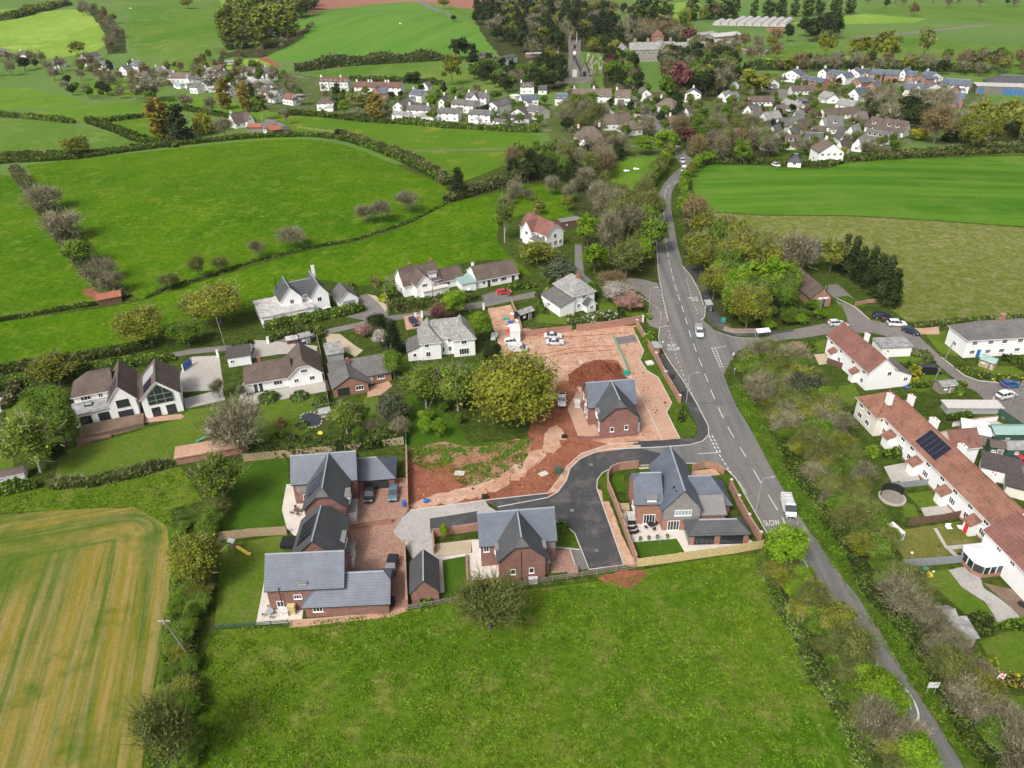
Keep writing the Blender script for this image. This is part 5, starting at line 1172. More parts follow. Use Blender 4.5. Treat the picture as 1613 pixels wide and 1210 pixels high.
for xx in list(np.linspace(8.9,12.0,5))+list(np.linspace(13.1,16.8,5)): fr_.box(xx-.05,-5.4,0,xx+.05,-5.31,2.4)
fr_.box(8.7,-5.4,2.3,17,-5.3,2.45); fr_.box(8.7,-5.4,0,17,-5.3,.12); fr_.build('window_frame',M['darkframe'],N6)
s_dormer(N6,2.4,.0,4.5,1.6,1.6,1.0)
for q in ((6.0,.5),(6.2,-.6)): v = MB(); v.box(q[0]-.12,q[1],7.2,q[0]+.12,q[1]+.25,7.6); v.build('roof_vent',M['black'],N6)
# ------------------------------------------------------------------ older houses along the lane
w0 = dict(b=(0,4.7,0,7.5),e=5.0,r=7.6,ax='y',ends=('hip','gable'),wins=[('S',1.6,.9,1.1,1.3),('S',1.4,3.3,1.,1.3)])
w1 = dict(b=(7.8,12.9,.0,7.5),e=5.0,r=7.6,ax='y',ends=('hip','gable'),wins=[('S',2.4,.5,2.4,1.7,dict(n=4)),('S',2.5,3.3,1.3,1.2)])
w2 = dict(b=(.2,12.7,1.8,8.2),e=5.0,r=8.1,t='hip',wins=[('S',5.2,.8,.6,1.3,dict(n=1)),('S',6.8,.8,.8,1.4),('S',6.8,3.2,.8,1.4)])
w3 = dict(b=(-3.2,0,.3,6.4),e=2.6,r=4.0,t='monoW',roof='grey_tile',wins=[('S',1.6,1,.8,1.0,dict(n=1))])
house('white double-fronted house with mottled hipped slate roof facing the birches',P(665,568),9.4,[w2,w0,w1,w3],'white','old_slate',chim=())
w0 = dict(b=(1.6,7.2,1.6,9.5),e=5.0,r=8.3,ax='y',wins=[('S',2.9,3.4,1.1,1.3)])
w1 = dict(b=(9.3,14.1,.2,9.5),e=5.0,r=8.4,ax='y',wins=[('S',2.2,3.1,1.2,1.3)])
w2 = dict(b=(4.0,11.5,3.6,9.0),e=5.0,r=7.7,wins=[('S',3.6,3.5,.8,.9),('S',5.0,3.4,1.6,1.2,dict(n=4))])
w3 = dict(b=(-4.4,9.2,-2.2,9.2),e=2.9,r=3,t='flat',roof='palefelt',wins=[('S',5.0,.9,2.2,1.3,dict(n=4)),('S',1.0,.9,1.4,1.3,dict(n=3)),('S',10.2,.1,2.4,2.1,dict(n=3)),('W',5,.9,1.4,1.3)])
O5 = house('white house with twin steep slate gables and flat-roofed extension below the big green field',P(439.5,506),26,[w0,w1,w2,w3],'white','slate_dark',chim=((12.6,8.4,6.5,10.2,.4),))
sk = MB(); sk.box(-1.2,3.0,3.12,.9,4.4,3.4); sk.build('skylight',M['kerb'],O5); sk = MB(); sk.tube((2.0,7.5,6),(2.0,7.5,9.8),.1,.1,6); sk.build('flue',M['black'],O5)
g0 = dict(b=(16.4,21.7,-.8,6.6),e=2.5,r=4.8,ax='y',roof='grey_tile')
og = house('white detached garage with slate gable roof between twin-gabled white house and its gravel drive',P(439.5,506),26,[g0],'white','slate_dark',cat='garage',name='garage'); gd = MB(); gd.box(17.4,-.88,0,20.8,-.8,2.1); gd.build('garage_door',M['greybox'],og)
# far-left pair
w0 = dict(b=(-4.6,3.2,6.2,13.2),e=5.0,r=8.2,ends=('hip','gable'),wins=[('S',2.3,3.3,2.0,1.3,dict(n=3)),('S',5.2,3.3,.9,1.3)])
w1 = dict(b=(2.6,7.7,.2,12.6),e=5.0,r=8.2,ax='y',wins=[('S',2.6,3.2,2.5,1.7,dict(n=4,fr='darkframe')),('S',2.6,.1,2.9,2.2,dict(n=4,fr='darkframe'))])
w2 = dict(b=(-5.0,2.6,1.2,6.2),e=2.9,r=3,t='flat',roof='felt',wins=[('S',5.9,.1,2.2,2.2,dict(n=3,fr='darkframe')),('S',2.3,.1,2.4,2.2,dict(n=3,fr='darkframe'))])
O1 = house('white house with brown tiled roof and flat-roofed garden room over the stepped timber deck',A_of(0,520,4.0325,(645,605)),22.1,[w0,w1,w2],'white','brown_tile')
sk = MB(); sk.box(-2.6,3.6,3.12,-1.0,4.9,3.4,0); sk.box(-2.4,3.8,3.401,-1.2,4.7,3.43,1); sk.build('skylight',[M['darkframe'],M['paleglass']],O1); slope_panel(O1,w1,1,1.2,5.6,.5,2.4)
w0 = dict(b=(8.8,16.4,-1.2,9.6),e=4.8,r=8.4,ax='y',wins=[('S',2.3,.1,1.7,2.1,dict(n=3,fr='darkframe')),('S',5.3,.1,1.9,2.1,dict(n=3,fr='darkframe'))])
O1b = house('white modern gabled house with a fully glazed dark gable and brown roof',A_of(0,520,4.0325,(645,605)),22.1,[w0],'white','brown_tile')
gg = MB(); gg.poly([(10.1,-1.3,3.0),(15.1,-1.3,3.0),(15.1,-1.3,5.3),(12.6,-1.3,7.6),(10.1,-1.3,5.3)]); gg.build('gable_window',M['glass'],O1b); gg = MB()
for xx in (10.1,11.7,13.4,15.1): gg.box(xx-.05,-1.36,3.0,xx+.05,-1.31,5.3+ (1.4 if xx in (11.7,13.4) else 0))
gg.box(10.1,-1.36,3.9,15.1,-1.31,4.0); gg.box(10.1,-1.36,5.2,15.1,-1.31,5.3); gg.build('window_frame',M['steel'],O1b)
slope_panel(O1b,w0,1,.8,3.9,1.1,3.0); slope_panel(O1b,w0,1,4.8,9.0,.4,3.2,mat='greybox',name='roof_glazing')
w0 = dict(b=(.0,10.0,.2,8.4),e=2.7,r=5.3,ends=('hip','gable'),wins=[('S',1.9,.1,.7,2.0,dict(n=1,fr='darkframe')),('S',3.0,.1,.7,2.0,dict(n=1,fr='darkframe')),('S',6.8,.9,1.9,1.1,dict(n=3))])
w1 = dict(b=(9.1,16.6,-.3,9.6),e=2.7,r=6.0,ax='y',ends=('half','gable'),wins=[('S',1.7,.9,1.0,1.0),('S',5.2,.9,1.2,1.1),('S',3.7,3.1,1.5,.9,dict(n=3))])
house('long white bungalow with faded brown roof and half-hipped gable left of the brick bungalow',A_of(320,500,4.0325,(285,487)),17.8,[w0,w1],'white','brown_tile',chim=((3.6,4.6,4.6,6.1,.35),),chmat='brick')
w0 = dict(b=(0,5.2,0,5.4),e=2.5,r=2.6,t='flat',roof='darkfelt',wins=[('S',1.0,1.0,.9,.8)])
house('small white flat-roofed garage by the lane, left of long white bungalow',P(361,579),17,[w0],'white','darkfelt',cat='garage',name='garage')
w0 = dict(b=(.3,13.6,3.0,11.6),e=2.5,r=4.9,wins=[('S',10.9,.9,1.7,1.1,dict(n=3))],doors=[('S',8.5,.9,2.0,'whitepaint')])
w1 = dict(b=(.2,7.8,-.2,7.0),e=2.5,r=4.75,ax='y',wins=[('S',2.1,.3,2.6,1.8,dict(n=4,fr='darkframe')),('S',5.7,.9,1.8,1.1,dict(n=3))])
house('red brick bungalow with mottled grey-brown tiled roof above the pond garden',A_of(320,500,4.0325,(830,510)),18.2,[w0,w1],'brick2','grey_tile',chim=((4.6,6.2,4.2,5.6,.35),),chmat='brick')
w0 = dict(b=(.8,4.6,15.4,21.3),e=2.6,r=2.7,t='flat',roof='felt'); house('small flat-roofed rendered outbuilding behind the red brick bungalow',A_of(320,500,4.0325,(830,510)),18.2,[w0],'greybox','felt',cat='garage',name='garage')
# O6, O7
A = P(637,474);
w0 = dict(b=(1.0,12.0,2.2,9.4),e=3.6,r=7.2,wins=[('W',5,1,1,1.2)]); w1 = dict(b=(3.6,8.6,-1.0,5.6),e=4.3,r=6.8,ax='y',wins=[('S',2.4,3.2,1.6,1.0,dict(n=3))]); w2 = dict(b=(11.2,19.0,2.0,8.2),e=2.6,r=5.0,wins=[('S',2.6,.9,2.0,1.1,dict(n=3))])
w3 = dict(b=(5.0,12.5,-2.6,-1.0),e=2.5,r=2.6,t='flat',roof='patio')
O6 = house('white chalet house with brown roof, small front gable and bare timber pergola at its left',A,27,[w0,w1,w2,w3],'white','brown_tile',chim=((4.6,6.2,6.4,8.0,.35),(11.2,6.2,6.4,7.8,.35)),chmat='brick'); s_dormer(O6,10.0,2.4,4.2,2.2,2.0,1.1)
w0 = dict(b=(0,12.9,0,8.4),e=2.7,r=5.3,wins=[('S',2.0,.9,1.,1.1),('S',5.4,.9,1.8,1.2,dict(n=3)),('S',8.2,.9,1.8,1.2,dict(n=3)),('W',4,1,.9,1.1)],doors=[('S',3.6,.9,2.,'darkframe'),('S',11.2,.9,2.,'darkframe')])
house('white bungalow with plain dark brown roof and red car on its drive',P(752,455),23.1,[w0],'white','brown_tile',chim=((.5,4.4,4.5,6.2,.35),))
w0 = dict(b=(0,4.2,0,6.4),e=2.4,r=2.5,t='flat',roof='teal'); car_p = P(729,461); house('open carport with a pale green roof between two white houses',car_p,23,[w0],'frame','teal',cat='carport',name='carport')
# O8
w3 = dict(b=(6.6,9.4,-2.2,-.2),e=2.4,r=3.9,ax='y',roof='slate_dark',wins=[('S',1.4,.8,1,1.1)]); w0 = dict(b=(3.6,10.2,-.2,9.6),e=5.2,r=8.3,t='hip',ax='y',wins=[('S',1.6,1,1,1.2),('S',3.2,3.3,1.2,1.1),('W',6,3.9,1,1)]); w1 = dict(b=(-.9,3.6,-.6,9.0),e=2.9,r=4.4,t='monoW',roof='grey_tile',wins=[('W',4,1,1.2,1)])
house('tall white house with lichened hipped slate roof behind the red site wall',P(884.5,497),28,[w0,w1,w3],'white','old_slate',chim=((7,3.2,7.2,8.7,.5),),chmat='brick2')
# O9
w0 = dict(b=(0,6.9,0,14.0),e=5.0,r=8.3,ax='y',ends=('half','gable'),wins=[('S',3.4,3.2,1.3,1.5),('S',1.3,.8,1.2,1.6),('S',3.6,.8,1.4,1.6),('S',5.7,.8,1.2,1.6),('W',12.5,3.2,1.2,1.2),('W',9.6,3.2,1.0,1.2)]); w1 = dict(b=(-1.6,4,6.0,10.6),e=5.0,r=7.7,ends=('gable','gable'),wins=[('W',2.3,3.2,1.4,1.2)]); w2 = dict(b=(-1.8,0,1.0,6.0),e=2.6,r=3.6,t='monoW',roof='grey_tile')
house('white house with orange-red tiled roof standing alone in the trees above the lane',P(861,394),36,[w0,w1,w2],'white','red_tile_dark',chim=((4.0,11.0,7.4,9.6,.55),),chmat='brick')
shed((884,361),(915,356),4.5,2.6,3.1,'long open-fronted timber barn with grey-green roof right of red-roofed house','brownwood','greyfence' if False else 'zinc',door=None,name='barn',cat='barn')
# electricity building
w0 = dict(b=(0,5.6,0,15.6),e=3.0,r=5.6,ax='y',wins=[('S',1.4,1.6,1.0,.8)],doors=[('S',3.4,1.5,2.2,'navy')])
ob = house('red brick barn-like hall with mossy brown roof under trees at top of east lane',P(1275,484.5),6,[w0],'brick2','brown_tile',cat='hall',name='brick_hall'); s_ = MB(); s_.box(2.0,-.1,2.3,4.9,-.02,2.75); s_.build('sign_board',M['frame'],ob)
# ------------------------------------------------------------------ terraces right
A = P(1299,555.2)
W11 = dict(b=(0,17.7,0,6.2),e=4.8,r=7.7,wins=[('S',u,z,1.1,hh) for u in (2.0,6.2,11.4,15.8) for z,hh in ((.9,1.25),(3.2,1.0))]+[('E',4.8,3.2,1.0,1.1)])
w2 = dict(b=(11.2,17.6,6.0,10.4),e=2.9,r=4.9,t='monoN',roof='grey_tile',wins=[('E',3.1,1.4,1.0,1.0)])
O11 = house('upper white terrace pair with red-brown tiled roof end-on to the east lane',A,-82.2,[W11,w2],'white','red_tile_dark',chim=((9.2,3.4,6.9,9.2,.5),(17.2,3.4,6.6,8.8,.4),(1,3.4,7,7.6,.3)))
for u in (4.0,13.4): b_ = MB(); b_.box(u-.8,-1.2,-.3,u+.8,0,2.3,0); b_.shell([[(u-1,-1.5,2.3),(u+1,-1.5,2.3),(u+1,0,3.2),(u-1,0,3.2)]],.1,1); b_.build('porch',[M['white'],M['red_tile']],O11)
A = (73.3,123.3); ANG = -83.3
wins = [('S',u,z,ww,hh,dict(n=3 if ww > 1.3 else 2)) for u in (1.0,6.6,9.6,14.6,18.8,22.4,26.4,30.4) for z,ww,hh in ((.9,1.5,1.3),(3.2,1.2,.95))]
W12 = dict(b=(0,33.0,0,6.6),e=4.8,r=7.8,wins=wins)
wn_ = dict(b=(-7.4,0.05,-1.6,6.5),e=4.8,r=8.0,t='hip',wall='cream',wins=[('S',1.8,3.2,1.2,1.0),('S',4.6,3.2,1.2,1.0),('S',2.0,.9,1.4,1.2),('S',4.8,.9,1.4,1.2),('E',1.,3.3,.6,.8,dict(n=1))])
we = dict(b=(33.0,44,-2.2,6.5),e=4.8,r=7.8,t='gable',roof='red_tile_dark',ends=('gable','gable'),wins=[('S',3.5,3.3,1.0,.9),('S',6.5,3.3,1.0,.9)])
wr = dict(b=(6.6,11.4,6.6,12.2),e=4.4,r=6.6,ax='y',roof='red_tile_dark',wins=[('S',1,1,.8,.8)])
O12 = house('long white terrace with orange-red tiled roof, solar panels and four porches',A,ANG,[W12,wn_,we,wr],'white','red_tile',chim=((-1.5,1.0,6.4,8.5,.6),(-.2,4.6,6.6,8.6,.6),(8.2,3.9,7,8.7,.75),(16.4,3.9,7,8.6,.65),(24.6,3.9,7,8.5,.6)))
slope_panel(O12,W12,-1,9.4,15.4,.5,3.0);
for u in (3.6,12.2,20.8,28.6): b_ = MB(); b_.box(u-.9,-1.5,-.3,u+.9,0,2.3,0); b_.shell([[(u-1.1,-1.8,2.3),(u+1.1,-1.8,2.3),(u+1.1,0,3.3),(u-1.1,0,3.3)]],.1,1); p_ = b_.build('porch',[M['white'],M['red_tile']],O12); d_ = MB(); d_.box(u-.4,-1.56,0,u+.4,-1.5,2.0); d_.build('porch_door',M['redplastic'] if u > 28 else M['frame'],p_)
pz = MB(); pz.box(0,-.05,-.3,33,0,.35); pz.build('brick_plinth',M['brick2'],O12)
# conservatory
cv = empty('conservatory',(A[0],A[1],0),math.radians(ANG)); tag(cv,'white conservatory with brick base on the near end of the long white terrace','conservatory')
cp_ = [(33.6,-2.2),(33.6,-5.6),(34.6,-6.4),(37.2,-6.4),(38.4,-5.4),(38.4,-2.2)]; q = MB(); q.prism(cp_[::-1] if False else cp_,-.3,.7,0); q.build('dwarf_wall',M['brick2'],cv); q = MB(); q.prism([(36+(x-36)*.98,y*.99) for x,y in cp_],.7,2.2,0); q.build('glazing',M['glass'],cv)
q = MB()
for a_,b_ in zip(cp_,cp_[1:]):
    n_ = max(1,int(math.hypot(b_[0]-a_[0],b_[1]-a_[1])/.9))
    for i in range(n_+1): x = a_[0]+(b_[0]-a_[0])*i/n_; y = a_[1]+(b_[1]-a_[1])*i/n_; q.box(x-.05,y-.05,.7,x+.05,y+.05,2.25)
q.prism([(36+(x-36)*1.04,y*1.015) for x,y in cp_],2.25,2.4); q.build('frame',M['frame'],cv); q = MB()
top = [(36,-2.2,3.5),(36,-4.8,3.5)]
for a_,b_ in zip(cp_,cp_[1:]): q.poly([(*b_,2.42),(*a_,2.42),top[1 if a_[1] < -2.3 and b_[1] < -2.3 else 1]])
q.poly([(33.6,-2.2,2.42),(36,-4.8,3.5),(36,-2.2,3.5)]); q.poly([(38.4,-2.2,2.42),(36,-2.2,3.5),(36,-4.8,3.5)]); q.build('roof',M['frame'],cv)
W13 = dict(b=(0,42,0,7.4),e=5.0,r=7.6,ends=('hip','hip'),wins=[('S',u,z,1.3,1.1,dict(n=3)) for u in (1.8,5.6,9.0,12.8,16.4,20.5) for z in (.9,3.3)]+[('W',3.5,1.2,1,1)],doors=[('S',3.4,.95,2.1,'bluepanel'),('S',11,.95,2.1,'frame')])
house('white terrace with weathered grey slate hipped roof at the right edge beyond the lane',P(1516.5,564),4.0,[W13],'white','grey_tile',chim=((9.4,3.7,6.8,9.0,.6),),chmat='brick2')
# ------------------------------------------------------------------ village houses
PL = 'in the far-left hamlet'
H((206,113),(219,114.5),8,5,8.5,'white house with blue slate roof and dormers',PL,roof='slate',dorm=2)
H((233,119),(252,117),7,2.6,4.5,'low dark barn',PL,wall='oldwood',roof='darkfelt',cat='barn',name='barn')
H((243,121),(257,124),6,5,7.6,'white cottage with grey roof',PL,chim=2); H((257,124),(271,127.5),6,4.8,7.2,'white cottage with grey roof',PL,chim=1)
H((270,131),(300,132),8,4,7.6,'white cottage with wide thatched roof',PL,roof='thatch',chim=1); H((274,138),(295,139.5),5,2.8,3.6,'low white building with teal roof',PL,roof='teal')
H((300,136.5),(318,134),7,4.6,7.0,'white house with grey roof',PL); H((317,143),(328,143),9,4,6.8,'white house with pale roof',PL,roof='palefelt',ax='y'); H((329,146),(342,145),6,2.8,4,'small white house with pale roof',PL,roof='palefelt')
H((341,130),(352,131),9,5,8,'white gabled house',PL,ax='y'); H((340,118),(356,116),7,4,7,'brown-roofed cottage',PL,roof='thatch',wall='stone'); H((353,103),(370,101),5,2.6,3.2,'low white shed',PL,roof='palefelt',name='barn',cat='barn')
H((374,137),(397,141),10,4.6,7.6,'white house with pale grey-white roof',PL,roof='palefelt',t='hip'); H((399,141),(420,143),9,4.6,7.2,'grey-roofed house',PL,roof='old_slate',t='hip'); H((402,120),(417,124),8,4.5,7,'white house with dark roof',PL,ax='y',roof='grey_tile'); H((416,126),(424,128),8,4,6,'white house with dark roof',PL,ax='y')
H((-5,88),(8,92),8,4,7,'white house',PL); H((82,107),(94,108),8,4,7,'white house with brown roof',PL,roof='brown_tile',ax='y'); H((146,98),(160,94),8,4.5,7.5,'white house with grey roof',PL); H((155,110),(172,112),7,4,7,'white house with grey roof',PL)
H((434,163),(448,160),8,4.5,7.5,'white gabled house',PL,ax='y',roof='old_slate'); H((446,164),(462,167),7,4,7,'house with reddish roof',PL,roof='red_tile_dark')
PL = 'at the farm above the big green field'
H((372,203),(400,198),9,3.2,8.2,'white farmhouse with brown roof',PL,roof='brown_tile',chim=1,extra=lambda L_: [dict(b=(L_*.55,L_*.95,-2.5,5),e=3.5,r=7,ax='y',roof='brown_tile',wins=[('S',1.8,3.6,1.2,1)])])
H((390,208),(415,208),6,2.6,4.2,'open shed with rusty red roof',PL,wall='oldwood',roof='rust',name='barn',cat='barn',wn=0); H((412,207),(430,210),10,3.4,6.2,'white barn with grey roof',PL,name='barn',cat='barn',roof='grey_tile'); H((430,214),(448,211),8,2.8,4.6,'open barn with orange roof',PL,wall='brownwood',roof='rust',name='barn',cat='barn',wn=0,t='mono'); H((447,212),(458,211),6,2.5,4,'dark timber shed',PL,wall='brownwood',roof='darkfelt',name='shed',cat='shed',wn=1)
shed((157,483),(193,476),4,2.1,2.7,'long field shelter with rust-red roof in the corner of the left field','brownwood','rust','mono',door=None,name='field_shelter',cat='shelter',win=False)
PL = 'in the white rows above the buttercup field'
for i in range(3): H((505+i*15.3,143+i*.2),(518.5+i*15.3,143+i*.2),8,6.4,9,'white house with maroon roof',PL,roof='maroon_tile',storey=3,wn=2)
H((500,175),(527,174),8,4.8,7.6,'white house with dark brown roof',PL,roof='brown_tile',t='hip',extra=lambda L_: [dict(b=(L_*.62,L_*.95,-3,0),e=2.6,r=3.4,t='mono',roof='palefelt')])
H((559,149),(581,149.5),9,5.2,8.2,'white terrace with maroon roof',PL,roof='maroon_tile',chim=2); H((582,149.5),(608,150),9,5.2,8.2,'white terrace with maroon roof',PL,roof='maroon_tile',chim=2); H((608.5,150),(632,150.5),9,5.2,8.2,'white terrace with maroon roof',PL,roof='maroon_tile',chim=1)
H((585,156),(600,156),9,4,8,'brick school with slate roof',PL,wall='brick2',roof='slate',ax='y'); H((599,158),(613,157),7,4.5,7.4,'brick house with slate roof',PL,wall='brick2',roof='slate')
H((619,180),(637,181),16,4.6,7.8,'white gabled house with long dark roof',PL,ax='y',dorm=0,roof='grey_tile'); H((645,159),(664,162),8,4.6,7.4,'white house with solar panels',PL,roof='slate')
H((641,186),(675,187),8,4.9,7.2,'white semi-detached pair with grey roof',PL,chim=2,extra=lambda L_: [dict(b=(-7,3,-4.5,0),e=2.6,r=3.4,t='mono',roof='felt',wins=[('S',2,.8,1.2,1),('S',7,.3,1.8,1.9)]),dict(b=(L_*.45,L_*.7,-4,0),e=2.4,r=3.2,t='mono',roof='palefelt',wins=[('S',2,.5,2.4,1.5)])])
H((688,191),(722,192),8,4.9,7.2,'white semi-detached pair with grey roof',PL,chim=1,extra=lambda L_: [dict(b=(-9,-1,-2,4),e=2.6,r=3.4,t='mono',roof='felt',wins=[('S',3,.8,1.2,1)])]); H((738,193),(772,195),8,4.9,7.2,'white semi-detached pair with grey roof',PL,chim=2,extra=lambda L_: [dict(b=(L_*.4,L_*.6,-4,0),e=2.4,r=3.4,ax='y',roof='palefelt')])
H((711,176),(746,180),8,4.9,7.4,'white semi-detached pair with grey roof',PL,chim=1); H((734,166),(766,167),9,5,7.8,'white house with central gable',PL,chim=2,extra=lambda L_: [dict(b=(L_*.35,L_*.65,-3,5),e=4.6,r=7,ax='y',wins=[('S',2.5,3,1,1)])])
H((691,173),(701,173),15,4.8,7.2,'white gabled house with dark roof',PL,ax='y'); H((766,180),(784,182),17,5,7.8,'white gabled house with dark roof',PL,ax='y')
H((776,197),(793,200),6,2.6,3.6,'small white outbuilding',PL,roof='grey_tile',name='outbuilding',cat='outbuilding'); H((756,202),(776,204),4,2.4,2.6,'grey flat-roofed garage',PL,t='flat',roof='palefelt',wall='greybox',name='garage',cat='garage',wn=0); H((794,198),(803,199),4,3,3.1,'white box-like outbuilding',PL,t='flat',roof='frame',name='outbuilding',cat='outbuilding',wn=0)
H((805,190),(826,191),12,4.4,7.2,'white gabled house with brown roof',PL,ax='y',roof='brown_tile',extra=lambda L_: [dict(b=(-1,L_+4,-5,0),e=2.5,r=3.3,t='mono',roof='darkfelt',wins=[('S',4,.2,1.6,2),('S',7,.2,1.6,2)])]); H((827,186),(850,190),10,4.5,7.2,'grey-roofed house',PL,ax='x',wall='cream')
H((803,158),(811,160),5,3.0,3.1,'small white box-like outbuilding',PL,t='flat',roof='frame',wn=0,name='outbuilding',cat='outbuilding'); H((664,142),(674,143),6,3,5.5,'small white gabled cottage',PL,ax='y')
PL = 'around the church and village street'
H((820,148.5),(841,148),8,4.8,7.4,'white house with brown roof and dormers',PL,roof='brown_tile',dorm=2,chim=1); H((848,149),(861,149),7,3,5.2,'low white house with dark roof',PL,roof='slate_dark')
H((823,168),(848,166),8,4,6.5,'white house with long blue-grey roof',PL,roof='slate'); H((874,166.5),(893,167),8,4.6,7,'white house with blue slate roof',PL,roof='slate')
H((901,163),(931,163.5),8,4.8,9,'long white thatched terrace',PL,roof='thatch',chim=1); H((931.5,163.5),(962,164),8,4.8,9,'long white thatched terrace',PL,roof='thatch',chim=1); H((968,165),(992,165.5),9,4.6,8.8,'white cottage with pale thatched roof',PL,roof='thatch')
H((1009,160),(1025,159),9,4.6,7.6,'small white gabled house',PL,ax='y',roof='grey_tile'); H((1030,181),(1059,186),10,5.6,10,'big white inn with brown hipped thatch',PL,roof='thatch',t='hip',chim=1,wn=4); H((1049,207),(1083,209),8,4.6,8,'grey-white house with maroon roof',PL,roof='maroon_tile',chim=1,wall='cream')
H((948,192),(969,190),8,4,7.6,'white gabled cottage',PL,roof='brown_tile',ax='y'); H((951,206),(972,205),9,3.8,8.4,'white cottage with dark thatch',PL,roof='thatch'); H((973,205),(997,200),8,3.6,7.8,'white cottage with dark thatch',PL,roof='thatch'); H((911,229),(950,226),9,3.6,8.6,'pink-walled cottage with heavy dark thatch',PL,roof='thatch',wall='pinkwall',chim=2,t='hip'); H((983,216),(1012,212),8,3.4,7.6,'cottage with dark thatched roof',PL,roof='thatch',t='hip',wall='cream')
H((912,237),(925,238),7,3.6,6.4,'small white gabled cottage',PL,ax='y',roof='grey_tile'); H((900,243),(912,243),6,2.6,3.2,'white caravan-like building',PL,roof='palefelt',name='outbuilding',cat='outbuilding'); H((927,243),(952,238),6,3.2,6,'low brown-roofed cottage',PL,roof='brown_tile',wall='cream')
H((1078,161),(1103,161.5),9,5,8,'white gabled house with dark roof',PL,ax='y',roof='grey_tile',wn=3); H((1075,184),(1084,185),6,3,5.6,'small white gabled cottage',PL,ax='y')
H((793,104),(815,98),9,5,6.6,'white modern house with shallow roof',PL,roof='slate_dark',wn=4); H((756,96),(776,96),8,4,6.5,'white bungalow with brown roof',PL,roof='brown_tile'); H((778,125),(800,126),5,2.4,3.4,'low brown timber stable',PL,wall='brownwood',roof='darkfelt',wn=0,name='stable',cat='stable')
H((830,92),(880,90),8,3.2,4,'long low pale-roofed building',PL,roof='palefelt',wall='brick2',name='hall',cat='hall')
H((805,8),(818,8),8,4,6.5,'white farmhouse','at the top edge of the hills',roof='slate'); H((775,9),(798,8),10,3,5,'grey farm shed','at the top edge of the hills',roof='felt',wall='oldwood',name='barn',cat='barn',wn=0)
PL = 'on the upper-right estate'
H((1130,159),(1142,160.5),10,3,6,'white bungalow with pale roof',PL,roof='old_slate',ax='y'); H((1141,161.5),(1153,163),10,3,6,'white bungalow with pale roof',PL,roof='old_slate',ax='y')
H((1150,140),(1163,140.5),10,3,5.8,'white gabled bungalow',PL,roof='brown_tile',ax='y'); H((1181,167.5),(1219,167),8,2.8,5.4,'long white bungalow with dark brown roof',PL,roof='brown_tile',wn=6)
H((1166,186),(1186,190),9,3,8,'steep-gabled white chalet',PL,ax='y',roof='grey_tile',wn=3,storey=2); H((1192,195),(1208,199),12,3,7,'white gabled bungalow with pale grey roof',PL,ax='y',roof='old_slate'); H((1214,203),(1232,208),13,3,6.6,'white gabled bungalow with grey roof',PL,ax='y',roof='grey_tile'); H((1240,210),(1262,214),13,3,7.4,'cream gabled bungalow with brown roof',PL,ax='y',roof='brown_tile',wall='cream')
H((1227,171),(1239,174),9,3,5.6,'white bungalow with pale roof',PL,roof='old_slate',ax='x'); H((1239,175),(1252,178),9,3,5.6,'white bungalow with pale roof',PL,roof='old_slate'); H((1253,179),(1270,179),9,2.8,5,'white gabled bungalow',PL,roof='old_slate',ax='y')
H((1231,128),(1258,131),11,5,8.4,'white gabled house with blue slate roof',PL,roof='slate',ax='y',wn=4); H((1208,141),(1227,139),9,3,6.4,'white gabled house with grey roof',PL,roof='slate',ax='y')
H((1247,150),(1284,149),8,2.8,5.6,'long white bungalow with dark brown roof',PL,roof='brown_tile',wn=6); H((1288,159),(1303,162),9,3,5.8,'white bungalow with pale roof',PL,roof='old_slate'); H((1303,163),(1321,163),9,2.8,5.4,'white gabled bungalow',PL,roof='old_slate',ax='y'); H((1315,171),(1328,173.5),9,3,5.8,'white bungalow with pale roof',PL,roof='old_slate'); H((1328,174),(1342,176),9,3,5.8,'white bungalow with pale roof',PL,roof='old_slate')
H((1299,189),(1357,185),8,2.8,5.6,'very long white bungalow with dark roof',PL,roof='brown_tile',wn=9); H((1300,209),(1326,210),11,3.2,8.4,'steep-gabled chalet with grey roof',PL,roof='grey_tile',dorm=1); H((1266,233),(1294,234),8,2.8,7.0,'grey-roofed chalet with wide dormer',PL,roof='slate_dark',dorm=2,wall='cream'); H((1237,236),(1258,236),8,2.8,6.6,'brown-roofed chalet with wide dormer',PL,roof='brown_tile',dorm=2,wall='cream')
H((1196,235),(1222,238),9,3,7,'cream house with grey roof',PL,roof='old_slate',wall='cream',ax='y'); H((1322,228),(1335,228),10,3,7.5,'steep white gabled chalet',PL,roof='grey_tile',ax='y')
H((1288,259),(1326,258),11,5.2,9.4,'big white house with half-hipped mottled brown roof facing the crop field',PL,roof='thatch',ax='y',chim=0,wn=4,label='big white house with half-hipped mottled brown roof facing the bright green right field'); H((1240,263),(1261,264),8,2.6,5.4,'low white garage with grey hipped roof',PL,roof='slate_dark',t='hip',name='garage',cat='garage')
H((1361,207),(1380,211),9,3,7.6,'brown-roofed chalet with dormer',PL,roof='brown_tile',dorm=1); H((1383,211),(1421,217),9,3,7.8,'brown-roofed chalet with dormers',PL,roof='brown_tile',dorm=2); H((1357,225),(1390,230),8,2.8,6.8,'dark-roofed chalet with dormers',PL,roof='grey_tile',dorm=3); H((1392,227),(1412,229),7,2.8,5.6,'low cream bungalow',PL,wall='cream')
PL = 'in the new brick estate by the school'
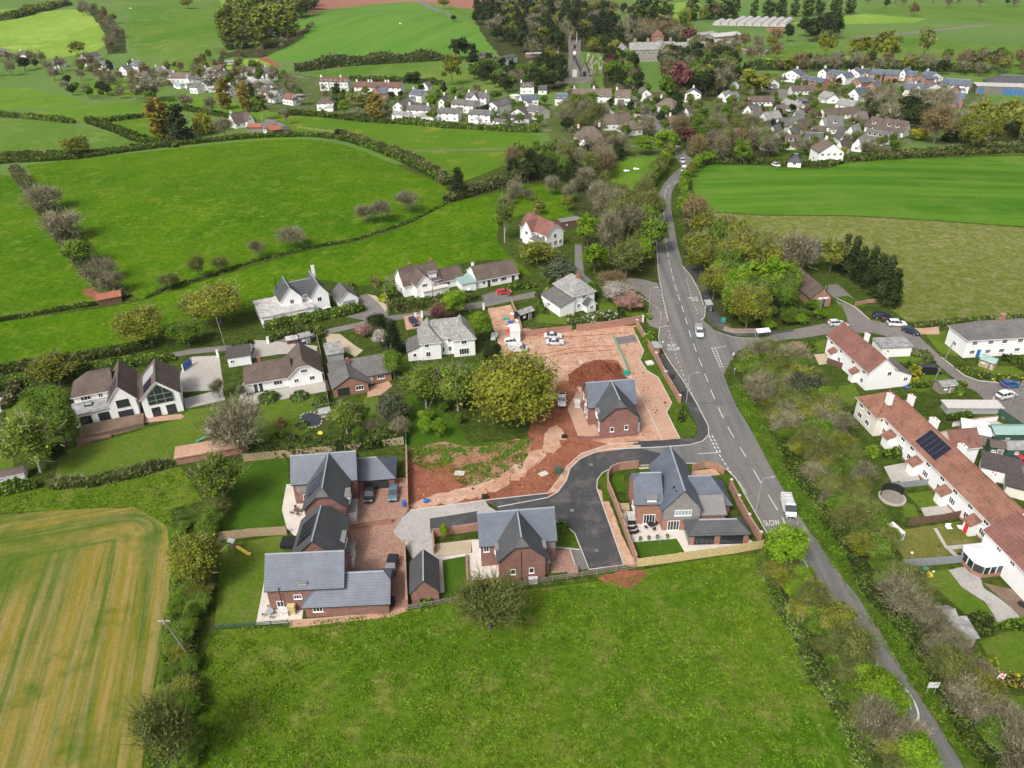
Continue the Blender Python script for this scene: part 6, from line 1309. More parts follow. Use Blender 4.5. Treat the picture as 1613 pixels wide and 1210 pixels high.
for a_,b_,d_,e_,r_,ds,wl_,rf,ax_ in (((1259,136),(1278,139),9,4.6,7,'brick house with grey slate roof','brick2','slate','x'),((1278,139),(1292,142),9,4.6,7,'brick house with grey slate roof','brick2','slate','x'),((1287,124),(1300,125),8,4.6,7,'white house with dark slate roof','white','slate_dark','y'),((1300,126),(1320,130),8,4.6,7,'brick house with grey slate roof','brick2','slate','x'),
  ((1316,132),(1330,134),11,4.8,7.8,'white gabled house with slate roof','white','slate','y'),((1330,126),(1352,128),10,5,8.2,'white gabled house with slate roof','white','slate','y'),((1340,140),(1355,143),9,5,8,'brick gabled house with slate roof','brick2','slate','y'),((1355,140),(1372,141),8,4.8,7.4,'brick house with grey slate roof','brick2','slate','x'),((1362,148),(1378,150),9,5,8,'brick gabled house with slate roof','brick2','slate','y'),
  ((1333,161),(1350,163),11,5,8.6,'tall white gabled house with slate roof','white','slate','y'),((1352,160),(1372,158),9,4.8,7.6,'white house with dark slate roof','white','slate_dark','x'),((1352,125),(1366,126),8,4.6,7.2,'white house with dark slate roof','white','slate_dark','x'),((1367,128),(1388,130),9,5,8,'brick house with grey slate roof','brick2','slate','x'),((1391,130),(1414,131),9,5,8,'brick house with grey slate roof','brick2','slate','x'),
  ((1415,127),(1424,128),11,5,8.2,'white gabled house with slate roof','white','slate','y'),((1425,130),(1441,131),9,4.6,7.2,'brick house with grey slate roof','brick2','slate','x'),((1440,133),(1456,137),10,5,8,'brick gabled house with slate roof','brick2','slate','y'),((1458,136),(1483,134),11,5,8.6,'white gabled house with slate roof','white','slate','y'),
  ((1421,153),(1440,154),10,4.8,7.8,'white gabled house with slate roof','white','slate','x'),((1440,153),(1454,153),9,4.8,7.8,'white house with slate roof','white','slate','x'),((1457,152),(1484,153),10,5,8,'white gabled house with slate roof','white','slate','y'),((1478,141),(1490,144),8,4.8,7.4,'brick house with grey slate roof','brick2','slate','x'),((1490,146),(1524,148),10,5,8.2,'large white gabled house with slate roof','white','slate','x'),((1496,149),(1510,150),6,3,5,'small brick garage','brick2','slate_dark','y'),((1464,168),(1480,170),9,4.8,7.6,'white gabled house with dark roof','white','slate_dark','y'),((1436,160),(1460,163),8,4.8,7.2,'house with dark slate roof','cream','slate_dark','x'),((1490,168),(1515,170),9,4.8,8,'brick house with brown-grey roof','brick2','slate','x')):
    H(a_,b_,d_,e_,r_,ds,PL,wall=wl_,roof=rf,ax=ax_)
PL = 'on the upper-right estate'
for q in ((1190,212,15,'y'),(1160,205,16,'y'),(1172,222,18,'x'),(1206,218,16,'y'),(1232,222,16,'y'),(1280,222,18,'x'),(1312,243,14,'y'),(1340,238,16,'y'),(1376,222,15,'x'),(1150,225,16,'x'),(1350,198,16,'x'),(1222,186,14,'x'),(1286,205,12,'y'),(1404,205,14,'y'),(1330,218,13,'y'),(1252,196,14,'x')): H((q[0],q[1]),(q[0]+q[2],q[1]+(2 if q[3] == 'y' else 0)),9,3,6.8,'small white bungalow among garden trees',PL,roof=rng.choice(['grey_tile','brown_tile','old_slate']),ax=q[3])
PL = 'in the far-left hamlet'
for q in ((424,150,12,'y'),(386,121,12,'x'),(320,122,12,'x'),(350,152,10,'y'),(300,147,12,'x'),(222,128,10,'x'),(408,155,12,'x'),(126,104,11,'x'),(30,94,12,'x'),(190,118,10,'y')): H((q[0],q[1]),(q[0]+q[2],q[1]+1),8,4.4,7.2,'small white cottage among trees',PL,roof=rng.choice(['grey_tile','brown_tile','old_slate']),ax=q[3])
# school with blue doors
A = P(1536,148); ws = dict(b=(0,48,0,12),e=4.4,r=4.5,t='flat',roof='palefelt',wall='greystone'); ws2 = dict(b=(8,34,12,26),e=4.5,r=8.0,t='hip',roof='slate_dark',wall='greystone'); ws3 = dict(b=(48,62,-6,8),e=3.6,r=3.7,t='flat',roof='frame',wall='greystone')
SC = house('long grey flat-roofed school with bright blue doors at the right edge',A,-18,[ws,ws2,ws3],'greystone','palefelt',cat='school',name='school',near=False)
for k in range(6): b_ = MB(); b_.box(14+k*2.6,-.12,0,15.9+k*2.6,-.02,3.4); b_.build('blue_door',M['bluepanel'],SC)
b_ = MB(); b_.box(1.5,-.12,.5,3.5,-.02,3.4); b_.build('blue_panel',M['bluepanel'],SC)
# ------------------------------------------------------------------ church
cx,cy = P(901,124); CH = empty('church',(cx,cy,hgt(cx,cy)),math.radians(-6)); tag(CH,'grey stone church with a tall battlemented clock tower among dark trees','church')
q = MB(); q.box(-2.6,-1.0,-1,5.4,7,22); q.build('tower',M['greystone'],CH); q = MB()
for i in range(5):
    for yy in (-1.0,6.5): q.box(-2.6+i*1.72,yy,22,-1.5+i*1.72,yy+.5,23.3)
    for xx in (-2.6,4.9): q.box(xx,-.45+i*1.5,22.002,xx+.5,.4+i*1.5,23.302)
q.box(-3.1,5.3,20,-1.3,7.5,26); q.build('battlement',M['greystone'],CH)
q = MB(); q.tube((1.4,-1.12,16.4),(1.4,-.99,16.4),1.05,1.05,16); q.build('clock_face',M['frame'],CH)
q = MB(); q.tube((2.5,3,22),(2.5,3,29),.12,.08,5); q.build('flagpole',M['frame'],CH)
for zz in (19,12): q = MB(); q.box(.5,-1.1,zz,2.2,-1.0,zz+2.3); q.build('tower_window',M['black'],CH)
for b,e,r,ax in (((-1.5,5.5,-15,-1),7,13.5,'y'),((-8.5,-1.5,-13,2),5,8.5,'y'),((5.5,11.5,-13,2),5.5,12,'y'),((-12,14,-17.5,-15),3,3.6,'x')):
    w = dict(b=b,e=e,r=r,ax=ax); a_ = MB(); wall_mb(w,a_); a_.build('wall',M['greystone'],CH); a_ = MB(); roof_mb(w,a_,oh=.1,t=.3); a_.build('roof',[M['greystone'] if False else M['grey_tile'],M['greystone']],CH)
q = MB(); q.box(.6,-15.12,3.0,3.6,-15.0,8); q.build('east_window',M['kerb'],CH); q = MB(); q.box(7.4,-13.12,2.5,9.6,-13,6.5); q.build('aisle_window',M['black'],CH)
# gravestones
gq = [P(*p) for p in [(922,88),(950,88),(962,108),(945,122),(924,118)]]; k = 0
for _ in range(400):
    x,y = rng.uniform(min(p[0] for p in gq),max(p[0] for p in gq)),rng.uniform(min(p[1] for p in gq),max(p[1] for p in gq))
    if not inpoly(x,y,gq) or k > 54: continue
    k += 1; key = ('grave',k % 3)
    if key not in WC: b_ = MB(); b_.box(-.45,-.1,-.1,.45,.1,1.2); b_.tube((0,-.1,1.1),(0,.1,1.1),.45,.45,8); WC[key] = b_.mesh('gravestone',M[('kerb','stone','palefelt')[k % 3]])
    o = mobj('gravestone',WC[key],None,(x,y,hgt(x,y)),rng.uniform(-.3,.3),cat='gravestone'); later(o,'pale upright gravestone','on grass slope right of church tower',x,y,'gravestones in the churchyard'); o.scale = (rng.uniform(.8,1.6),)*3
# manor
A = P(992,98); MN = house('long pale stone manor house with grey gabled roofs and red cupola beyond the village',A,2,[
  dict(b=(0,34,0,11),e=8.5,r=13,wins=[('S',3+i*3.6,z,1.6,1.9,dict(n=2)) for i in range(8) for z in (1.2,5)]),dict(b=(21,27,-3,11),e=9,r=14,ax='y',wins=[('S',3,5.5,2,2.4)]),dict(b=(-7,0,-2,20),e=7,r=11,ax='y'),dict(b=(34,58,2,12),e=8,r=12,wins=[('S',3+i*4,1.5,1.6,1.9) for i in range(5)])],'stone','old_slate',cat='manor house',name='manor_house',near=False,chim=((4,5.5,12,15.5,.9),(14,5.5,12,15.5,.9),(31,5.5,12,15.5,.9),(45,7,11,14.5,.9)),chmat='stone')
tw = house('small red brick tower with pyramid roof behind the manor house',P(1031,92),2,[dict(b=(0,8,9,17),e=15,r=19,t='hip',wins=[('S',4,11.5,1.8,2)])],'brick2','red_tile_dark',cat='tower',name='tower',near=False)
# farm / industrial sheds
H((1115,82),(1158,82),26,6,8,'blue-fronted steel shed with pale roof','behind the manor house',wall='bluepanel',roof='palefelt',wn=0,name='barn',cat='barn',ax='y'); H((1125,66),(1168,62),16,4,6.5,'long pale-roofed farm shed','behind the manor house',wall='oldwood',roof='palefelt',wn=0,name='barn',cat='barn'); H((1098,64),(1130,60),14,4,6,'grey-roofed farm shed','behind the manor house',wall='stone',roof='felt',wn=0,name='barn',cat='barn')
H((1158,84),(1205,88),10,3,3.5,'low grey farm shed','behind the manor house',wall='oldwood',roof='felt',wn=0,name='barn',cat='barn')
A = P(1122,40); B = P(1238,44); L_ = math.hypot(B[0]-A[0],B[1]-A[1]); an = math.atan2(B[1]-A[1],B[0]-A[0]); pt = empty('polytunnel',(A[0],A[1],hgt(*A)),an); tag(pt,'group of shiny white polytunnels by the far poplars','polytunnel')
nb = 9
for i in range(nb):
    q = MB(); w_ = L_/nb; dd = 60 if i > 1 else 30
    for j in range(6):
        a_,b_ = math.pi*j/6,math.pi*(j+1)/6; q.poly([(w_*(i+.5)+w_*.48*math.cos(a_),0,4*math.sin(a_)),(w_*(i+.5)+w_*.48*math.cos(a_),dd,4*math.sin(a_)),(w_*(i+.5)+w_*.48*math.cos(b_),dd,4*math.sin(b_)),(w_*(i+.5)+w_*.48*math.cos(b_),0,4*math.sin(b_))])
    q.poly([(w_*(i+.5)+w_*.48*math.cos(math.pi*j/6),0,4*math.sin(math.pi*j/6)) for j in range(7)]); q.build('tunnel',M['palefelt'],pt)
# ------------------------------------------------------------------ trees and hedges, near part
T('dome',810,680,136,128,label='broad olive-yellow oak overhanging the red soil of the building site, biggest tree')
T('budding',773,1012,104,102,label='rounded pale budding hawthorn on the lower field side of the post-and-rail fence')
T('bare',385,728,92,96,label='large leafless grey tree between the play-set lawn and the new house garden')
T('birch',358,802,66,96,label='slender half-bare tree in the corner right of the paved shed roof')
T('oak',322,935,84,92,label='olive oak in the hedge beside the toddler slide garden')
T('budding',292,1225,72,120,label='pale budding tree at the bottom edge in the hedge by the striped crop')
T('birch',66,748,78,98,label='large pale birch with white blossom twigs left of the timber deck'); T('green',105,702,56,66,label='light green tree touching the left end of the timber deck'); T('green',78,656,62,46,label='clipped round olive-green tree left of flat-roofed garden room'); T('olive',98,612,66,56,label='loose olive shrubby tree by lane at far left'); T('dark',98,730,30,34,label='dark low tree at the left end of the big sloping lawn')
T('oak',232,548,84,64,label='orange-tinged oak at left above the west lane'); T('oak',350,518,92,74,label='big orange-tinged oak left of the twin-gabled white house'); T('budding',308,502,42,44,label='pale grey-green tree behind the orange-tinged oak'); T('green',300,548,50,46,label='dark green tree at lane bend under oak')
T('greyev',622,672,52,62,label='grey-green bushy evergreen left of the two small lime saplings'); T('birch',548,690,52,66,label='pale birch beside the pond and yellow slide'); T('green',570,676,34,50,label='olive tree right of the yellow pond birch')
T('birch',672,648,72,84,label='left feathery green birch in front of the white double-fronted house'); T('birch',722,652,78,92,label='right feathery green birch with tall white stem before the white double-fronted house')
T('lime',672,668,26,28,label='small lime-green sapling, uppermost of three on the rough lawn'); T('lime',671,688,24,36,label='small lime-green sapling, left of three on the rough lawn'); T('lime',693,692,24,38,label='small pale green sapling, right of three on the rough lawn')
T('lime',757,540,40,58,label='bright green tree right of the white double-fronted house'); T('dark',778,585,34,56,label='dark laurel bank left of the parked silver van'); T('conifer',622,560,34,60,label='dark evergreen left of the white double-fronted house'); T('green',622,600,36,60,label='mid-green tree between the brick bungalow and white double-fronted house')
T('blossom',601,550,26,38,label='white magnolia in bloom above the brick bungalow'); T('pinkbl',574,532,28,24,label='orange-bronze bushy tree beside the sandy drive',lod=0); T('dark',596,522,36,32,label='dark shrubby tree above the white magnolia by lane'); T('lime',715,498,40,50,label='light green tree over the hedge by the lane below the chalet house'); T('copper',690,505,26,26,label='small purple-leaved tree behind white double-fronted roof')
T('green',615,470,28,26,label='round green shrubby tree by gravel drive corner'); T('brown',700,500,50,26,label='brown budding low tree beside lane hedge')
# field trees
for q in ((463,393,44,36,'first thorn right of the three, alone on the field edge bank'),(410,408,26,30,'small thorn on the bank left of the wide-spreading thorn'),(578,352,30,32,'left of the three bare thorns together high in the green field'),(602,350,32,36,'middle of the three bare thorns together high in the green field'),(646,336,40,36,'right of the three bare thorns together high in the green field')): T('barer',*q[:4],label='bare crooked tree, ' + q[4])
T('budding',315,438,24,38,label='pale leafing thorn, tallest on the lower bank of big green field'); T('budding',270,458,32,28,label='pale leafing thorn at the left end of the bank'); T('budding',350,430,26,28,label='grey thorn just right of the tallest pale thorn'); T('oak',124,248,40,32,label='lone golden-brown tree on the upper left pasture hedge')
for q in ((75,337,52,40,'bare','grey rounded thicket, uppermost in the left field hedge'),(108,382,52,46,'bare','grey rounded thicket, second down the left field hedge'),(130,420,40,48,'green','only green tree in the left field hedge'),(162,446,42,38,'bare','grey thicket, third down the left field hedge'),(182,464,36,36,'bare','grey thicket beside the rusty field shelter')): T(q[4],*q[:4],label=q[5])
hedge([(22,265),(45,300),(75,340),(108,390),(140,430),(170,460),(200,470)],5,2.2,'overgrown grey-brown hedge running down between the two left fields',('lf_hedgebrown','lf_hedge'),twig=.5)
hedge([(-60,515),(0,506),(80,492),(155,480)],1.5,1.2,'thin scrubby hedge below the left field',('lf_hedge','lf_green'),twig=.4)
hedge([(230,470),(265,452),(330,436),(400,412),(480,392),(560,378),(645,350),(704,320)],1.6,.55,'low grassy bank dividing the big green field from the strip below',('lf_field','lf_green'),name='bank',cat='field bank')
# centre
T('birch',795,382,34,78,label='pale slender birch left of the red-roofed white house'); T('olive',846,420,64,46,label='olive bushy tree in front of the red-roofed white house'); T('greyev',882,452,58,52,label='big grey-green evergreen above the tall white house'); T('lime',925,392,38,64,label='narrow lime tree right of the long timber barn'); T('lime',936,432,46,58,label='lime-green tree right of the drive to the red-roofed house')
T('bare',958,410,36,80,label='tall bare ivy-stemmed tree in the middle of the copse left of the main road'); T('budding',985,440,50,66,label='budding tree in copse front left of main road')
scatter([(950,340),(1030,335),(1030,440),(985,440),(950,400)],12,[('bare',4),('budding',3),('green',3),('lime',2)],(8,13),'in the copse left of the main road',gap=5.5)
scatter([(905,260),(955,250),(965,330),(1030,320),(1030,345),(940,345),(905,300)],13,[('bare',4),('brown',3),('budding',3)],(8,12),'in the thicket above the copse',gap=6)
T('lime',1012,420,36,54,label='bright green tree at roadside edge of the copse'); T('blossom',972,480,54,40,label='white-flowering shrubby tree in the garden of the tall white house'); T('pinkbl',988,492,50,34,label='copper-pink tree in the garden corner by junction'); T('green',935,470,34,30,label='green shrub tree behind tall white house'); T('brown',962,460,44,34,label='brown shrub tree behind tall white house')
hedge([(893,508),(925,512),(975,504)],3.5,3.4,'white-flowering hedge in front of the tall white house',('lf_hedge','lf_blossom'),.3); hedge([(1012,500),(1025,503)],2.5,2.0,'leafy shrubs at the stone wall end by the junction',('lf_lime','lf_green'))
# east belt beside the main road
EB = 'in the tree belt east of the main road'
T('brown',1095,372,46,66,label='orange-brown tree at the upper end of east roadside belt'); T('lime',1083,345,40,44,label='lime tree where the east roadside belt begins')
T('blossom',1268,428,36,60,label='tall blossom-dusted tree behind the brick hall'); T('bare',1245,440,60,74,label='tall bare tree leaning over the brick hall roof'); T('olive',1306,430,44,60,label='olive tree above the mown lawn by conifers'); T('conifer',1204,392,16,22,label='small dark conifer tip above the belt')
scatter([(1082,385),(1110,375),(1170,388),(1225,410),(1250,450),(1240,495),(1170,520),(1130,495),(1110,450)],38,[('oak',5),('lime',5),('olive',4),('green',3)],(8.5,13.5),EB,gap=5.2)
T('lime',1165,505,62,66,label='broad lime-green tree nearest the bus bay in the belt'); T('lime',1108,430,34,50,label='lime-green tree against road at the belt middle')
for i,q in enumerate(((1326,426,24,54),(1339,436,25,60),(1352,446,26,56),(1365,456,27,64),(1378,466,28,62),(1390,476,28,68),(1402,484,27,60))): T('ley',*q,label='dark green cypress, %s from top in the row beside the pasture' % ordn(i))
scatter([(1170,505),(1290,480),(1298,500),(1240,520),(1175,520)],12,[('green',3),('lime',2)],(2.6,3.4),'in bramble bank below the brick hall',gap=3.4,wr=(1.6,2.4))
# road hedges in the upper cutting
row([(975,350),(1000,318),(1030,292),(1050,262),(1062,248)],5,[('lime',4),('budding',2),('olive',1)],(6,9),'along the west side of the upper road',jit=.15)
row([(1078,330),(1075,300),(1085,278),(1108,262),(1130,255)],5.5,[('lime',4),('olive',2)],(5,8),'along the east side of the upper road',jit=.12)
# verge hedge right of the road
RB = 'in the scrub belt between road and terrace'
scatter([(1165,572),(1230,560),(1275,600),(1300,655),(1340,720),(1360,800),(1400,850),(1400,900),(1440,960),(1430,985),(1380,920),(1330,850),(1270,745),(1230,690),(1200,640)],92,[('budding',5),('bare',3),('green',6),('olive',4)],(3.6,6.4),RB,gap=2.3,wr=(1.2,1.6))
scatter([(1440,985),(1480,1000),(1560,1100),(1613,1160),(1640,1210),(1600,1240),(1540,1150),(1480,1060)],30,[('budding',3),('bare',4),('olive',2),('green',2)],(3.0,5.0),'in the scrub below the garden sheds',gap=2.8,wr=(1.2,1.6))
T('bare',1600,1235,70,90,label='twiggy tree in the bottom right corner'); T('lime',1255,600,34,26,label='bright green shrub tree near the pink blossom by the lane'); T('pinkbl',1251,560,26,22,label='round pink blossoming shrub tree beside the lane'); T('greyev',1265,640,60,54,label='grey bushy tree in front of the upper terrace pair'); T('lime',1295,650,40,44,label='yellow-green tree below the upper terrace')
# hedge between the lower field and the road
T('lime',1228,905,60,78,label='vivid lime tree at the fence corner beside the SLOW marking'); T('lime',1262,935,36,44,label='second vivid lime tree down the roadside hedge'); T('olive',1308,1010,56,60,label='yellow-olive leafy tree midway down the roadside hedge'); T('budding',1330,1056,60,66,label='bare budding tree below the golden one'); T('lime',1378,1135,70,68,label='vivid lime tree beside the painted 40 roundel'); T('bare',1368,1180,62,66,label='bare grey tree near the foot of roadside hedge'); T('lime',1432,1230,60,60,label='vivid lime tree at bottom edge beside road'); T('budding',1275,975,46,56,label='budding tree between second lime and golden tree')
scatter([(1200,884),(1230,888),(1262,925),(1305,985),(1352,1050),(1392,1120),(1420,1170),(1470,1260),(1420,1260),(1372,1180),(1318,1090),(1262,990),(1222,925)],60,[('budding',3),('bare',1),('green',5),('olive',3),('lime',1)],(2.9,4.4),'in the hedge between lower field and road',gap=2.0,wr=(1.2,1.6))
for i,q in enumerate(([(1185,590),(1225,650),(1262,722),(1300,790)],[(1300,790),(1345,860),(1392,930),(1440,1000)],[(1440,1000),(1490,1080),(1550,1165),(1600,1240)],[(1215,575),(1262,640),(1310,720),(1350,800)])): hedge(q,6.5,1.3,'low bramble undergrowth under the scrub belt right of road, ' + ('upper stretch','middle stretch','lower stretch','stretch nearest the terrace gardens')[i],('lf_green','lf_hedge'),jit=.5,name='brambles',cat='undergrowth',twig=.12)
hedge([(1204,888),(1240,962),(1278,1030),(1322,1108),(1370,1190),(1400,1245)],4.0,1.8,'thick leafy hedge base between the lower field and the road',('lf_green','lf_hedge'),jit=.4,twig=.2)
hedge([(300,880),(300,950),(288,1010),(276,1080),(266,1160),(262,1240)],6.0,1.4,'lush green hedge bank beside the striped crop',('lf_green','lf_grass'),jit=.4)
# left field boundary hedge
row([(300,1215),(282,1120),(292,1060),(300,1000),(310,960),(330,880)],2.4,[('green',5),('olive',1),('lime',1)],(2.4,3.6),'in the hedge beside the striped crop',jit=.4,wr=(1.3,2.0))
row([(262,1180),(262,1090),(280,1010),(292,940),(300,880),(290,820)],2.2,[('green',4),('lime',1)],(1.4,2.2),'in the nettle bank beside the striped crop',jit=.4,wr=(1.6,2.6))
row([(338,850),(352,800),(345,765)],3.0,[('green',3),('budding',1)],(3,5),'left of the new garden fence',jit=.4,wr=(1.,1.4))
# lane hedges and garden hedges
hedge([(-80,600),(0,588),(100,572),(200,556),(245,545)],2.6,2.2,'long clipped hedge along the upper side of the west lane',('lf_hedge','lf_hedgebrown'),jit=.08)
hedge([(-80,630),(20,608),(110,592),(200,578),(275,566)],3,2.4,'leafy hedge along the lower side of the west lane behind the white pair',('lf_green','lf_hedge'),jit=.25)
hedge([(418,520),(470,510),(530,498),(575,488)],3,2.6,'thick clipped hedge in front of the twin-gabled white house',('lf_hedge','lf_green'),jit=.06)
hedge([(425,538),(450,528),(500,520),(508,532)],3.0,2.0,'curved clipped hedge behind the long white bungalow',('lf_hedge','lf_hedgebrown'),jit=.12); hedge([(365,548),(398,541)],2.2,1.8,'short hedge beside the small white garage by the lane',('lf_hedge','lf_green'))
hedge([(612,490),(660,484),(705,478),(750,470)],3.4,2.8,'tall brown-green hedge along the lane below the chalet house',('lf_hedge','lf_hedgebrown'),twig=.2); hedge([(800,455),(842,452)],3,2.4,'dark hedge right of the plain brown-roofed bungalow',('lf_hedge','lf_green'))
hedge([(410,718),(480,712),(560,705),(635,695)],3.2,3.0,'dark hedge behind the new houses along the timber fence',('lf_dark','lf_hedge'),jit=.15)
hedge([(-20,780),(30,772),(60,768)],2.6,2.4,'bushy hedge at far left below the chicken-run shed',('lf_green','lf_hedge')); hedge([(80,768),(150,762),(215,748),(272,732)],2.4,1.9,'grey-brown hedge at the foot of the big sloping lawn',('lf_hedgebrown','lf_hedge'),twig=.35)
hedge([(8,645),(20,625),(28,605),(50,598)],2.4,1.8,'curved brown beech hedge around the gravel drive at far left',('lf_brown','lf_hedgebrown'),.5)
hedge([(1036,520),(1042,530)],2.8,1.6,'clipped bright green shrub behind the bus shelter',('lf_green','lf_lime')) if False else mound(1025,545,22,24,'clipped bright green laurel behind the near bus shelter',('lf_green','lf_lime'))
hedge([(1430,612),(1470,608),(1522,608)],1.2,1.4,'low clipped hedge above the white greenhouse roofs',('lf_green','lf_hedge'),jit=.06); hedge([(1490,662),(1530,656)],1.6,1.4,'short clipped hedge below the white greenhouse roofs',('lf_hedge','lf_green'),jit=.06)
hedge([(1392,720),(1426,716)],2.4,1.8,'clipped rounded hedge in front of solar-panelled terrace',('lf_green','lf_lime'),jit=.1); hedge([(1404,590),(1438,580)],3.2,2.2,'thick dark hedge beside the black van',('lf_hedge','lf_green'),jit=.1); hedge([(1432,558),(1455,562),(1470,574)],2.4,1.8,'hedge between white flat garage and east lane',('lf_hedgebrown','lf_hedge'),jit=.1)
hedge([(1578,565),(1600,575),(1640,600)],1.6,2.0,'dark clipped hedge in front of the right-edge terrace',('lf_hedge','lf_dark'),jit=.05); hedge([(1505,578),(1530,588),(1575,600),(1613,598)],2.4,1.2,'yellow-flowering rough hedge along the bend of the east lane',('lf_hedge','lf_gold'),.25,twig=.1)
hedge([(1440,515),(1500,510),(1613,502),(1700,498)],2,1.5,'hedge along the foot of the olive pasture',('lf_hedge','lf_hedgebrown')); hedge([(1538,1060),(1575,1075),(1620,1078)],2.4,2.0,'yellow and bronze mixed hedge between the two right gardens',('lf_gold','lf_pinkbl'),.3); hedge([(1575,990),(1640,985)],2.0,1.6,'bright green hedge right of the weathered shed',('lf_green','lf_lime'))
for q in ((1441,608,26,30,'round golden-green topiary beside the grey shed',('lf_gold','lf_olive')),(1550,1000,34,30,'dark round shrub behind the weathered shed',('lf_dark','lf_hedge')),(1545,1058,26,24,'green shrub between red maple and gold bush',('lf_green','lf_hedge')),(1562,1062,26,22,'golden bush left of the mixed hedge',('lf_gold','lf_green')),(1523,1043,14,14,'small red maple by the weathered shed path',('lf_copper','lf_redleaf' if False else 'lf_copper')),
          (1278,555,18,16,'small green bush at the corner of the east lane',('lf_green','lf_hedge')),(438,698,30,14,'green bush below the pond',('lf_green','lf_hedge')),(441,674,16,16,'round orange azalea on the pond lawn',('lf_ginger','lf_pinkbl')),(560,470,1,1,'',None),(560,452,16,16,'',None),(553,456,14,14,'round bronze bush left beside the slate-roofed garage',('lf_brown','lf_green')),(590,452,18,16,'round bronze bush right beside the slate-roofed garage',('lf_brown','lf_green')),
          (850,470,14,16,'conical bush left of tall white house',('lf_dark','lf_green')),(851,492,15,20,'large round bush in the garden left of tall white house',('lf_hedge','lf_green')),(862,463,10,10,'small yellow bush left of tall white house',('lf_gold','lf_lime')),(604,476,18,14,'yellow-green rounded bush beside gravel drive',('lf_gold','lf_lime')),
          (975,500,20,16,'dark evergreen bush behind the stone boundary wall',('lf_dark','lf_hedge')),(1375,720,20,18,'bright lime bush in front of the terrace hedge',('lf_lime','lf_green')),(1500,590,1,1,'',None),(1310,690,34,26,'rounded olive bush at foot of the wing-end garden',('lf_olive','lf_green')),(1512,622,16,14,'dark round bush beside grey shed',('lf_hedge','lf_green')),(1085,662,1,1,'',None),(1073,665,10,24,'narrow dark shrubs along the corner bed',('lf_dark','lf_hedge'))):
    if q[5]: mound(*q[:4],q[4],q[5])
for i,q in enumerate(((505,642,30,16),(520,650,26,16),(470,632,30,10),(420,636,34,12),(455,700,26,16),(475,676,22,14))): mound(*q,'blue-green flowering clump, %s of six round the pond lawn' % ordn(i),('lf_greyev','lf_green'),group='clumps round the pond lawn')
mound(672,960,28,12,'low dark nettle clump at the foot of the small garage',('lf_green','lf_dark')); mound(886,838,22,18,'low planting beside the front door of the middle brick house',('lf_green','lf_hedge'))
scatter([(1170,575),(1215,570),(1250,600),(1225,625),(1190,612)],9,[('green',3),('lime',1)],(2.6,4),'on the bank south of the east junction',gap=3)
T('lime',700,851,15,28,label='small planted green tree in the gravel bed of the walled garden',lod=0)
scatter([(400,600),(395,640),(340,640),(350,600)],2,[('bare',1)],(3,5),'beside the gravel terrace',gap=3)
scatter([(640,600),(660,610),(735,640),(745,690),(700,660),(650,650)],7,[('green',3),('bare',1),('dark',1)],(2.6,5),'under the feathery birches',gap=3.2)
scatter([(575,690),(640,660),(645,695),(560,702)],6,[('green',2),('bare',2),('greyev',1)],(3,5.5),'behind the dark hedge by the pond',gap=3.4)
scatter([(205,120),(300,100),(420,112),(450,175),(360,148),(260,140)],26,[('green',3),('bare',3),('brown',2)],(6,9),'beside the hamlet cottages',gap=6)
scatter([(500,145),(640,152),(860,165),(860,205),(640,192),(500,182)],60,[('green',4),('bare',3),('dark',2)],(4,7.5),'in the gardens of the white rows',gap=5)
scatter([(1120,150),(1180,125),(1300,130),(1480,135),(1500,170),(1400,235),(1300,250),(1130,240)],130,[('green',4),('bare',3),('dark',2),('budding',2)],(4,7.5),'in the upper-right estate gardens',gap=5)
scatter([(885,148),(1000,145),(1100,160),(1110,200),(1060,215),(960,232),(880,225)],60,[('green',4),('bare',3),('dark',3),('budding',2)],(5,9),'between the village street houses',gap=5.5)
# ------------------------------------------------------------------ hedgerows and trees, far part
def HG(pts,w,h,label,**k): hedge(smooth_px(pts,3),w,h,label,**k)
HG([(-60,262),(20,256),(120,250),(240,234),(380,219),(470,215),(530,219),(590,236),(650,262),(700,288)],3,2.2,'long trimmed hedge over the top of the big green field',jit=.1)
HG([(-60,250),(60,246),(130,244),(190,238),(250,230),(280,232)],3.5,2.4,'rougher hedge just above the field track at left',mats=('lf_hedge','lf_hedgebrown')); HG([(530,212),(580,228),(640,248),(690,276),(704,292)],5,3,'brown scrub hedge beside the track behind the big green field',mats=('lf_hedgebrown','lf_hedge'),twig=.3)
HG([(-60,184),(0,184),(60,188),(118,194)],4,2.6,'short hedge on the upper left pasture'); HG([(138,192),(180,206),(220,222),(270,232)],5,3.2,'dark hedge curving down to the farm pasture',mats=('lf_hedge','lf_dark')); HG([(145,194),(200,188),(240,182)],4,2.4,'dark hedge left of the orange and dark trees'); HG([(285,172),(330,180),(380,188),(400,192)],4,2.6,'dark hedge across the meadow behind the farm')
HG([(440,180),(500,183),(560,190),(620,195)],4,2.4,'dark hedge along the top of the buttercup field',mats=('lf_hedge','lf_dark')); HG([(620,193),(700,200),(800,206),(850,208)],6,3,'garden hedge below the white rows',mats=('lf_hedge','lf_green'),twig=.1)
HG([(466,114),(540,104),(640,98),(700,94)],8,8,'tall dark hedgerow across the hillside',mats=('lf_hedgebrown','lf_dark'),twig=.3); HG([(550,126),(640,130),(700,134)],5,3,'dark hedge above the maroon-roofed terraces',mats=('lf_dark','lf_hedge'))
HG([(1100,258),(1200,258),(1290,262),(1330,255),(1400,250),(1500,244),(1613,240),(1700,238)],4,2.2,'long low hedge along the top of the bright right field',mats=('lf_hedge','lf_hedgebrown')); HG([(1355,238),(1430,244),(1500,236),(1613,231),(1700,229)],4,2.4,'second low hedge behind the bright right field',mats=('lf_hedgebrown','lf_hedge'))
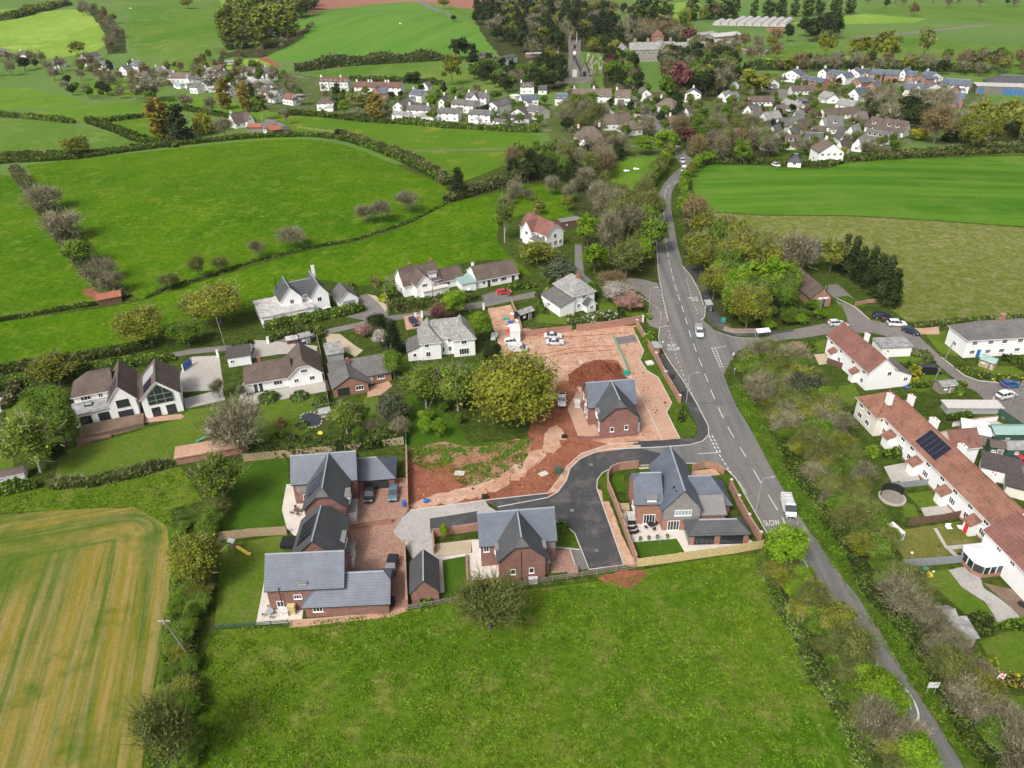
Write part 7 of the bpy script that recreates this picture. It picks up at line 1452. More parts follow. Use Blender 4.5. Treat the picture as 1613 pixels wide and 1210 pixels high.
HG([(1172,110),(1330,108),(1480,112),(1560,116)],10,7,'dark belt hedge behind the new estate',mats=('lf_dark','lf_hedge')); HG([(908,252),(960,246),(1000,245)],2.5,2.2,'dark clipped hedge below the round green trees')
HG([(-60,38),(20,30),(80,14),(110,8)],12,8,'dense hedgerow at top left corner',mats=('lf_hedge','lf_olive'))
FL = 'in the wooded strip at the upper left'
scatter([(120,15),(160,22),(195,50),(198,80),(170,84),(170,55),(130,28)],16,[('brown',3),('bare',3),('olive',1)],(9,13),FL,gap=9); T('oak',123,88,26,20,label='round brown-green tree above the far-left hamlet'); T('oak',296,14,18,18,label='round tree on the far skyline field corner'); T('dark',715,34,9,10,label='tiny dark round tree on the hilltop'); T('oak',699,14,18,16,label='round olive tree by the track over the hill')
PW = 'in the poplar wood on the hill'
scatter([(338,78),(360,50),(430,18),(495,2),(500,36),(440,70),(380,86)],48,[('poplar',6),('bare',1)],(17,24),PW,gap=9,wr=(1.1,1.5)); scatter([(345,92),(400,82),(470,60),(495,42),(470,66),(410,92)],12,[('brown',2),('bare',2)],(5,8),'along the foot of the poplar wood',gap=8)
HL = 'around the far-left hamlet'
scatter([(-30,95),(40,90),(90,110),(140,100),(200,108),(240,125),(270,140),(200,150),(100,135),(-30,130)],34,[('bare',4),('brown',3),('green',2),('dark',1)],(8,12),HL,gap=9)
scatter([(90,140),(150,145),(240,150),(250,162),(160,160),(100,150)],15,[('dark',3),('green',3),('bare',1)],(6,10),'in the dark hedgerow above the left pastures',gap=8)
scatter([(290,110),(330,95),(400,110),(440,118),(480,150),(440,178),(420,165),(360,145),(300,128)],34,[('bare',4),('brown',3),('green',2),('olive',2)],(7,11),'between the hamlet houses',gap=7.5)
T('ginger',356,172,20,44,label='tall ginger poplar, left of the pair below the hamlet'); T('ginger',389,176,18,42,label='tall ginger poplar, right of the pair below the hamlet'); T('conifer',402,176,12,44,label='narrow blue-black conifer right of the ginger poplars'); T('conifer',286,222,40,54,label='large black-green cedar beside orange tree'); T('ginger',258,218,34,56,label='orange-yellow tree left of the large black-green cedar'); T('willow',325,212,34,34,label='yellow weeping willow left of the farm'); T('bare',357,218,30,30,label='leafless tree in front of the farm'); T('bare',296,175,22,26,label='leafless tree alone in the meadow'); T('bare',336,182,22,30,label='grey bare tree by meadow hedge'); T('bare',240,160,54,40,label='wide grey bare tree at the left end of the meadow'); T('green',240,166,16,22,label='dark green bush tree at meadow corner'); T('bare',452,196,14,26,label='small leafless tree behind the orange-roofed barn'); T('dark',534,216,14,14,label='round dark bush tree on the post fence'); T('green',372,198,20,18,label='green tree behind the farmhouse')
T('birch',413,190,26,40,label='pale tree left of the brown-roofed white house'); T('blossom',474,166,22,20,label='small white-grey blossoming tree in village'); T('blossom',335,142,34,30,label='large white blossoming tree in the hamlet centre'); T('lime',543,182,18,28,label='bright lime tree above the buttercup field'); T('budding',567,184,36,44,label='wide pale tree right of the bright lime tree'); T('ginger',592,186,26,36,label='orange-brown tree right of the wide pale tree'); T('conifer',533,158,18,26,label='dark conifer below the triple maroon roofs'); T('lime',680,172,18,26,label='vivid green tree among the white rows')
T('oak',712,134,34,48,label='large golden-green tree standing alone above the white rows'); T('dark',652,132,26,20,label='black-green tree pair on the hedge above the terraces'); T('dark',724,94,34,34,label='black pine on the hillside edge'); T('conifer',746,98,22,26,label='dark green conifer right of the black pine'); T('pinkbl',655,130,12,18,label='small brown tree on field hedge')
scatter([(735,120),(800,150),(820,140),(860,150),(870,130),(800,110),(770,100)],44,[('dark',4),('green',3),('bare',2)],(7,11),'left of the church',gap=6)
scatter([(650,145),(740,150),(800,158),(740,158),(660,152)],12,[('green',3),('dark',2),('bare',1)],(5,8),'behind the white rows',gap=8)
W1 = 'in the dark wood behind the church'
scatter([(745,30),(790,12),(860,8),(900,20),(960,30),(990,70),(960,110),(955,85),(900,80),(880,100),(800,100),(800,75),(765,60)],230,[('dark',7),('conifer',2),('bare',2),('olive',1),('oak',1)],(12,18),W1,gap=6.5)
scatter([(860,105),(890,108),(890,140),(850,145),(835,125)],22,[('dark',5),('green',1)],(9,13),'close by the church tower',gap=5.5)
scatter([(960,100),(985,95),(1010,118),(1008,150),(975,150),(955,130)],34,[('dark',4),('green',2),('bare',1),('lime',1)],(8,13),'between church and manor',gap=5.5); T('copper',962,108,18,22,label='purple beech left beside the churchyard')
scatter([(1040,105),(1100,80),(1150,100),(1165,130),(1120,158),(1060,150)],74,[('dark',5),('bare',3),('brown',2),('green',2)],(11,16),'in the park below the manor',gap=7.5)
T('copper',1069,152,34,54,label='great copper-purple beech in front of the manor park'); T('copper',1084,76,28,32,label='dark red beech right of the manor house'); T('oak',1186,150,46,42,label='big round olive tree on the estate green'); T('conifer',1069,186,16,36,label='black-green yew beside the big white inn'); T('oak',1110,136,34,34,label='golden-green tree right of the great purple beech'); T('green',1048,160,26,42,label='dark green tree left of great purple beech')
scatter([(930,170),(945,172),(945,200),(900,215),(880,195),(900,175)],16,[('budding',3),('bare',3),('green',2),('copper',1)],(8,12),'in the gardens left of the thatched cottages',gap=7)
T('budding',938,205,20,46,label='tall pale birch-like tree in front of thatched terrace'); T('lime',1015,245,32,34,label='round bright green tree, left of the pair at the village entrance'); T('lime',1045,246,40,46,label='round bright green tree, right of the pair at the village entrance'); T('green',1060,238,26,26,label='green tree right of the round pair'); T('pinkbl',980,186,14,12,label='small pink cherry on the village green')
scatter([(845,245),(900,238),(960,235),(990,250),(960,270),(900,300),(860,290),(790,285),(800,265)],36,[('bare',3),('brown',1),('green',4),('dark',2),('budding',3)],(7,11),'at the foot of the village lane',gap=7)
T('conifer',722,312,34,50,label='lone black-green conifer by the end of the big field'); hedge(smooth_px([(702,318),(760,300),(800,290),(850,275)],2),6,4,'scrubby hedge running right from lone conifer',('lf_hedgebrown','lf_hedge'),twig=.3)
scatter([(810,310),(905,300),(930,330),(850,340)],7,[('bare',2),('olive',2),('green',1)],(5,8),'in the paddock above the red-roofed house',gap=9)
row([(800,330),(812,308),(820,295)],6,[('bare',1)],(5,7),'on the paddock fence',jit=.2)
scatter([(1060,215),(1140,190),(1200,215),(1225,245),(1180,262),(1090,255)],34,[('bare',3),('brown',2),('green',3),('budding',2),('copper',1)],(8,12),'at the lower edge of the estate',gap=8)
scatter([(1200,215),(1290,215),(1350,235),(1420,235),(1400,250),(1300,255),(1230,240)],22,[('bare',3),('green',3),('budding',2),('gold',1)],(5,8),'in the lower estate gardens',gap=7)
scatter([(1160,170),(1300,180),(1370,190),(1360,205),(1260,200),(1170,182)],20,[('green',3),('bare',2),('copper',1),('dark',1)],(4,7),'in the middle estate gardens',gap=7)
scatter([(1352,170),(1420,175),(1490,175),(1480,200),(1430,215),(1360,200)],24,[('bare',5),('dark',3),('brown',2)],(11,15),'below the new brick estate',gap=9)
T('brown',1470,228,42,58,label='tall brown tree with pale trunk below the new estate'); T('gold',1444,222,26,20,label='yellow-green tree beside the dormered chalets'); T('conifer',1495,224,26,28,label='dark spreading conifer right of tall brown tree')
scatter([(1500,215),(1540,200),(1613,195),(1720,195),(1720,235),(1613,232),(1520,238)],26,[('oak',5),('olive',3),('bare',2)],(12,16),'in the olive wood at the right edge',gap=10)
scatter([(1220,110),(1290,104),(1400,106),(1480,108),(1560,108),(1613,118),(1560,122),(1400,116),(1230,118)],40,[('bare',4),('brown',2),('dark',2),('olive',1)],(9,13),'in the belt above the new estate',gap=10)
T('oak',1299,92,26,38,label='tall golden oak, left of the field trees at upper right'); T('oak',1352,98,34,36,label='brown-green oak, middle of the field trees at upper right'); T('oak',1391,102,38,48,label='biggest oak, right of the field trees at upper right'); T('budding',1454,92,24,42,label='pale poplar leaning alone in the upper right field'); T('brown',1438,26,14,18,label='single dark tree on the distant upper right field'); T('dark',1240,66,18,26,label='black-green tree left of the dark clump')
scatter([(1262,58),(1310,52),(1316,66),(1268,68)],9,[('dark',1)],(17,22),'in the black clump at upper right',gap=10)
scatter([(1130,75),(1230,70),(1240,90),(1160,110),(1120,95)],18,[('bare',2),('oak',2),('brown',2),('willow',1)],(9,14),'around the steel sheds',gap=11)
row([(1005,36),(1056,34)],12,[('gpoplar',1)],(20,24),'in the short poplar row behind the manor',jit=.1,wr=(1.2,1.7)); row([(1090,32),(1180,28),(1270,26),(1345,22)],17,[('gpoplar',1)],(18,24),'in the long poplar row at the top right',jit=.12,wr=(1.2,1.8))
scatter([(1060,35),(1140,25),(1150,34),(1070,44)],10,[('brown',2),('field' if False else 'green',2),('willow',1)],(13,18),'beside the polytunnels',gap=13)
scatter([(985,45),(1060,48),(1070,66),(1000,66)],40,[('bare',4),('brown',2),('dark',2)],(11,16),'behind the manor house',gap=8)
scatter([(740,8),(800,2),(1000,14),(1000,30),(900,20),(800,22)],46,[('bare',2),('dark',3),('brown',1)],(11,16),'at the top edge above the dark wood',gap=10)
scatter([(1350,6),(1613,2),(1700,4),(1700,12),(1400,14)],16,[('bare',2),('dark',2)],(9,13),'along the distant hedge at top right',gap=20)
scatter([(1480,100),(1613,92),(1720,95),(1720,108),(1560,112)],14,[('bare',3),('brown',1),('green',1)],(9,13),'on the right edge behind the school',gap=12)
# ------------------------------------------------------------------ walls and fences
wall([(1003,514),(1016,537),(1033,566),(1048,596),(1070,634)],1.5,'orange brick wall with pillars between the site driveway and the bus stop pavement',pillars=9,th=.3)
wall([(823,530),(901,522)],1.5,'plain red brick wall behind the two parked saloon cars'); wall([(908,522),(960,516),(1012,507)],1.7,'old patched stone and brick wall below the tall white house',mat='wallbrick',th=.4)
wall([(957,768),(957,756),(962,746),(975,740),(1005,737)],1.6,'curved brick garden wall round the small lawn of the large new brick house'); wall([(957,768),(966,790),(978,822),(990,855),(1002,888)],1.7,'long brick and timber side wall beside the new cul-de-sac')
wall([(1090,741),(1110,736),(1128,739),(1140,748)],1.3,'low curved brick wall at the front of large new brick house'); wall([(1150,770),(1162,795),(1178,825),(1196,853)],1.8,'brick boundary wall between the garden room and the main road',pillars=12)
wall([(641,712),(642,760),(643,803)],1.7,'brick wall between the two-car driveway and the red soil plot'); wall([(545,835),(580,830),(617,824)],1.2,'low brick wall separating the two block-paved driveways'); wall([(638,862),(640,910),(642,958)],1.5,'brick wall right of the parked dark estate car')
wall([(683,845),(720,840),(754,835)],1.5,'brick wall along the gravel bed of walled garden'); wall([(682,845),(684,873)],1.5,'short brick wall joining the small garage'); wall([(735,877),(737,920),(788,916)],.5,'low brick terrace edge round the pale patio',th=.3)
wall([(1140,520),(1155,524),(1178,524),(1205,524)],.9,'pale low stone wall at the mouth of the east lane',mat='stone',th=.5); wall([(1347,482),(1366,477),(1392,476)],.9,'low red brick wall at the foot of the cypress row'); wall([(1500,672),(1540,665),(1570,662)],1.0,'white-painted wall in front of the concrete yard',mat='white')
fence([(1003,893),(1050,887),(1110,878),(1160,871),(1200,864)],1.8,'new yellow timber panel fence behind the large new brick house','newwood',1.9)
fence([(347,851),(400,845),(452,842)],1.8,'grey-brown close-board fence between the two new back gardens','wood',1.9); fence([(385,727),(480,718),(560,711),(636,700)],1.8,'pale timber fence below the dark hedge behind new houses','wood',1.9)
fence([(640,962),(680,956),(740,944),(800,928),(870,916),(940,906),(1000,897)],1.15,'post-and-rail fence along the top of the lower field','oldwood',2.2,'rail'); fence([(340,992),(400,988),(455,984)],1.0,'thin post-and-wire fence at lower left garden end','greenpaint',2.0,'rail')
fence([(1421,893),(1470,890),(1538,884)],1.6,'blue-grey panel fence across the terrace garden above the plastic toys','greyfence',1.9); fence([(1400,770),(1440,766),(1476,762)],1.3,'grey wall-like fence left of the arched passage','greyfence',2.0); fence([(1430,828),(1478,822),(1530,812)],1.6,'dark brown panel fence between two terrace gardens','brownwood',1.9)
fence([(1478,972),(1505,1012),(1545,1062),(1590,1130),(1610,1165)],1.3,'weathered timber fence along the scrub below the right gardens','oldwood',1.9)
fence([(1560,645),(1600,672),(1640,700)],1.6,'dark green boarded fence on the inside of the lane bend','greenpaint',2.0); fence([(806,478),(815,500),(822,520)],1.4,'old timber fence left of the black garden shed','wood',2.0)
fence([(640,690),(640,705)],1.6,'green mesh site panel at the corner of the rough lawn','greenplastic',2.); fence([(966,532),(974,548),(984,570),(991,588)],0.8,'green plastic mesh barrier between spoil heap and paved driveway','mesh',2.2)
fence([(470,203),(530,210),(560,216),(590,226)],1.2,'far post-and-rail fence beyond the long trimmed hedge','wood',4,'rail'); fence([(636,240),(700,240),(760,238),(840,237)],1.1,'thin pale fence across the buttercup field','oldwood',6,'rail')
fence([(1365,590),(1330,582),(1302,572)],1.4,'dark garden fence in front of the upper terrace pair','brownwood',2.0); fence([(500,535),(506,560),(512,600),(520,650)],1.6,'weathered fence between the white and brick bungalow gardens','oldwood',2.0)
# ------------------------------------------------------------------ poles, lamps, signs, shelters
lamp(1191,805,math.radians(8),'grey street lamp by the SLOW marking, nearest of the three',7.2); lamp(1081,634,math.radians(8),'grey street lamp on the dark pavement beyond the orange brick wall',7.2); lamp(1022,492,math.radians(10),'grey street lamp at the left junction, farthest of the three',7.0,1.2)
pole(303,1040,8.5,'leaning wooden utility pole with pale crossbar beside the striped crop',dx=-2.0,cross=True); pole(357,552,9,'wooden pole beside the lane above the blue gate',dx=-.6); pole(1288,502,9,'wooden pole in front of the brick hall',dx=.4); pole(1473,596,9.5,'tall leaning wooden pole behind the black van',dx=1.6); pole(1589,640,9,'leaning wooden pole beside the white car at the lane bend',dx=1.6); pole(1398,474,8,'wooden pole among the cypress row',dx=.8); pole(612,495,8,'wooden pole by gravel drive entrance',dx=-.3); pole(683,478,8,'wooden pole in front of the chalet house'); pole(1063,240,7,'wooden pole at the village entrance',0); pole(1141,490,8,'wooden pole in the belt behind the far bus shelter')
def shelter(px,py,rot,label,red=False):
    x,y = P(px,py); r = empty('bus_shelter',(x,y,0),math.radians(rot)); tag(r,label,'bus shelter'); q = MB(); q.shell([[(-.1,-.1,2.5),(1.7,-.1,2.35),(1.7,3.2,2.35),(-.1,3.2,2.5)]],.1); q.build('roof',M['greybox'],r)
    q = MB(); q.box(0,.05,0,.06,3.05,2.3); q.box(.06,.05,0,1.3,.11,2.3); q.build('panel',M['brick2' if red else 'paleglass'],r)
    for a,b in ((.05,.05),(.05,3.05),(1.5,.05),(1.5,3.05)): q = MB(); q.tube((a,b,0),(a,b,2.36),.05,.05,6); q.build('post',M['darkframe'],r)
    q = MB(); q.box(.2,.4,.42,.6,2.7,.5); q.build('bench',M['oldwood'],r)
shelter(1030,562,5,'small grey-roofed bus shelter behind the orange brick wall',True); shelter(1117,485,180,'dark bus shelter at the edge of the tree belt')
x,y = P(1424,1101)
def signpost(px,py,label,w,h,mat,hh,name='road_sign',facing=0,text=None,cat='road sign'):
    x,y = P(px,py); r = empty(name,(x,y,0),math.radians(facing)); tag(r,label,cat)
    for s in ((-w*.35,w*.35) if w > 1 else (0,)): q = MB(); q.tube((s,0,-.2),(s,0,hh+h*.9),.045,.04,6); q.build('post',M['greybox'],r)
    q = MB(); q.box(-w/2,-.09,hh,w/2,-.05,hh+h); pn = q.build('sign_plate',M[mat],r)
    if text:
        c = bpy.data.curves.new('t','FONT'); c.body = text; c.size = h*.42; c.align_x = 'CENTER'; c.align_y = 'CENTER'; c.offset = .01; o = bpy.data.objects.new('t',c); COL.objects.link(o); me = bpy.data.meshes.new_from_object(o.evaluated_get(bpy.context.evaluated_depsgraph_get())); bpy.data.objects.remove(o); me.materials.clear(); me.materials.append(M['black']); t = mobj('lettering',me,pn,(0,-.1,hh+h*.5)); t.rotation_euler = (math.pi/2,0,0)
    return r
signpost(1465,1092,'white two-legged village sign on the verge opposite the 40 roundel',1.5,1.1,'whitepaint',1.2); signpost(1154,567,'small white sign on post at the east junction corner',.5,.7,'whitepaint',1.3); signpost(1156,592,'narrow grey sign post on the green verge below the east junction',.5,.5,'greybox',1.6)
signpost(1043,552,'bus stop flag on a pole beside the near lay-by',.4,.5,'whitepaint',2.1); signpost(915,578,'small white notice on a post on the left flank of the spoil heap',.8,1.0,'whitepaint',.9); signpost(1058,605,'black and white site board behind the brick wall, upper',1.2,1.3,'darkframe',1.2); signpost(1073,632,'black and white site board behind the brick wall, lower',1.2,1.3,'darkframe',1.2)
# flag of St George, in a garden
x,y = P(1548,1097); fg = empty('flagpole',(x,y,0)); tag(fg,'flagpole with a small white and red flag in the lower right garden','flagpole'); q = MB(); q.tube((0,0,0),(1.0,0,4.5),.06,.04,6); q.build('pole',M['frame'],fg); q = MB()
for a,b,m_ in (((0,0),(.75,.7),0),): q.poly([(.9,-.03,3.9),(1.5,-.2,3.6),(1.7,-.1,4.5),(1.05,0,4.6)],0)
q.poly([(1.12,-.12,3.85),(1.24,-.14,3.8),(1.42,-.1,4.55),(1.3,-.08,4.56)],1); q.poly([(.95,-.07,4.2),(1.56,-.2,3.98),(1.6,-.18,4.1),(.98,-.06,4.32)],1); q.build('flag',[M['whitepaint'],M['redplastic']],fg)
# ------------------------------------------------------------------ vehicles
SG = 'vehicles parked on the building site'
carp('saloon','car_silver',871,532,-4,'silver saloon parked against the red brick site wall, rear of the two',SG); carp('saloon','car_silver',874,542,-4,'silver saloon in front of the other by the brick wall, nearer the spoil heap',SG); carp('hatch','car_white',807,541,10,'white hatchback half hidden behind the silver van',SG); carp('van','car_silver',816,553,-4,'small silver van parked beside the materials strip',SG); carp('pickup','car_white',885,634,-94,'white pickup truck facing the camera beside the big oak',SG)
carp('hatch','car_white',820,572,0,'white car mostly hidden behind the big oak crown',SG)
carp('hatch','car_black',583,783,-90,'black car with a pale windscreen on the block drive, left of the two'); carp('hatch','car_black_reflect',620,781,-88,'black car, bluish reflection painted in, on the block drive, right of the two'); carp('suv','car_black',617,897,-94,'dark grey estate car alone on the southern block drive')
carp('suv','car_white',521,493,12,'white car under the wall of the twin-gabled white house'); carp('hatch','car_red',794,463,8,'red car outside the plain brown-roofed bungalow'); carp('hatch','car_silver',737,456,-80,'pale car inside the carport'); carp('hatch','car_navy',652,510,-65,'dark car on the drive behind the double-fronted white house'); carp('suv','car_navy',8,612,20,'dark blue and silver car at the left edge by the brown hedge'); carp('hatch','car_silver',2,630,20,'grey car cut by the left edge')
carp('hatch','car_silver',1317,512,5,'silver hatchback on the grass below the brick hall'); EL = 'cars parked along the east lane'; carp('suv','car_navy',1388,501,-8,'navy car, topmost of four parked on the east lane',EL); carp('hatch','car_black',1402,507,-12,'black car squeezed between the navy and white cars',EL); carp('suv','car_white',1412,513,-8,'white car, third of four parked on the east lane',EL); carp('hatch','car_navy',1434,525,-52,'dark navy car, lowest of four parked on the east lane',EL)
carp('van','car_black',1463,588,-4,'black van on the grass by the leaning pole'); carp('suv','car_white',1584,626,18,'white car at the lane bend by the green fence'); carp('hatch','car_blue',1592,609,2,'blue car behind the white car at the lane bend'); carp('saloon','car_red',1607,729,12,'red car cut by the right edge beside the green sheds')
vn = carp('van','car_white',1241,803,-96,'white van with ladders on its roof, driving near the SLOW marking')
rk = MB()
for xx in (-1.9,-1.0,-.1,.5): rk.box(xx-.03,-.75,2.1,xx+.03,.75,2.14)
for yy in (-.55,-.25,.1,.4,.6): rk.tube((-2.1,yy,2.17),(.7,yy,2.17),.03,.03,5)
for yy in (-.75,.75): rk.box(-2.1,yy-.02,1.99,.7,yy+.02,2.14)
rk.build('roof_rack',M['steel'],vn)
tk = carp('pickup','car_white',1101,527,-97,'white works flatbed truck driving towards the camera past the far bus bay'); rk = MB(); rk.box(-2.6,-1.0,1.1,-.8,1.0,1.25)
for yy in (-.95,.95): rk.box(-2.6,yy-.03,1.25,-.8,yy+.03,1.7)
for yy in (-.6,-.2,.2,.6): rk.tube((-2.9,yy,1.95),(.5,yy,1.98),.04,.04,5)
for xx in (-2.5,-.8): rk.box(xx-.03,-.9,1.25,xx+.03,.9,1.92)
rk.build('ladder_rack',M['greybox'],tk)
carp('van','car_white',1077,270,-108,'white van far up the road at the cutting'); carp('suv','car_silver',1075,256,-98,'grey car far up the road behind the white van')
VC = 'cars in the village'
for q in ((1012,181,'car_grey',-60,'grey car on the village street'),(1007,188,'car_navy',-60,'dark car parked on the pale strip of village street'),(665,168,'car_red',0,'red car between the white rows'),(1150,158,'car_navy',10,'dark car by the estate bungalows'),(1258,163,'car_white',0,'white car beside the estate green'),(1268,163,'car_navy',0,'first dark car parked on estate close'),(1277,162,'car_blue',0,'blue car parked on estate close'),(1305,150,'car_red',0,'left red car behind long bungalow'),(1313,152,'car_red',0,'right red car behind long bungalow'),(1213,142,'car_black',0,'black car by the round olive tree'),(1434,131,'car_silver',0,'silver car in the new estate'),(905,173,'car_white',0,'white car outside the thatched terrace'),(918,170,'car_black',0,'black car outside the thatched terrace'),(775,187,'car_silver',30,'silver car at the end of white rows'),(1222,262,'car_white',-70,'white vehicle in the yard above the bright field')): carp('hatch',q[2],q[0],q[1],q[3],q[4],VC)
# ------------------------------------------------------------------ spoil heap and site clutter
x0,y0 = P(943,594); n = 34; q = MB(); g = []
for j in range(n+1):
    r_ = []
    for i in range(n+1):
        u,v = i/n*2-1,j/n*2-1; d = math.sqrt(u*u+v*v); d *= 1+.16*math.sin(3*math.atan2(v,u)+1)+.08*math.sin(7*math.atan2(v,u)); h = max(0,1-d**1.2)*2.9*(1+.45*math.sin(u*6+1)*math.cos(v*5)) + (rng.uniform(-.22,.22)+.25*math.sin(u*17+v*9)*math.cos(v*15))*(d < .93); r_.append((u*7.0,v*6.6,h if d < .97 else -.15))
    g.append(r_)
for j in range(n):
    for i in range(n): q.poly([g[j][i],g[j][i+1],g[j+1][i+1],g[j+1][i]])
tag(q.build('spoil_heap',M['dirt'],None,loc=(x0,y0,.02),smooth=True),'dark red spoil heap behind the unfinished brick house','spoil heap')
def boxobj(name,px,py,dims,mat,label,cat,rot=0,lid=None,parts=None):
    x,y = P(px,py); r = empty(name,(x,y,hgt(x,y)),math.radians(rot)); tag(r,label,cat); a,b,c = dims; q = MB(); q.prism([(-a/2,-b/2),(a/2,-b/2),(a/2,b/2),(-a/2,b/2)],0,c*.88); q.box(-a/2*.94,-b/2*.94,c*.88,a/2*.94,b/2*.94,c*.9); q.build('body',M[mat],r)
    q = MB(); q.box(-a/2-.04,-b/2-.04,c*.9,a/2+.04,b/2+.04,c); q.build('lid',M[lid or mat],r); return r
tr = boxobj('box_trailer',811,534,(2.4,4.2,3.2),'car_white','white box container standing beside the silver van','container',4)
boxobj('utility_cabinet',879,746,(1.3,.7,1.5),'greenpaint','dark green utility cabinet at the kerb of the new close','cabinet'); boxobj('wheelie_bin',616,952,(1.3,1.0,1.2),'black','black bins beside the end of the southern brick house','bin',0); boxobj('wheelie_bin',637,797,(.6,.6,1.1),'blueplastic','blue bin against brick wall by the block drive','bin'); boxobj('heat_pump',840,918,(1.4,.7,1.0),'whitepaint','white heat pump under the gable of middle brick house','heat pump',4); boxobj('heat_pump',448,968,(1.5,.9,1.1),'whitepaint','white appliance on the lower left patio','appliance'); boxobj('log_store',461,966,(1.1,.7,1.7),'newwood','small timber log store on the lower left patio','log store'); boxobj('hot_tub',455,858,(2.2,2.2,.9),'black','black covered hot tub by the close-board fence','hot tub'); boxobj('storage_box',994,820,(1.3,2.2,1.1),'black','black garden storage box with pale lid beside new brick house','storage box',0,'palefelt'); boxobj('storage_box',984,803,(1.5,1.6,.8),'wood','timber planter box beside the new brick house','planter')
boxobj('heat_pump',909,640,(1.2,1.4,1.4),'whitepaint','white unit against the unfinished brick house','unit'); boxobj('skip_bag',1023,573,(1.6,1.6,.4),'whitepaint','white builder bag on the grass strip by orange wall','builder bag',15); boxobj('cable_box',986,591,(1.2,.8,1.2),'greenplastic','green plastic tank behind the unfinished brick house','tank')
boxobj('inspection_cover',724,746,(1.8,1.3,.15),'kerb','pale square slab on the grassy soil left','slab',-8); boxobj('inspection_cover',856,747,(1.6,1.1,.15),'kerb','pale square slab on the red soil right','slab',30); boxobj('grit_bin',764,785,(1.0,.7,.7),'black','black box at the kerb end by the pale setts','grit bin'); boxobj('grit_bin',889,689,(1.0,.7,.5),'black','black crate lying on red soil left of unfinished house','crate',10); boxobj('grit_bin',1139,507,(1.0,.8,1.0),'greenplastic','green grit bin at the foot of the stone wall','grit bin'); boxobj('builders_pallet',904,903,(1.5,1.4,.9),'wallbrick','pallet of pink bricks by the post-and-rail fence','brick pallet') if False else boxobj('brick_pallet',902,902,(1.6,1.5,.8),'redblock','pallet of pink bricks by the post-and-rail fence','brick pallet')
# mini dumper and piles of materials
def dumper(px,py,rot,label,colour):
    x,y = P(px,py); r = empty('dumper',(x,y,0),math.radians(rot)); tag(r,label,'dumper'); q = MB(); q.box(-1.2,-.6,.4,.4,.6,.9); q.box(-1.1,-.5,.9,-.4,.5,1.3); q.build('body',M[colour],r); q = MB(); q.prism([(.3,-.8),(1.6,-.7),(1.6,.7),(.3,.8)],.6,.7); q.box(.3,-.8,.7,.36,.8,1.2); q.box(1.54,-.7,.7,1.6,.7,1.2); q.box(.36,.72,.7,1.54,.78,1.2); q.box(.36,-.78,.7,1.54,-.72,1.2); q.build('bucket',M[colour],r)
    for a in (-.8,.9):
        for b in (-.7,.7): q = MB(); q.tube((a,b-.14,.4),(a,b+.14,.4),.4,.4,10); q.build('wheel',M['tyre'],r)
    for b in (-.5,.5): q = MB(); q.tube((-.9,b,.9),(-.9,b,2.3),.04,.04,5); q.build('roll_bar',M['black'],r)
dumper(804,566,10,'orange dumper half behind the big oak crown','orange'); dumper(778,535,80,'white compact dumper on the sandy materials strip','frame')
for i,q in enumerate(((797,503,'greenplastic','green sheeting'),(803,508,'blueplastic','blue sack'),(812,505,'frame','white sheeting'),(806,515,'frame','white bags'),(800,522,'redplastic','red barrow'),(810,496,'frame','rolled white wrap'))):
    x,y = P(q[0],q[1]); b_ = MB()
    for k in range(7): b_.ball((rng.uniform(-.9,.9),rng.uniform(-.7,.7),rng.uniform(.05,.3)),rng.uniform(.25,.5),0,7,5,.6,.3)
    tag(b_.build('materials_pile',M[q[2]],None,loc=(x,y,0)),q[3] + ' in a heap on the materials strip by the old timber fence','materials pile')
b_ = MB(); b_.ball((0,0,.35),.5,0,8,5,.7,.3); b_.ball((.5,.1,.25),.35,0,8,5,.7,.3); tag(b_.build('toy_car',M['blueplastic'],None,loc=(*P(671,791),0)),'small blue-purple object lying on the red soil near the brick wall','toy')
# tufts of grass, clods of soil
def tufts(name,polys,n,mats,share,hr,label,cat,wide=.5):
    Q,MI = [],[]
    pls = [[P(*p) for p in pl] for pl in polys]; ar = []
    for pl in pls: ar.append(abs(sum(pl[i-1][0]*pl[i][1]-pl[i][0]*pl[i-1][1] for i in range(len(pl))))/2)
    for pl,a in zip(pls,ar):
        q = np.array(pl); k = int(n*a/sum(ar)*1.7); X = nr.uniform(q[:,0].min(),q[:,0].max(),k*2); Y = nr.uniform(q[:,1].min(),q[:,1].max(),k*2); ins = np.zeros(len(X),bool); r = np.roll(q,1,0)
        for (x1,y1),(x2,y2) in zip(q,r):
            if y1 != y2: ins ^= ((y1 > Y) != (y2 > Y)) & (X < (x2-x1)*(Y-y1)/(y2-y1)+x1)
        cl = np.sin(X*.9+np.sin(Y*.5)*2)*np.sin(Y*.8+np.sin(X*.37)*2)+.5*np.sin(X*.21)*np.sin(Y*.17); ins &= cl+nr.normal(size=len(X))*.55 > .0
        X,Y = X[ins][:k],Y[ins][:k]; m = len(X); D = np.stack([nr.normal(size=m)*1.3,nr.normal(size=m)*1.3,np.ones(m)],1)
        Q.append(slivers(np.stack([X,Y,np.full(m,-.01)],1),D,nr.uniform(*hr,m),nr.uniform(.05,.16,m)*wide*2)); MI.append((nr.random_sample(m) < share).astype(int))
    tag(mobj(name,quads_mesh(name,np.concatenate(Q),[M[x] for x in mats],np.concatenate(MI))),label,cat,kind='stuff')
tufts('grass',[[(330,1010),(345,992),(640,964),(945,917),(1196,874),(1262,960),(1380,1160),(1440,1330),(240,1330),(262,1200)]],45000,('lf_grass','lf_straw'),.05,(.12,.32),'grass tufts of the lower field','grass')
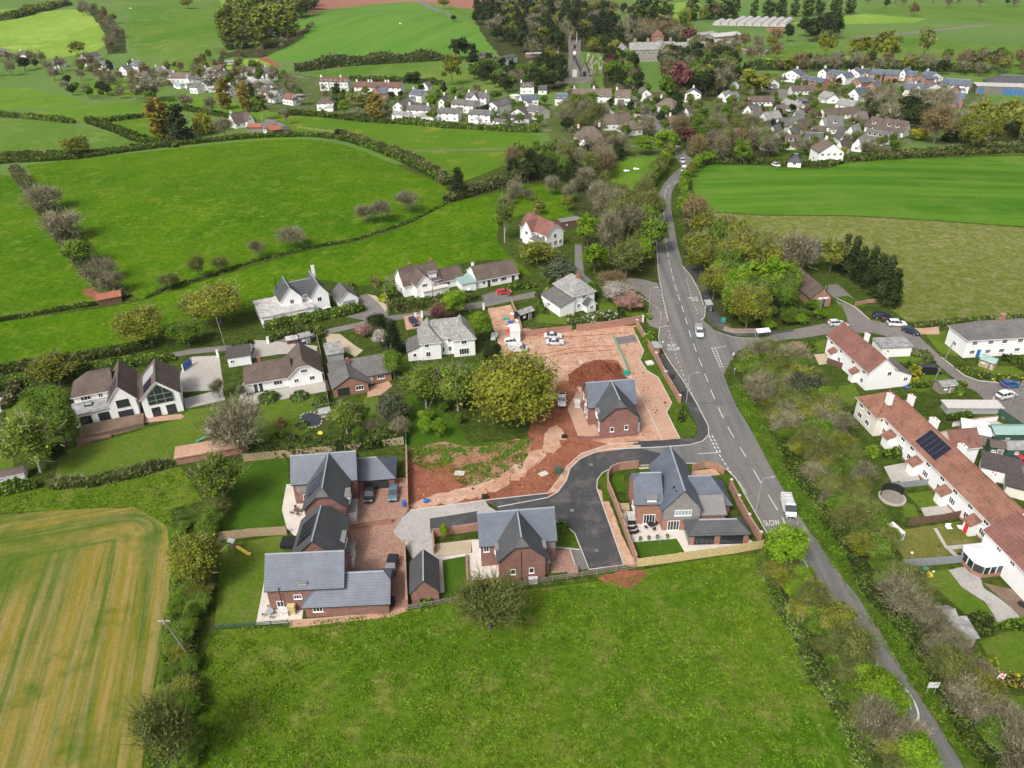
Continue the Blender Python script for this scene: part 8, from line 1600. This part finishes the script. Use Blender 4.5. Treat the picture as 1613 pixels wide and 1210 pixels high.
tufts('grass',[[(1162,600),(1260,760),(1430,1010),(1560,1200),(1510,1195),(1340,940),(1254,807),(1150,612)],[(84,770),(285,737),(325,800),(318,1000),(262,1215),(228,1200),(272,900),(262,828),(210,798),(0,808),(-80,785)]],26000,('lf_green','lf_grass'),.5,(.15,.4),'rank grass along the road verge and round the crop','grass')
tufts('weeds',[[(642,728),(645,700),(745,700),(838,692),(820,742),(740,767)]],5000,('lf_green','lf_grass'),.5,(.15,.35),'weeds on the grassy soil of the plot','weeds')
Q = []; st = [P(*p) for p in [(770,500),(1000,515),(1010,560),(1050,640),(1000,700),(895,750),(870,778),(650,800),(645,735),(830,700),(850,640),(840,570)]]
q = MB()
for _ in range(5200):
    x,y = rng.uniform(-25,40),rng.uniform(100,178)
    if not inpoly(x,y,st) or math.hypot(x-16,(y-129)*.8) < 10 or rng.random() < .35: continue
    s = rng.uniform(.05,.17)*(2.0 if rng.random() < .04 else 1); q.ball((x,y,s*.3),s,rng.choice([0,0,1]),5,3,.7,.5)
tag(q.build('rubble',[M['dirt'],M['tansoil']]),'clods and stones strewn over the building site','rubble',kind='stuff')
rt_ = MB()
for pts in ([(850,560),(905,548),(965,545)],[(850,566),(905,555),(965,552)],[(830,528),(900,530),(990,524)]):
    pl = [P(*p) for p in smooth_px(pts,5)]; strip(rt_,[(x+rng.uniform(-.08,.08),y+rng.uniform(-.08,.08)) for x,y in pl],.34,.012)
o = rt_.build('wheel_rut',M['redsoil']); o['kind'] = 'structure'
# sheds
shed((474,544),(492,540),3.2,2.2,2.9,'dark navy garden shed behind the long white bungalow','navy','felt'); shed((453,543),(469,540),2.0,1.3,1.5,'low brown hutch with pale roof beside the navy shed','brownwood','palefelt','mono',door=None,name='hutch',cat='hutch',win=False)
shed((820,508),(842,500),3.2,2.3,3.2,'black garden shed with weathered roof above red brick wall','black','felt'); shed((505,664),(523,660),2.6,2.0,2.6,'brown summerhouse with grey roof beside the pond','brownwood','greybox'); shed((1480,621),(1506,618),3.0,2.0,2.8,'grey timber shed beside the golden topiary','oldwood','felt'); shed((1540,576),(1564,584),2.6,2.0,2.9,'pinkish timber shed with green-grey roof before the right-edge terrace','wood','teal')
shed((1505,1021),(1533,1019),3.6,2.2,2.9,'weathered grey timber shed with dark window in the lower right garden','oldwood','felt','mono'); shed((1482,995),(1506,992),3.4,2.0,3.0,'rounded pale grey shed behind the weathered one','greybox','felt'); shed((-10,768),(42,756),3.0,2.0,2.8,'white and brown open-sided hut at the far left edge','white','brown_tile',door=None)
shed((1533,697),(1562,700),4.6,2.2,2.9,'dark blue-grey shed with grey roof at the yard','navy','greybox',ax='x'); shed((1562,700),(1640,700),4,2.6,3.6,'long green-roofed shed at the right edge','greenpaint','teal'); shed((1555,718),(1580,722),3.2,2.4,3.1,'dark green shed with brown roof beside the red car','greenpaint','brown_tile'); shed((1582,722),(1640,722),3.6,2.2,3.2,'long green shed with grey corrugated roof above the red car','greenpaint','felt',door=None)
w = dict(b=(0,6,0,5.2),e=2.4,r=2.5,t='flat',roof='darkfelt'); house('white flat-roofed garage with dark roof behind the long terrace, upper',P(1541,752),-30,[w],'white','darkfelt',cat='garage',name='garage'); w = dict(b=(0,5,0,4.6),e=2.15,r=2.25,t='flat',roof='darkfelt'); house('white flat-roofed garage with dark roof behind the long terrace, lower',P(1580,780),-30,[w],'cream','darkfelt',cat='garage',name='garage')
w = dict(b=(0,7.2,0,4.6),e=2.5,r=2.6,t='flat',roof='felt'); house('white flat-roofed garage between the upper terrace pair and the lane',P(1386,563),2,[w],'white','felt',cat='garage',name='garage')
w = dict(b=(0,11,0,2.6),e=1.5,r=1.6,t='flat',roof='kerb'); house('row of white greenhouse roofs between two clipped hedges',P(1490,652),-3,[w],'greybox','kerb',cat='greenhouse',name='greenhouse')
w = dict(b=(0,4.6,0,4.4),e=2.3,r=2.4,t='flat',roof='frame'); house('white sheeted square roof in the concrete yard',P(1512,694),-25,[w],'oldwood','frame',cat='shed',name='shed')
w = dict(b=(0,11,0,3.0),e=1.0,r=1.1,t='flat',roof='patio');
xx,yy = P(278,742); w = dict(b=(0,13.2,2.0,5.6),e=1.6,r=1.7,t='flat',roof='pinkpave'); house('long low paved-topped outbuilding at the foot of big sloping lawn',(xx,yy),16,[w],'brick2','pinkpave',cat='outbuilding',name='outbuilding')
b_ = MB(); b_.shell([[(0,0,2.2),(3.4,.6,2.2),(3.2,2.2,2.5),(-.2,1.6,2.5)]],.08,0)
for a in ((.1,.1),(3.2,.7),(3.0,2.0),(0,1.5)): b_.tube((*a,-.2),(*a,2.25),.05,.05,5,1)
tag(b_.build('white_canopy',[M['frame'],M['greybox']],None,loc=(*P(1192,537),0)),'white sheet canopy above the bank south of the east junction','canopy')
# garden objects
def sset(px,py,label,cols,rot=0):
    x,y = P(px,py); r = empty('play_set',(x,y,0),math.radians(rot)); tag(r,label,'play set'); q = MB()
    for a,b in ((-.9,-.5),(-.9,.5),(-2.8,-.5),(-2.8,.5)): q.tube((a,b,0),(a*.98,b*.2,2.2),.06,.05,5)
    q.tube((-.9,0,2.2),(-2.8,0,2.2),.06,.06,5); q.build('swing_frame',M['brownwood'],r); q = MB(); q.box(-.6,-.5,1.1,.5,.5,1.2)
    for a,b in ((-.6,-.5),(-.6,.5),(.5,-.5),(.5,.5)): q.tube((a,b,0),(a,b,2.3),.05,.05,5)
    q.build('tower',M['brownwood'],r); q = MB(); q.shell([[(.5,-.3,1.2),(2.4,-.3,.25),(2.4,.3,.25),(.5,.3,1.2)]],.06); q.box(2.38,-.3,.16,3.0,.3,.22); q.build('slide',M[cols[0]],r); q = MB(); q.shell([[(-.7,-.6,2.35),(.6,-.6,2.35),(.6,0,2.8),(-.7,0,2.8)],[(-.7,0,2.8),(.6,0,2.8),(.6,.6,2.35),(-.7,.6,2.35)]],.05); q.build('roof',M[cols[1]],r)
sset(332,692,'wooden play set with teal slide on the big sloping lawn',('greenplastic','greybox'),200); sset(371,868,'toddler playhouse with grey roof and yellow-blue slide below the close-board fence',('yellow','greybox'),-20)
# trampoline
x,y = P(1405,785); tp = empty('trampoline',(x,y,0)); tag(tp,'round sunken trampoline with black net in the terrace garden','trampoline'); q = MB(); q.tube((0,0,-.1),(0,0,.3),2.3,2.3,24); q.build('rim',M['concrete'],tp); q = MB(); q.tube((0,0,.301),(0,0,.34),1.9,1.9,24); q.build('mat',M['oldwood'],tp); q = MB()
for k in range(9):
    a_ = math.pi*(.05+k*.1); b_ = math.pi*(.05+(k+1)*.1); q.poly([(2*math.cos(a_),2*math.sin(a_),.3),(2*math.cos(b_),2*math.sin(b_),.3),(2*math.cos(b_),2*math.sin(b_),1.9),(2*math.cos(a_),2*math.sin(a_),1.9)])
q.build('net',M['black'],tp)
# pond
pz = [P(*p) for p in smooth_px([(475,655),(490,650),(505,655),(506,668),(492,674),(478,668)],3,True)]; q = MB(); q.poly([(*p,.02) for p in pz]); o = q.build('water',M['glass']); o['kind'] = 'structure'; q = MB();
for p in pz[::1]: q.ball((p[0],p[1],.08),rng.uniform(.25,.4),0,6,4,.7,.3)
tag(q.build('pond_edging',M['stone'],None),'ring of pale stones round the little garden pond','pond edging')
# patio furniture
def table_set(px,py,label,mat='black',n=4,rr=.6):
    x,y = P(px,py); t = empty('garden_table',(x,y,.02)); tag(t,label + ' table','table'); q = MB(); q.tube((0,0,.7),(0,0,.75),rr,rr,12); q.build('tabletop',M[mat],t); q = MB(); q.tube((0,0,0),(0,0,.7),.06,.06,6); q.build('leg',M[mat],t)
    for k in range(n):
        a = 2*math.pi*k/n+.4; c = empty('garden_chair',(x+math.cos(a)*(rr+.35),y+math.sin(a)*(rr+.35),.02),a+math.pi/2); tag(c,'garden chair, %s clockwise from the right at the ' % ordn(k) + label + ' table','chair','chairs at the ' + label + ' table'); q = MB(); q.box(-.22,-.22,.42,.22,.22,.47); q.build('seat',M[mat],c); q = MB(); q.box(-.22,-.24,.47,.22,-.2,.95); q.build('backrest',M[mat],c)
        for a_,b_ in ((-.2,-.2),(.2,-.2),(-.2,.2),(.2,.2)): q = MB(); q.tube((a_,b_,0),(a_,b_,.42),.02,.02,4); q.build('leg',M[mat],c)
table_set(1025,831,'round black glass patio'); table_set(468,808,'brown timber patio','brownwood',4,.55); table_set(426,968,'round grey lower-left patio','greybox',4,.6)
for i,(px,py) in enumerate(((994,834),(997,841))):
    x,y = P(px,py); r = empty('sun_lounger',(x,y,.02),math.radians(6)); tag(r,'black sun lounger on the pale patio, %s of the two' % ('upper' if i == 0 else 'lower'),'sun lounger','sun loungers'); q = MB(); q.box(-.9,-.3,.25,.5,.3,.35); q.build('seat',M['black'],r); q = MB(); q.shell([[(.5,-.3,.35),(1.0,-.3,.75),(1.0,.3,.75),(.5,.3,.35)]],.08); q.build('backrest',M['black'],r)
    for a in (-.8,.45):
        for b in (-.25,.25): q = MB(); q.tube((a,b,0),(a,b,.26),.025,.025,4); q.build('leg',M['black'],r)
for i,px in enumerate((1008,1021.5,1035,1051)):
    x,y = P(px,851.5-i*1.2); r = empty('planter',(x,y,.02)); tag(r,'small blue-grey planter, %s from left along the square lawn edge' % ordn(i),'planter','planters along the lawn'); q = MB(); q.tube((0,0,0),(0,0,.55),.22,.28,8); q.build('pot',M['greyfence'],r); q = MB(); q.ball((0,0,.65),.28,0,8,5,.8,.3); q.build('plant',M['lf_green'],r)
x,y = P(1039,856); r = empty('rotary_airer',(x,y,0)); tag(r,'rotary clothes airer on the square lawn of the large new house','clothes airer'); q = MB(); q.tube((0,0,0),(0,0,1.9),.03,.03,6); q.build('pole',M['steel'],r)
for k in range(4): a = k*math.pi/2+.3; q = MB(); q.tube((0,0,1.4),(1.5*math.cos(a),1.5*math.sin(a),1.95),.02,.02,4); q.build('arm',M['steel'],r)
# deck steps and gates
def slab(name,pts,z,h,mat,label,cat): q = MB(); q.prism([P(*p) for p in pts],z,h,0); return tag(q.build(name,M[mat]),label,cat)
dk = empty('timber_deck',(*P(150,700),0)); tag(dk,'stepped brown timber deck below the white garden room','decking'); ox,oy = P(150,700)
for i,(pts,h) in enumerate((([(126,693),(165,686),(228,672),(228,656),(165,668),(130,676)],.9),([(122,702),(176,690),(176,686),(126,693)],.45))): q = MB(); q.prism([(P(*p)[0]-ox,P(*p)[1]-oy) for p in pts],-.2,h); q.build('deck_level',M['deckwood'],dk)
x,y = P(296,580); q = MB(); q.box(-1.6,-.06,.1,1.6,.06,1.8); q.box(-1.75,-.12,-.2,-1.61,.12,1.9,1); q.box(1.61,-.12,-.2,1.75,.12,1.9,1); tag(q.build('gate',[M['blueplastic'],M['frame']],None,loc=(x,y,0),rz=math.radians(75)),'bright blue driveway gate beside the concrete drive','gate')
for i,(px,py) in enumerate(((344,562),(396,553),(423,541),(655,503),(665,500),(762,488),(1012,507))):
    x,y = P(px,py); q = MB(); q.box(-.25,-.25,-.2,.25,.25,1.7,0); q.box(-.32,-.32,1.702,.32,.32,1.85,1); tag(q.build('gate_pillar',[M['white'],M['kerb']],None,loc=(x,y,0)),'white gate pillar, %s from left along the west lane' % ordn(i),'gate pillar','gate pillars along the lane')
# pergola by the chalet house
x,y = P(622,462); pg = empty('pergola',(x,y,0),math.radians(27)); tag(pg,'bare timber pergola left of the white chalet house','pergola')
for i in range(6): q = MB(); q.box(0,i*1.5,2.2,5.4,i*1.5+.12,2.35); q.build('beam',M['oldwood'],pg)
for a in (.1,2.7,5.3): q = MB(); q.box(a-.06,-.3,2.35,a+.06,8,2.47); q.build('beam',M['oldwood'],pg)
for a in (.1,5.3):
    for b in (0,3.8,7.5): q = MB(); q.box(a-.07,b-.07,-.1,a+.07,b+.07,2.2); q.build('post',M['oldwood'],pg)
# garden junk in the terrace gardens
for i,(px,py,w_,m_,lb) in enumerate(((1442,905,1.5,'frame','crumpled white sheeting below the blue-grey fence'),(1458,897,.7,'greenplastic','teal toy by the blue-grey fence'),(1464,907,.8,'yellow','yellow toy by the blue-grey fence'),(1471,901,.35,'frame','small white ball by the blue-grey fence'),(1436,871,.5,'frame','white bag lying on the dry lawn'),(1479,861,.35,'black','small black tub on the dry lawn'),(1330,583,.6,'frame','white bag in the upper terrace garden'),(1348,652,1.2,'black','black covered heap beside hip-roofed wing'),(1408,718,1.2,'black','black boat-like cover beside the rounded hedge'),(566,948,.1,'frame',''),(505,683,.9,'yellow','yellow plastic slide by the pond summerhouse'),(1425,1134,.1,'frame',''),(1611,955,1.0,'black','black barbecue on the right-edge deck'),(28,661,.6,'greenplastic','turquoise tub on the far left lawn'),(1430,611,1.2,'blueplastic','blue tarpaulin heap behind the upper terrace pair'))):
    if not lb: continue
    b_ = MB()
    for k in range(4 if w_ > .5 else 1): b_.ball((rng.uniform(-.5,.5)*w_*.6,rng.uniform(-.5,.5)*w_*.6,w_*.25),w_*.5,0,8,5,.6,.3)
    tag(b_.build('garden_item',M[m_],None,loc=(*P(px,py),0)),lb,'garden item')
def bench_set(px,py):
    x,y = P(px,py)
    for i,(dx,mm,lb) in enumerate(((-2,'frame','white-cushioned garden seat, left of the low table on the dry lawn'),(0,'frame','low garden table between two white seats on the dry lawn'),(2,'frame','white-cushioned garden seat, right of the low table on the dry lawn'))):
        r = empty('garden_armchair' if i != 1 else 'garden_table',(x+dx,y,0)); tag(r,lb,'armchair' if i != 1 else 'table'); q = MB(); q.box(-.45,-.4,.3,.45,.4,.45); q.build('seat' if i != 1 else 'tabletop',M[mm],r)
        if i != 1: q = MB(); q.box(-.45,.3,.45,.45,.4,.95); q.build('backrest',M[mm],r)
        for a in (-.4,.4):
            for b in (-.35,.35): q = MB(); q.tube((a,b,0),(a,b,.3),.03,.03,4); q.build('leg',M['black'],r)
bench_set(1512,833)
x,y = P(1404,845); gh = empty('small_greenhouse',(x,y,0),.3); tag(gh,'small glass greenhouse at the edge of scrub by the dry lawn','greenhouse'); q = MB(); q.box(-1.1,-1.4,0,1.1,1.4,1.6); q.build('glazing',M['paleglass'],gh); q = MB()
for a in (-1.1,0,1.1):
    for b in (-1.4,0,1.4): q.box(a-.04,b-.04,0,a+.04,b+.04,1.62)
q.shell([[(-1.2,-1.5,1.62),(0,-1.5,2.2),(0,1.5,2.2),(-1.2,1.5,1.62)],[(0,-1.5,2.2),(1.2,-1.5,1.62),(1.2,1.5,1.62),(0,1.5,2.2)]][::1],.05) if False else q.box(-1.15,-1.45,1.62,1.15,1.45,1.7); q.build('frame',M['frame'],gh)
# boulders at junction
for i in range(16):
    t = i/15; px = 1018+8*math.sin(t*3)+t*22*(1-t)+t*26; py = 470+t*40; x,y = P(px-6,py); b_ = MB(); b_.ball((0,0,.2),rng.uniform(.25,.4),0,6,4,.8,.4); tag(b_.build('boulder',M['stone'],None,loc=(x,y,0)),'small pale boulder, %s from the top along the dark bed at the left junction' % ordn(i),'boulder','boulders at the left junction')
# sheep-like white stones: feed troughs in fields
for i,(px,py) in enumerate(((205,14),(630,38),(985,271),(1000,268),(76,239))): b_ = MB(); b_.ball((0,0,.5),.9,0,8,5,.6,.3); b_.ball((1.3,.2,.4),.6,0,8,5,.6,.3); x,y = P(px,py); tag(b_.build('bale_bag',M['frame' if i < 4 else 'black'],None,loc=(x,y,hgt(x,y))),('pale bag on the top left field','pale bag on the hill field','left white bag in the small paddock beside the upper road','right white bag in the small paddock beside the upper road','dark trough on the upper left pasture')[i],'bag')
# ------------------------------------------------------------------ labels: number look-alikes from the left within their place
hz = MB(); hz.box(-1500,-60,-3,1500,2300,96); hz = hz.build('haze',[],None)
m,nt,b = newmat('haze'); nt.nodes.remove(b); pv = nn(nt,'ShaderNodeVolumePrincipled'); pv.inputs['Density'].default_value = .00005; pv.inputs['Color'].default_value = (.93,.96,1,1); pv.inputs['Anisotropy'].default_value = .3
nt.links.new(pv.outputs[0],[n for n in nt.nodes if n.type == 'OUTPUT_MATERIAL'][0].inputs['Volume']); hz.data.materials.append(m); hz['kind'] = 'stuff'; hz['label'] = 'thin haze over the valley'
TR = [o for o in scene.objects if o.get('category') == 'tree']
def seen(o):
    x,y,z = o.location; px,py = proj(x,y,z); h = 10*o.scale[2]/dist(x,y)
    if px < -60 or px > 1673 or py > 1290 or py < -10: h *= .01
    return h
TR.sort(key=seen,reverse=True); rest = TR[300:]; dead = set(o.name for o in rest); PENDING = [t for t in PENDING if t[0].name not in dead]
if rest:
    VV,MM,mats = [],[],[]
    for o in rest:
        R3 = np.array(o.matrix_basis.to_3x3()); tv = np.array(o.location)
        for c in o.children:
            me = c.data; co = np.empty(len(me.vertices)*3); me.vertices.foreach_get('co',co); co = co.reshape(-1,3) @ R3.T + tv
            if c.name.startswith('crown'):
                mi = np.empty(len(me.polygons),int); me.polygons.foreach_get('material_index',mi)
                ids = []
                for m_ in me.materials:
                    if m_ not in mats: mats.append(m_)
                    ids.append(mats.index(m_))
                VV.append(co.reshape(-1,4,3)); MM.append(np.array(ids)[mi])
        x,y,z = o.location; q = MB(); s = o.scale[2]; q.tube((x,y,z-.3),(x,y,z+4.5*s),.28*s,.16*s,4,cap=False); a = np.array(q.v)[np.array(q.f)]
        if M['bark'] not in mats: mats.append(M['bark'])
        VV.append(a); MM.append(np.full(len(a),mats.index(M['bark'])))
    for o in rest:
        for c in list(o.children): bpy.data.objects.remove(c)
        bpy.data.objects.remove(o)
    o = mobj('distant_trees',quads_mesh('distant_trees',np.concatenate(VV),mats,np.concatenate(MM))); tag(o,'mass of small distant trees filling the far woods, hedges and village gardens','trees',kind='stuff')
byk = {}
for it in PENDING: byk.setdefault((it[1],it[2]),[]).append(it)
for (desc,place),its in byk.items():
    its.sort(key=lambda t: t[3])
    for i,(o,d,pl,px,g) in enumerate(its):
        if g: o['group'] = g
        lab = f"{desc} {place}" if len(its) == 1 else f"{desc}, {ordn(i)} from left {place}"
        w_ = lab.split()
        if len(w_) > 16: print('LONG',lab); lab = ' '.join(w_[:16])
        o['label'] = lab
print('trees',NT[0],'objects',len(scene.objects))
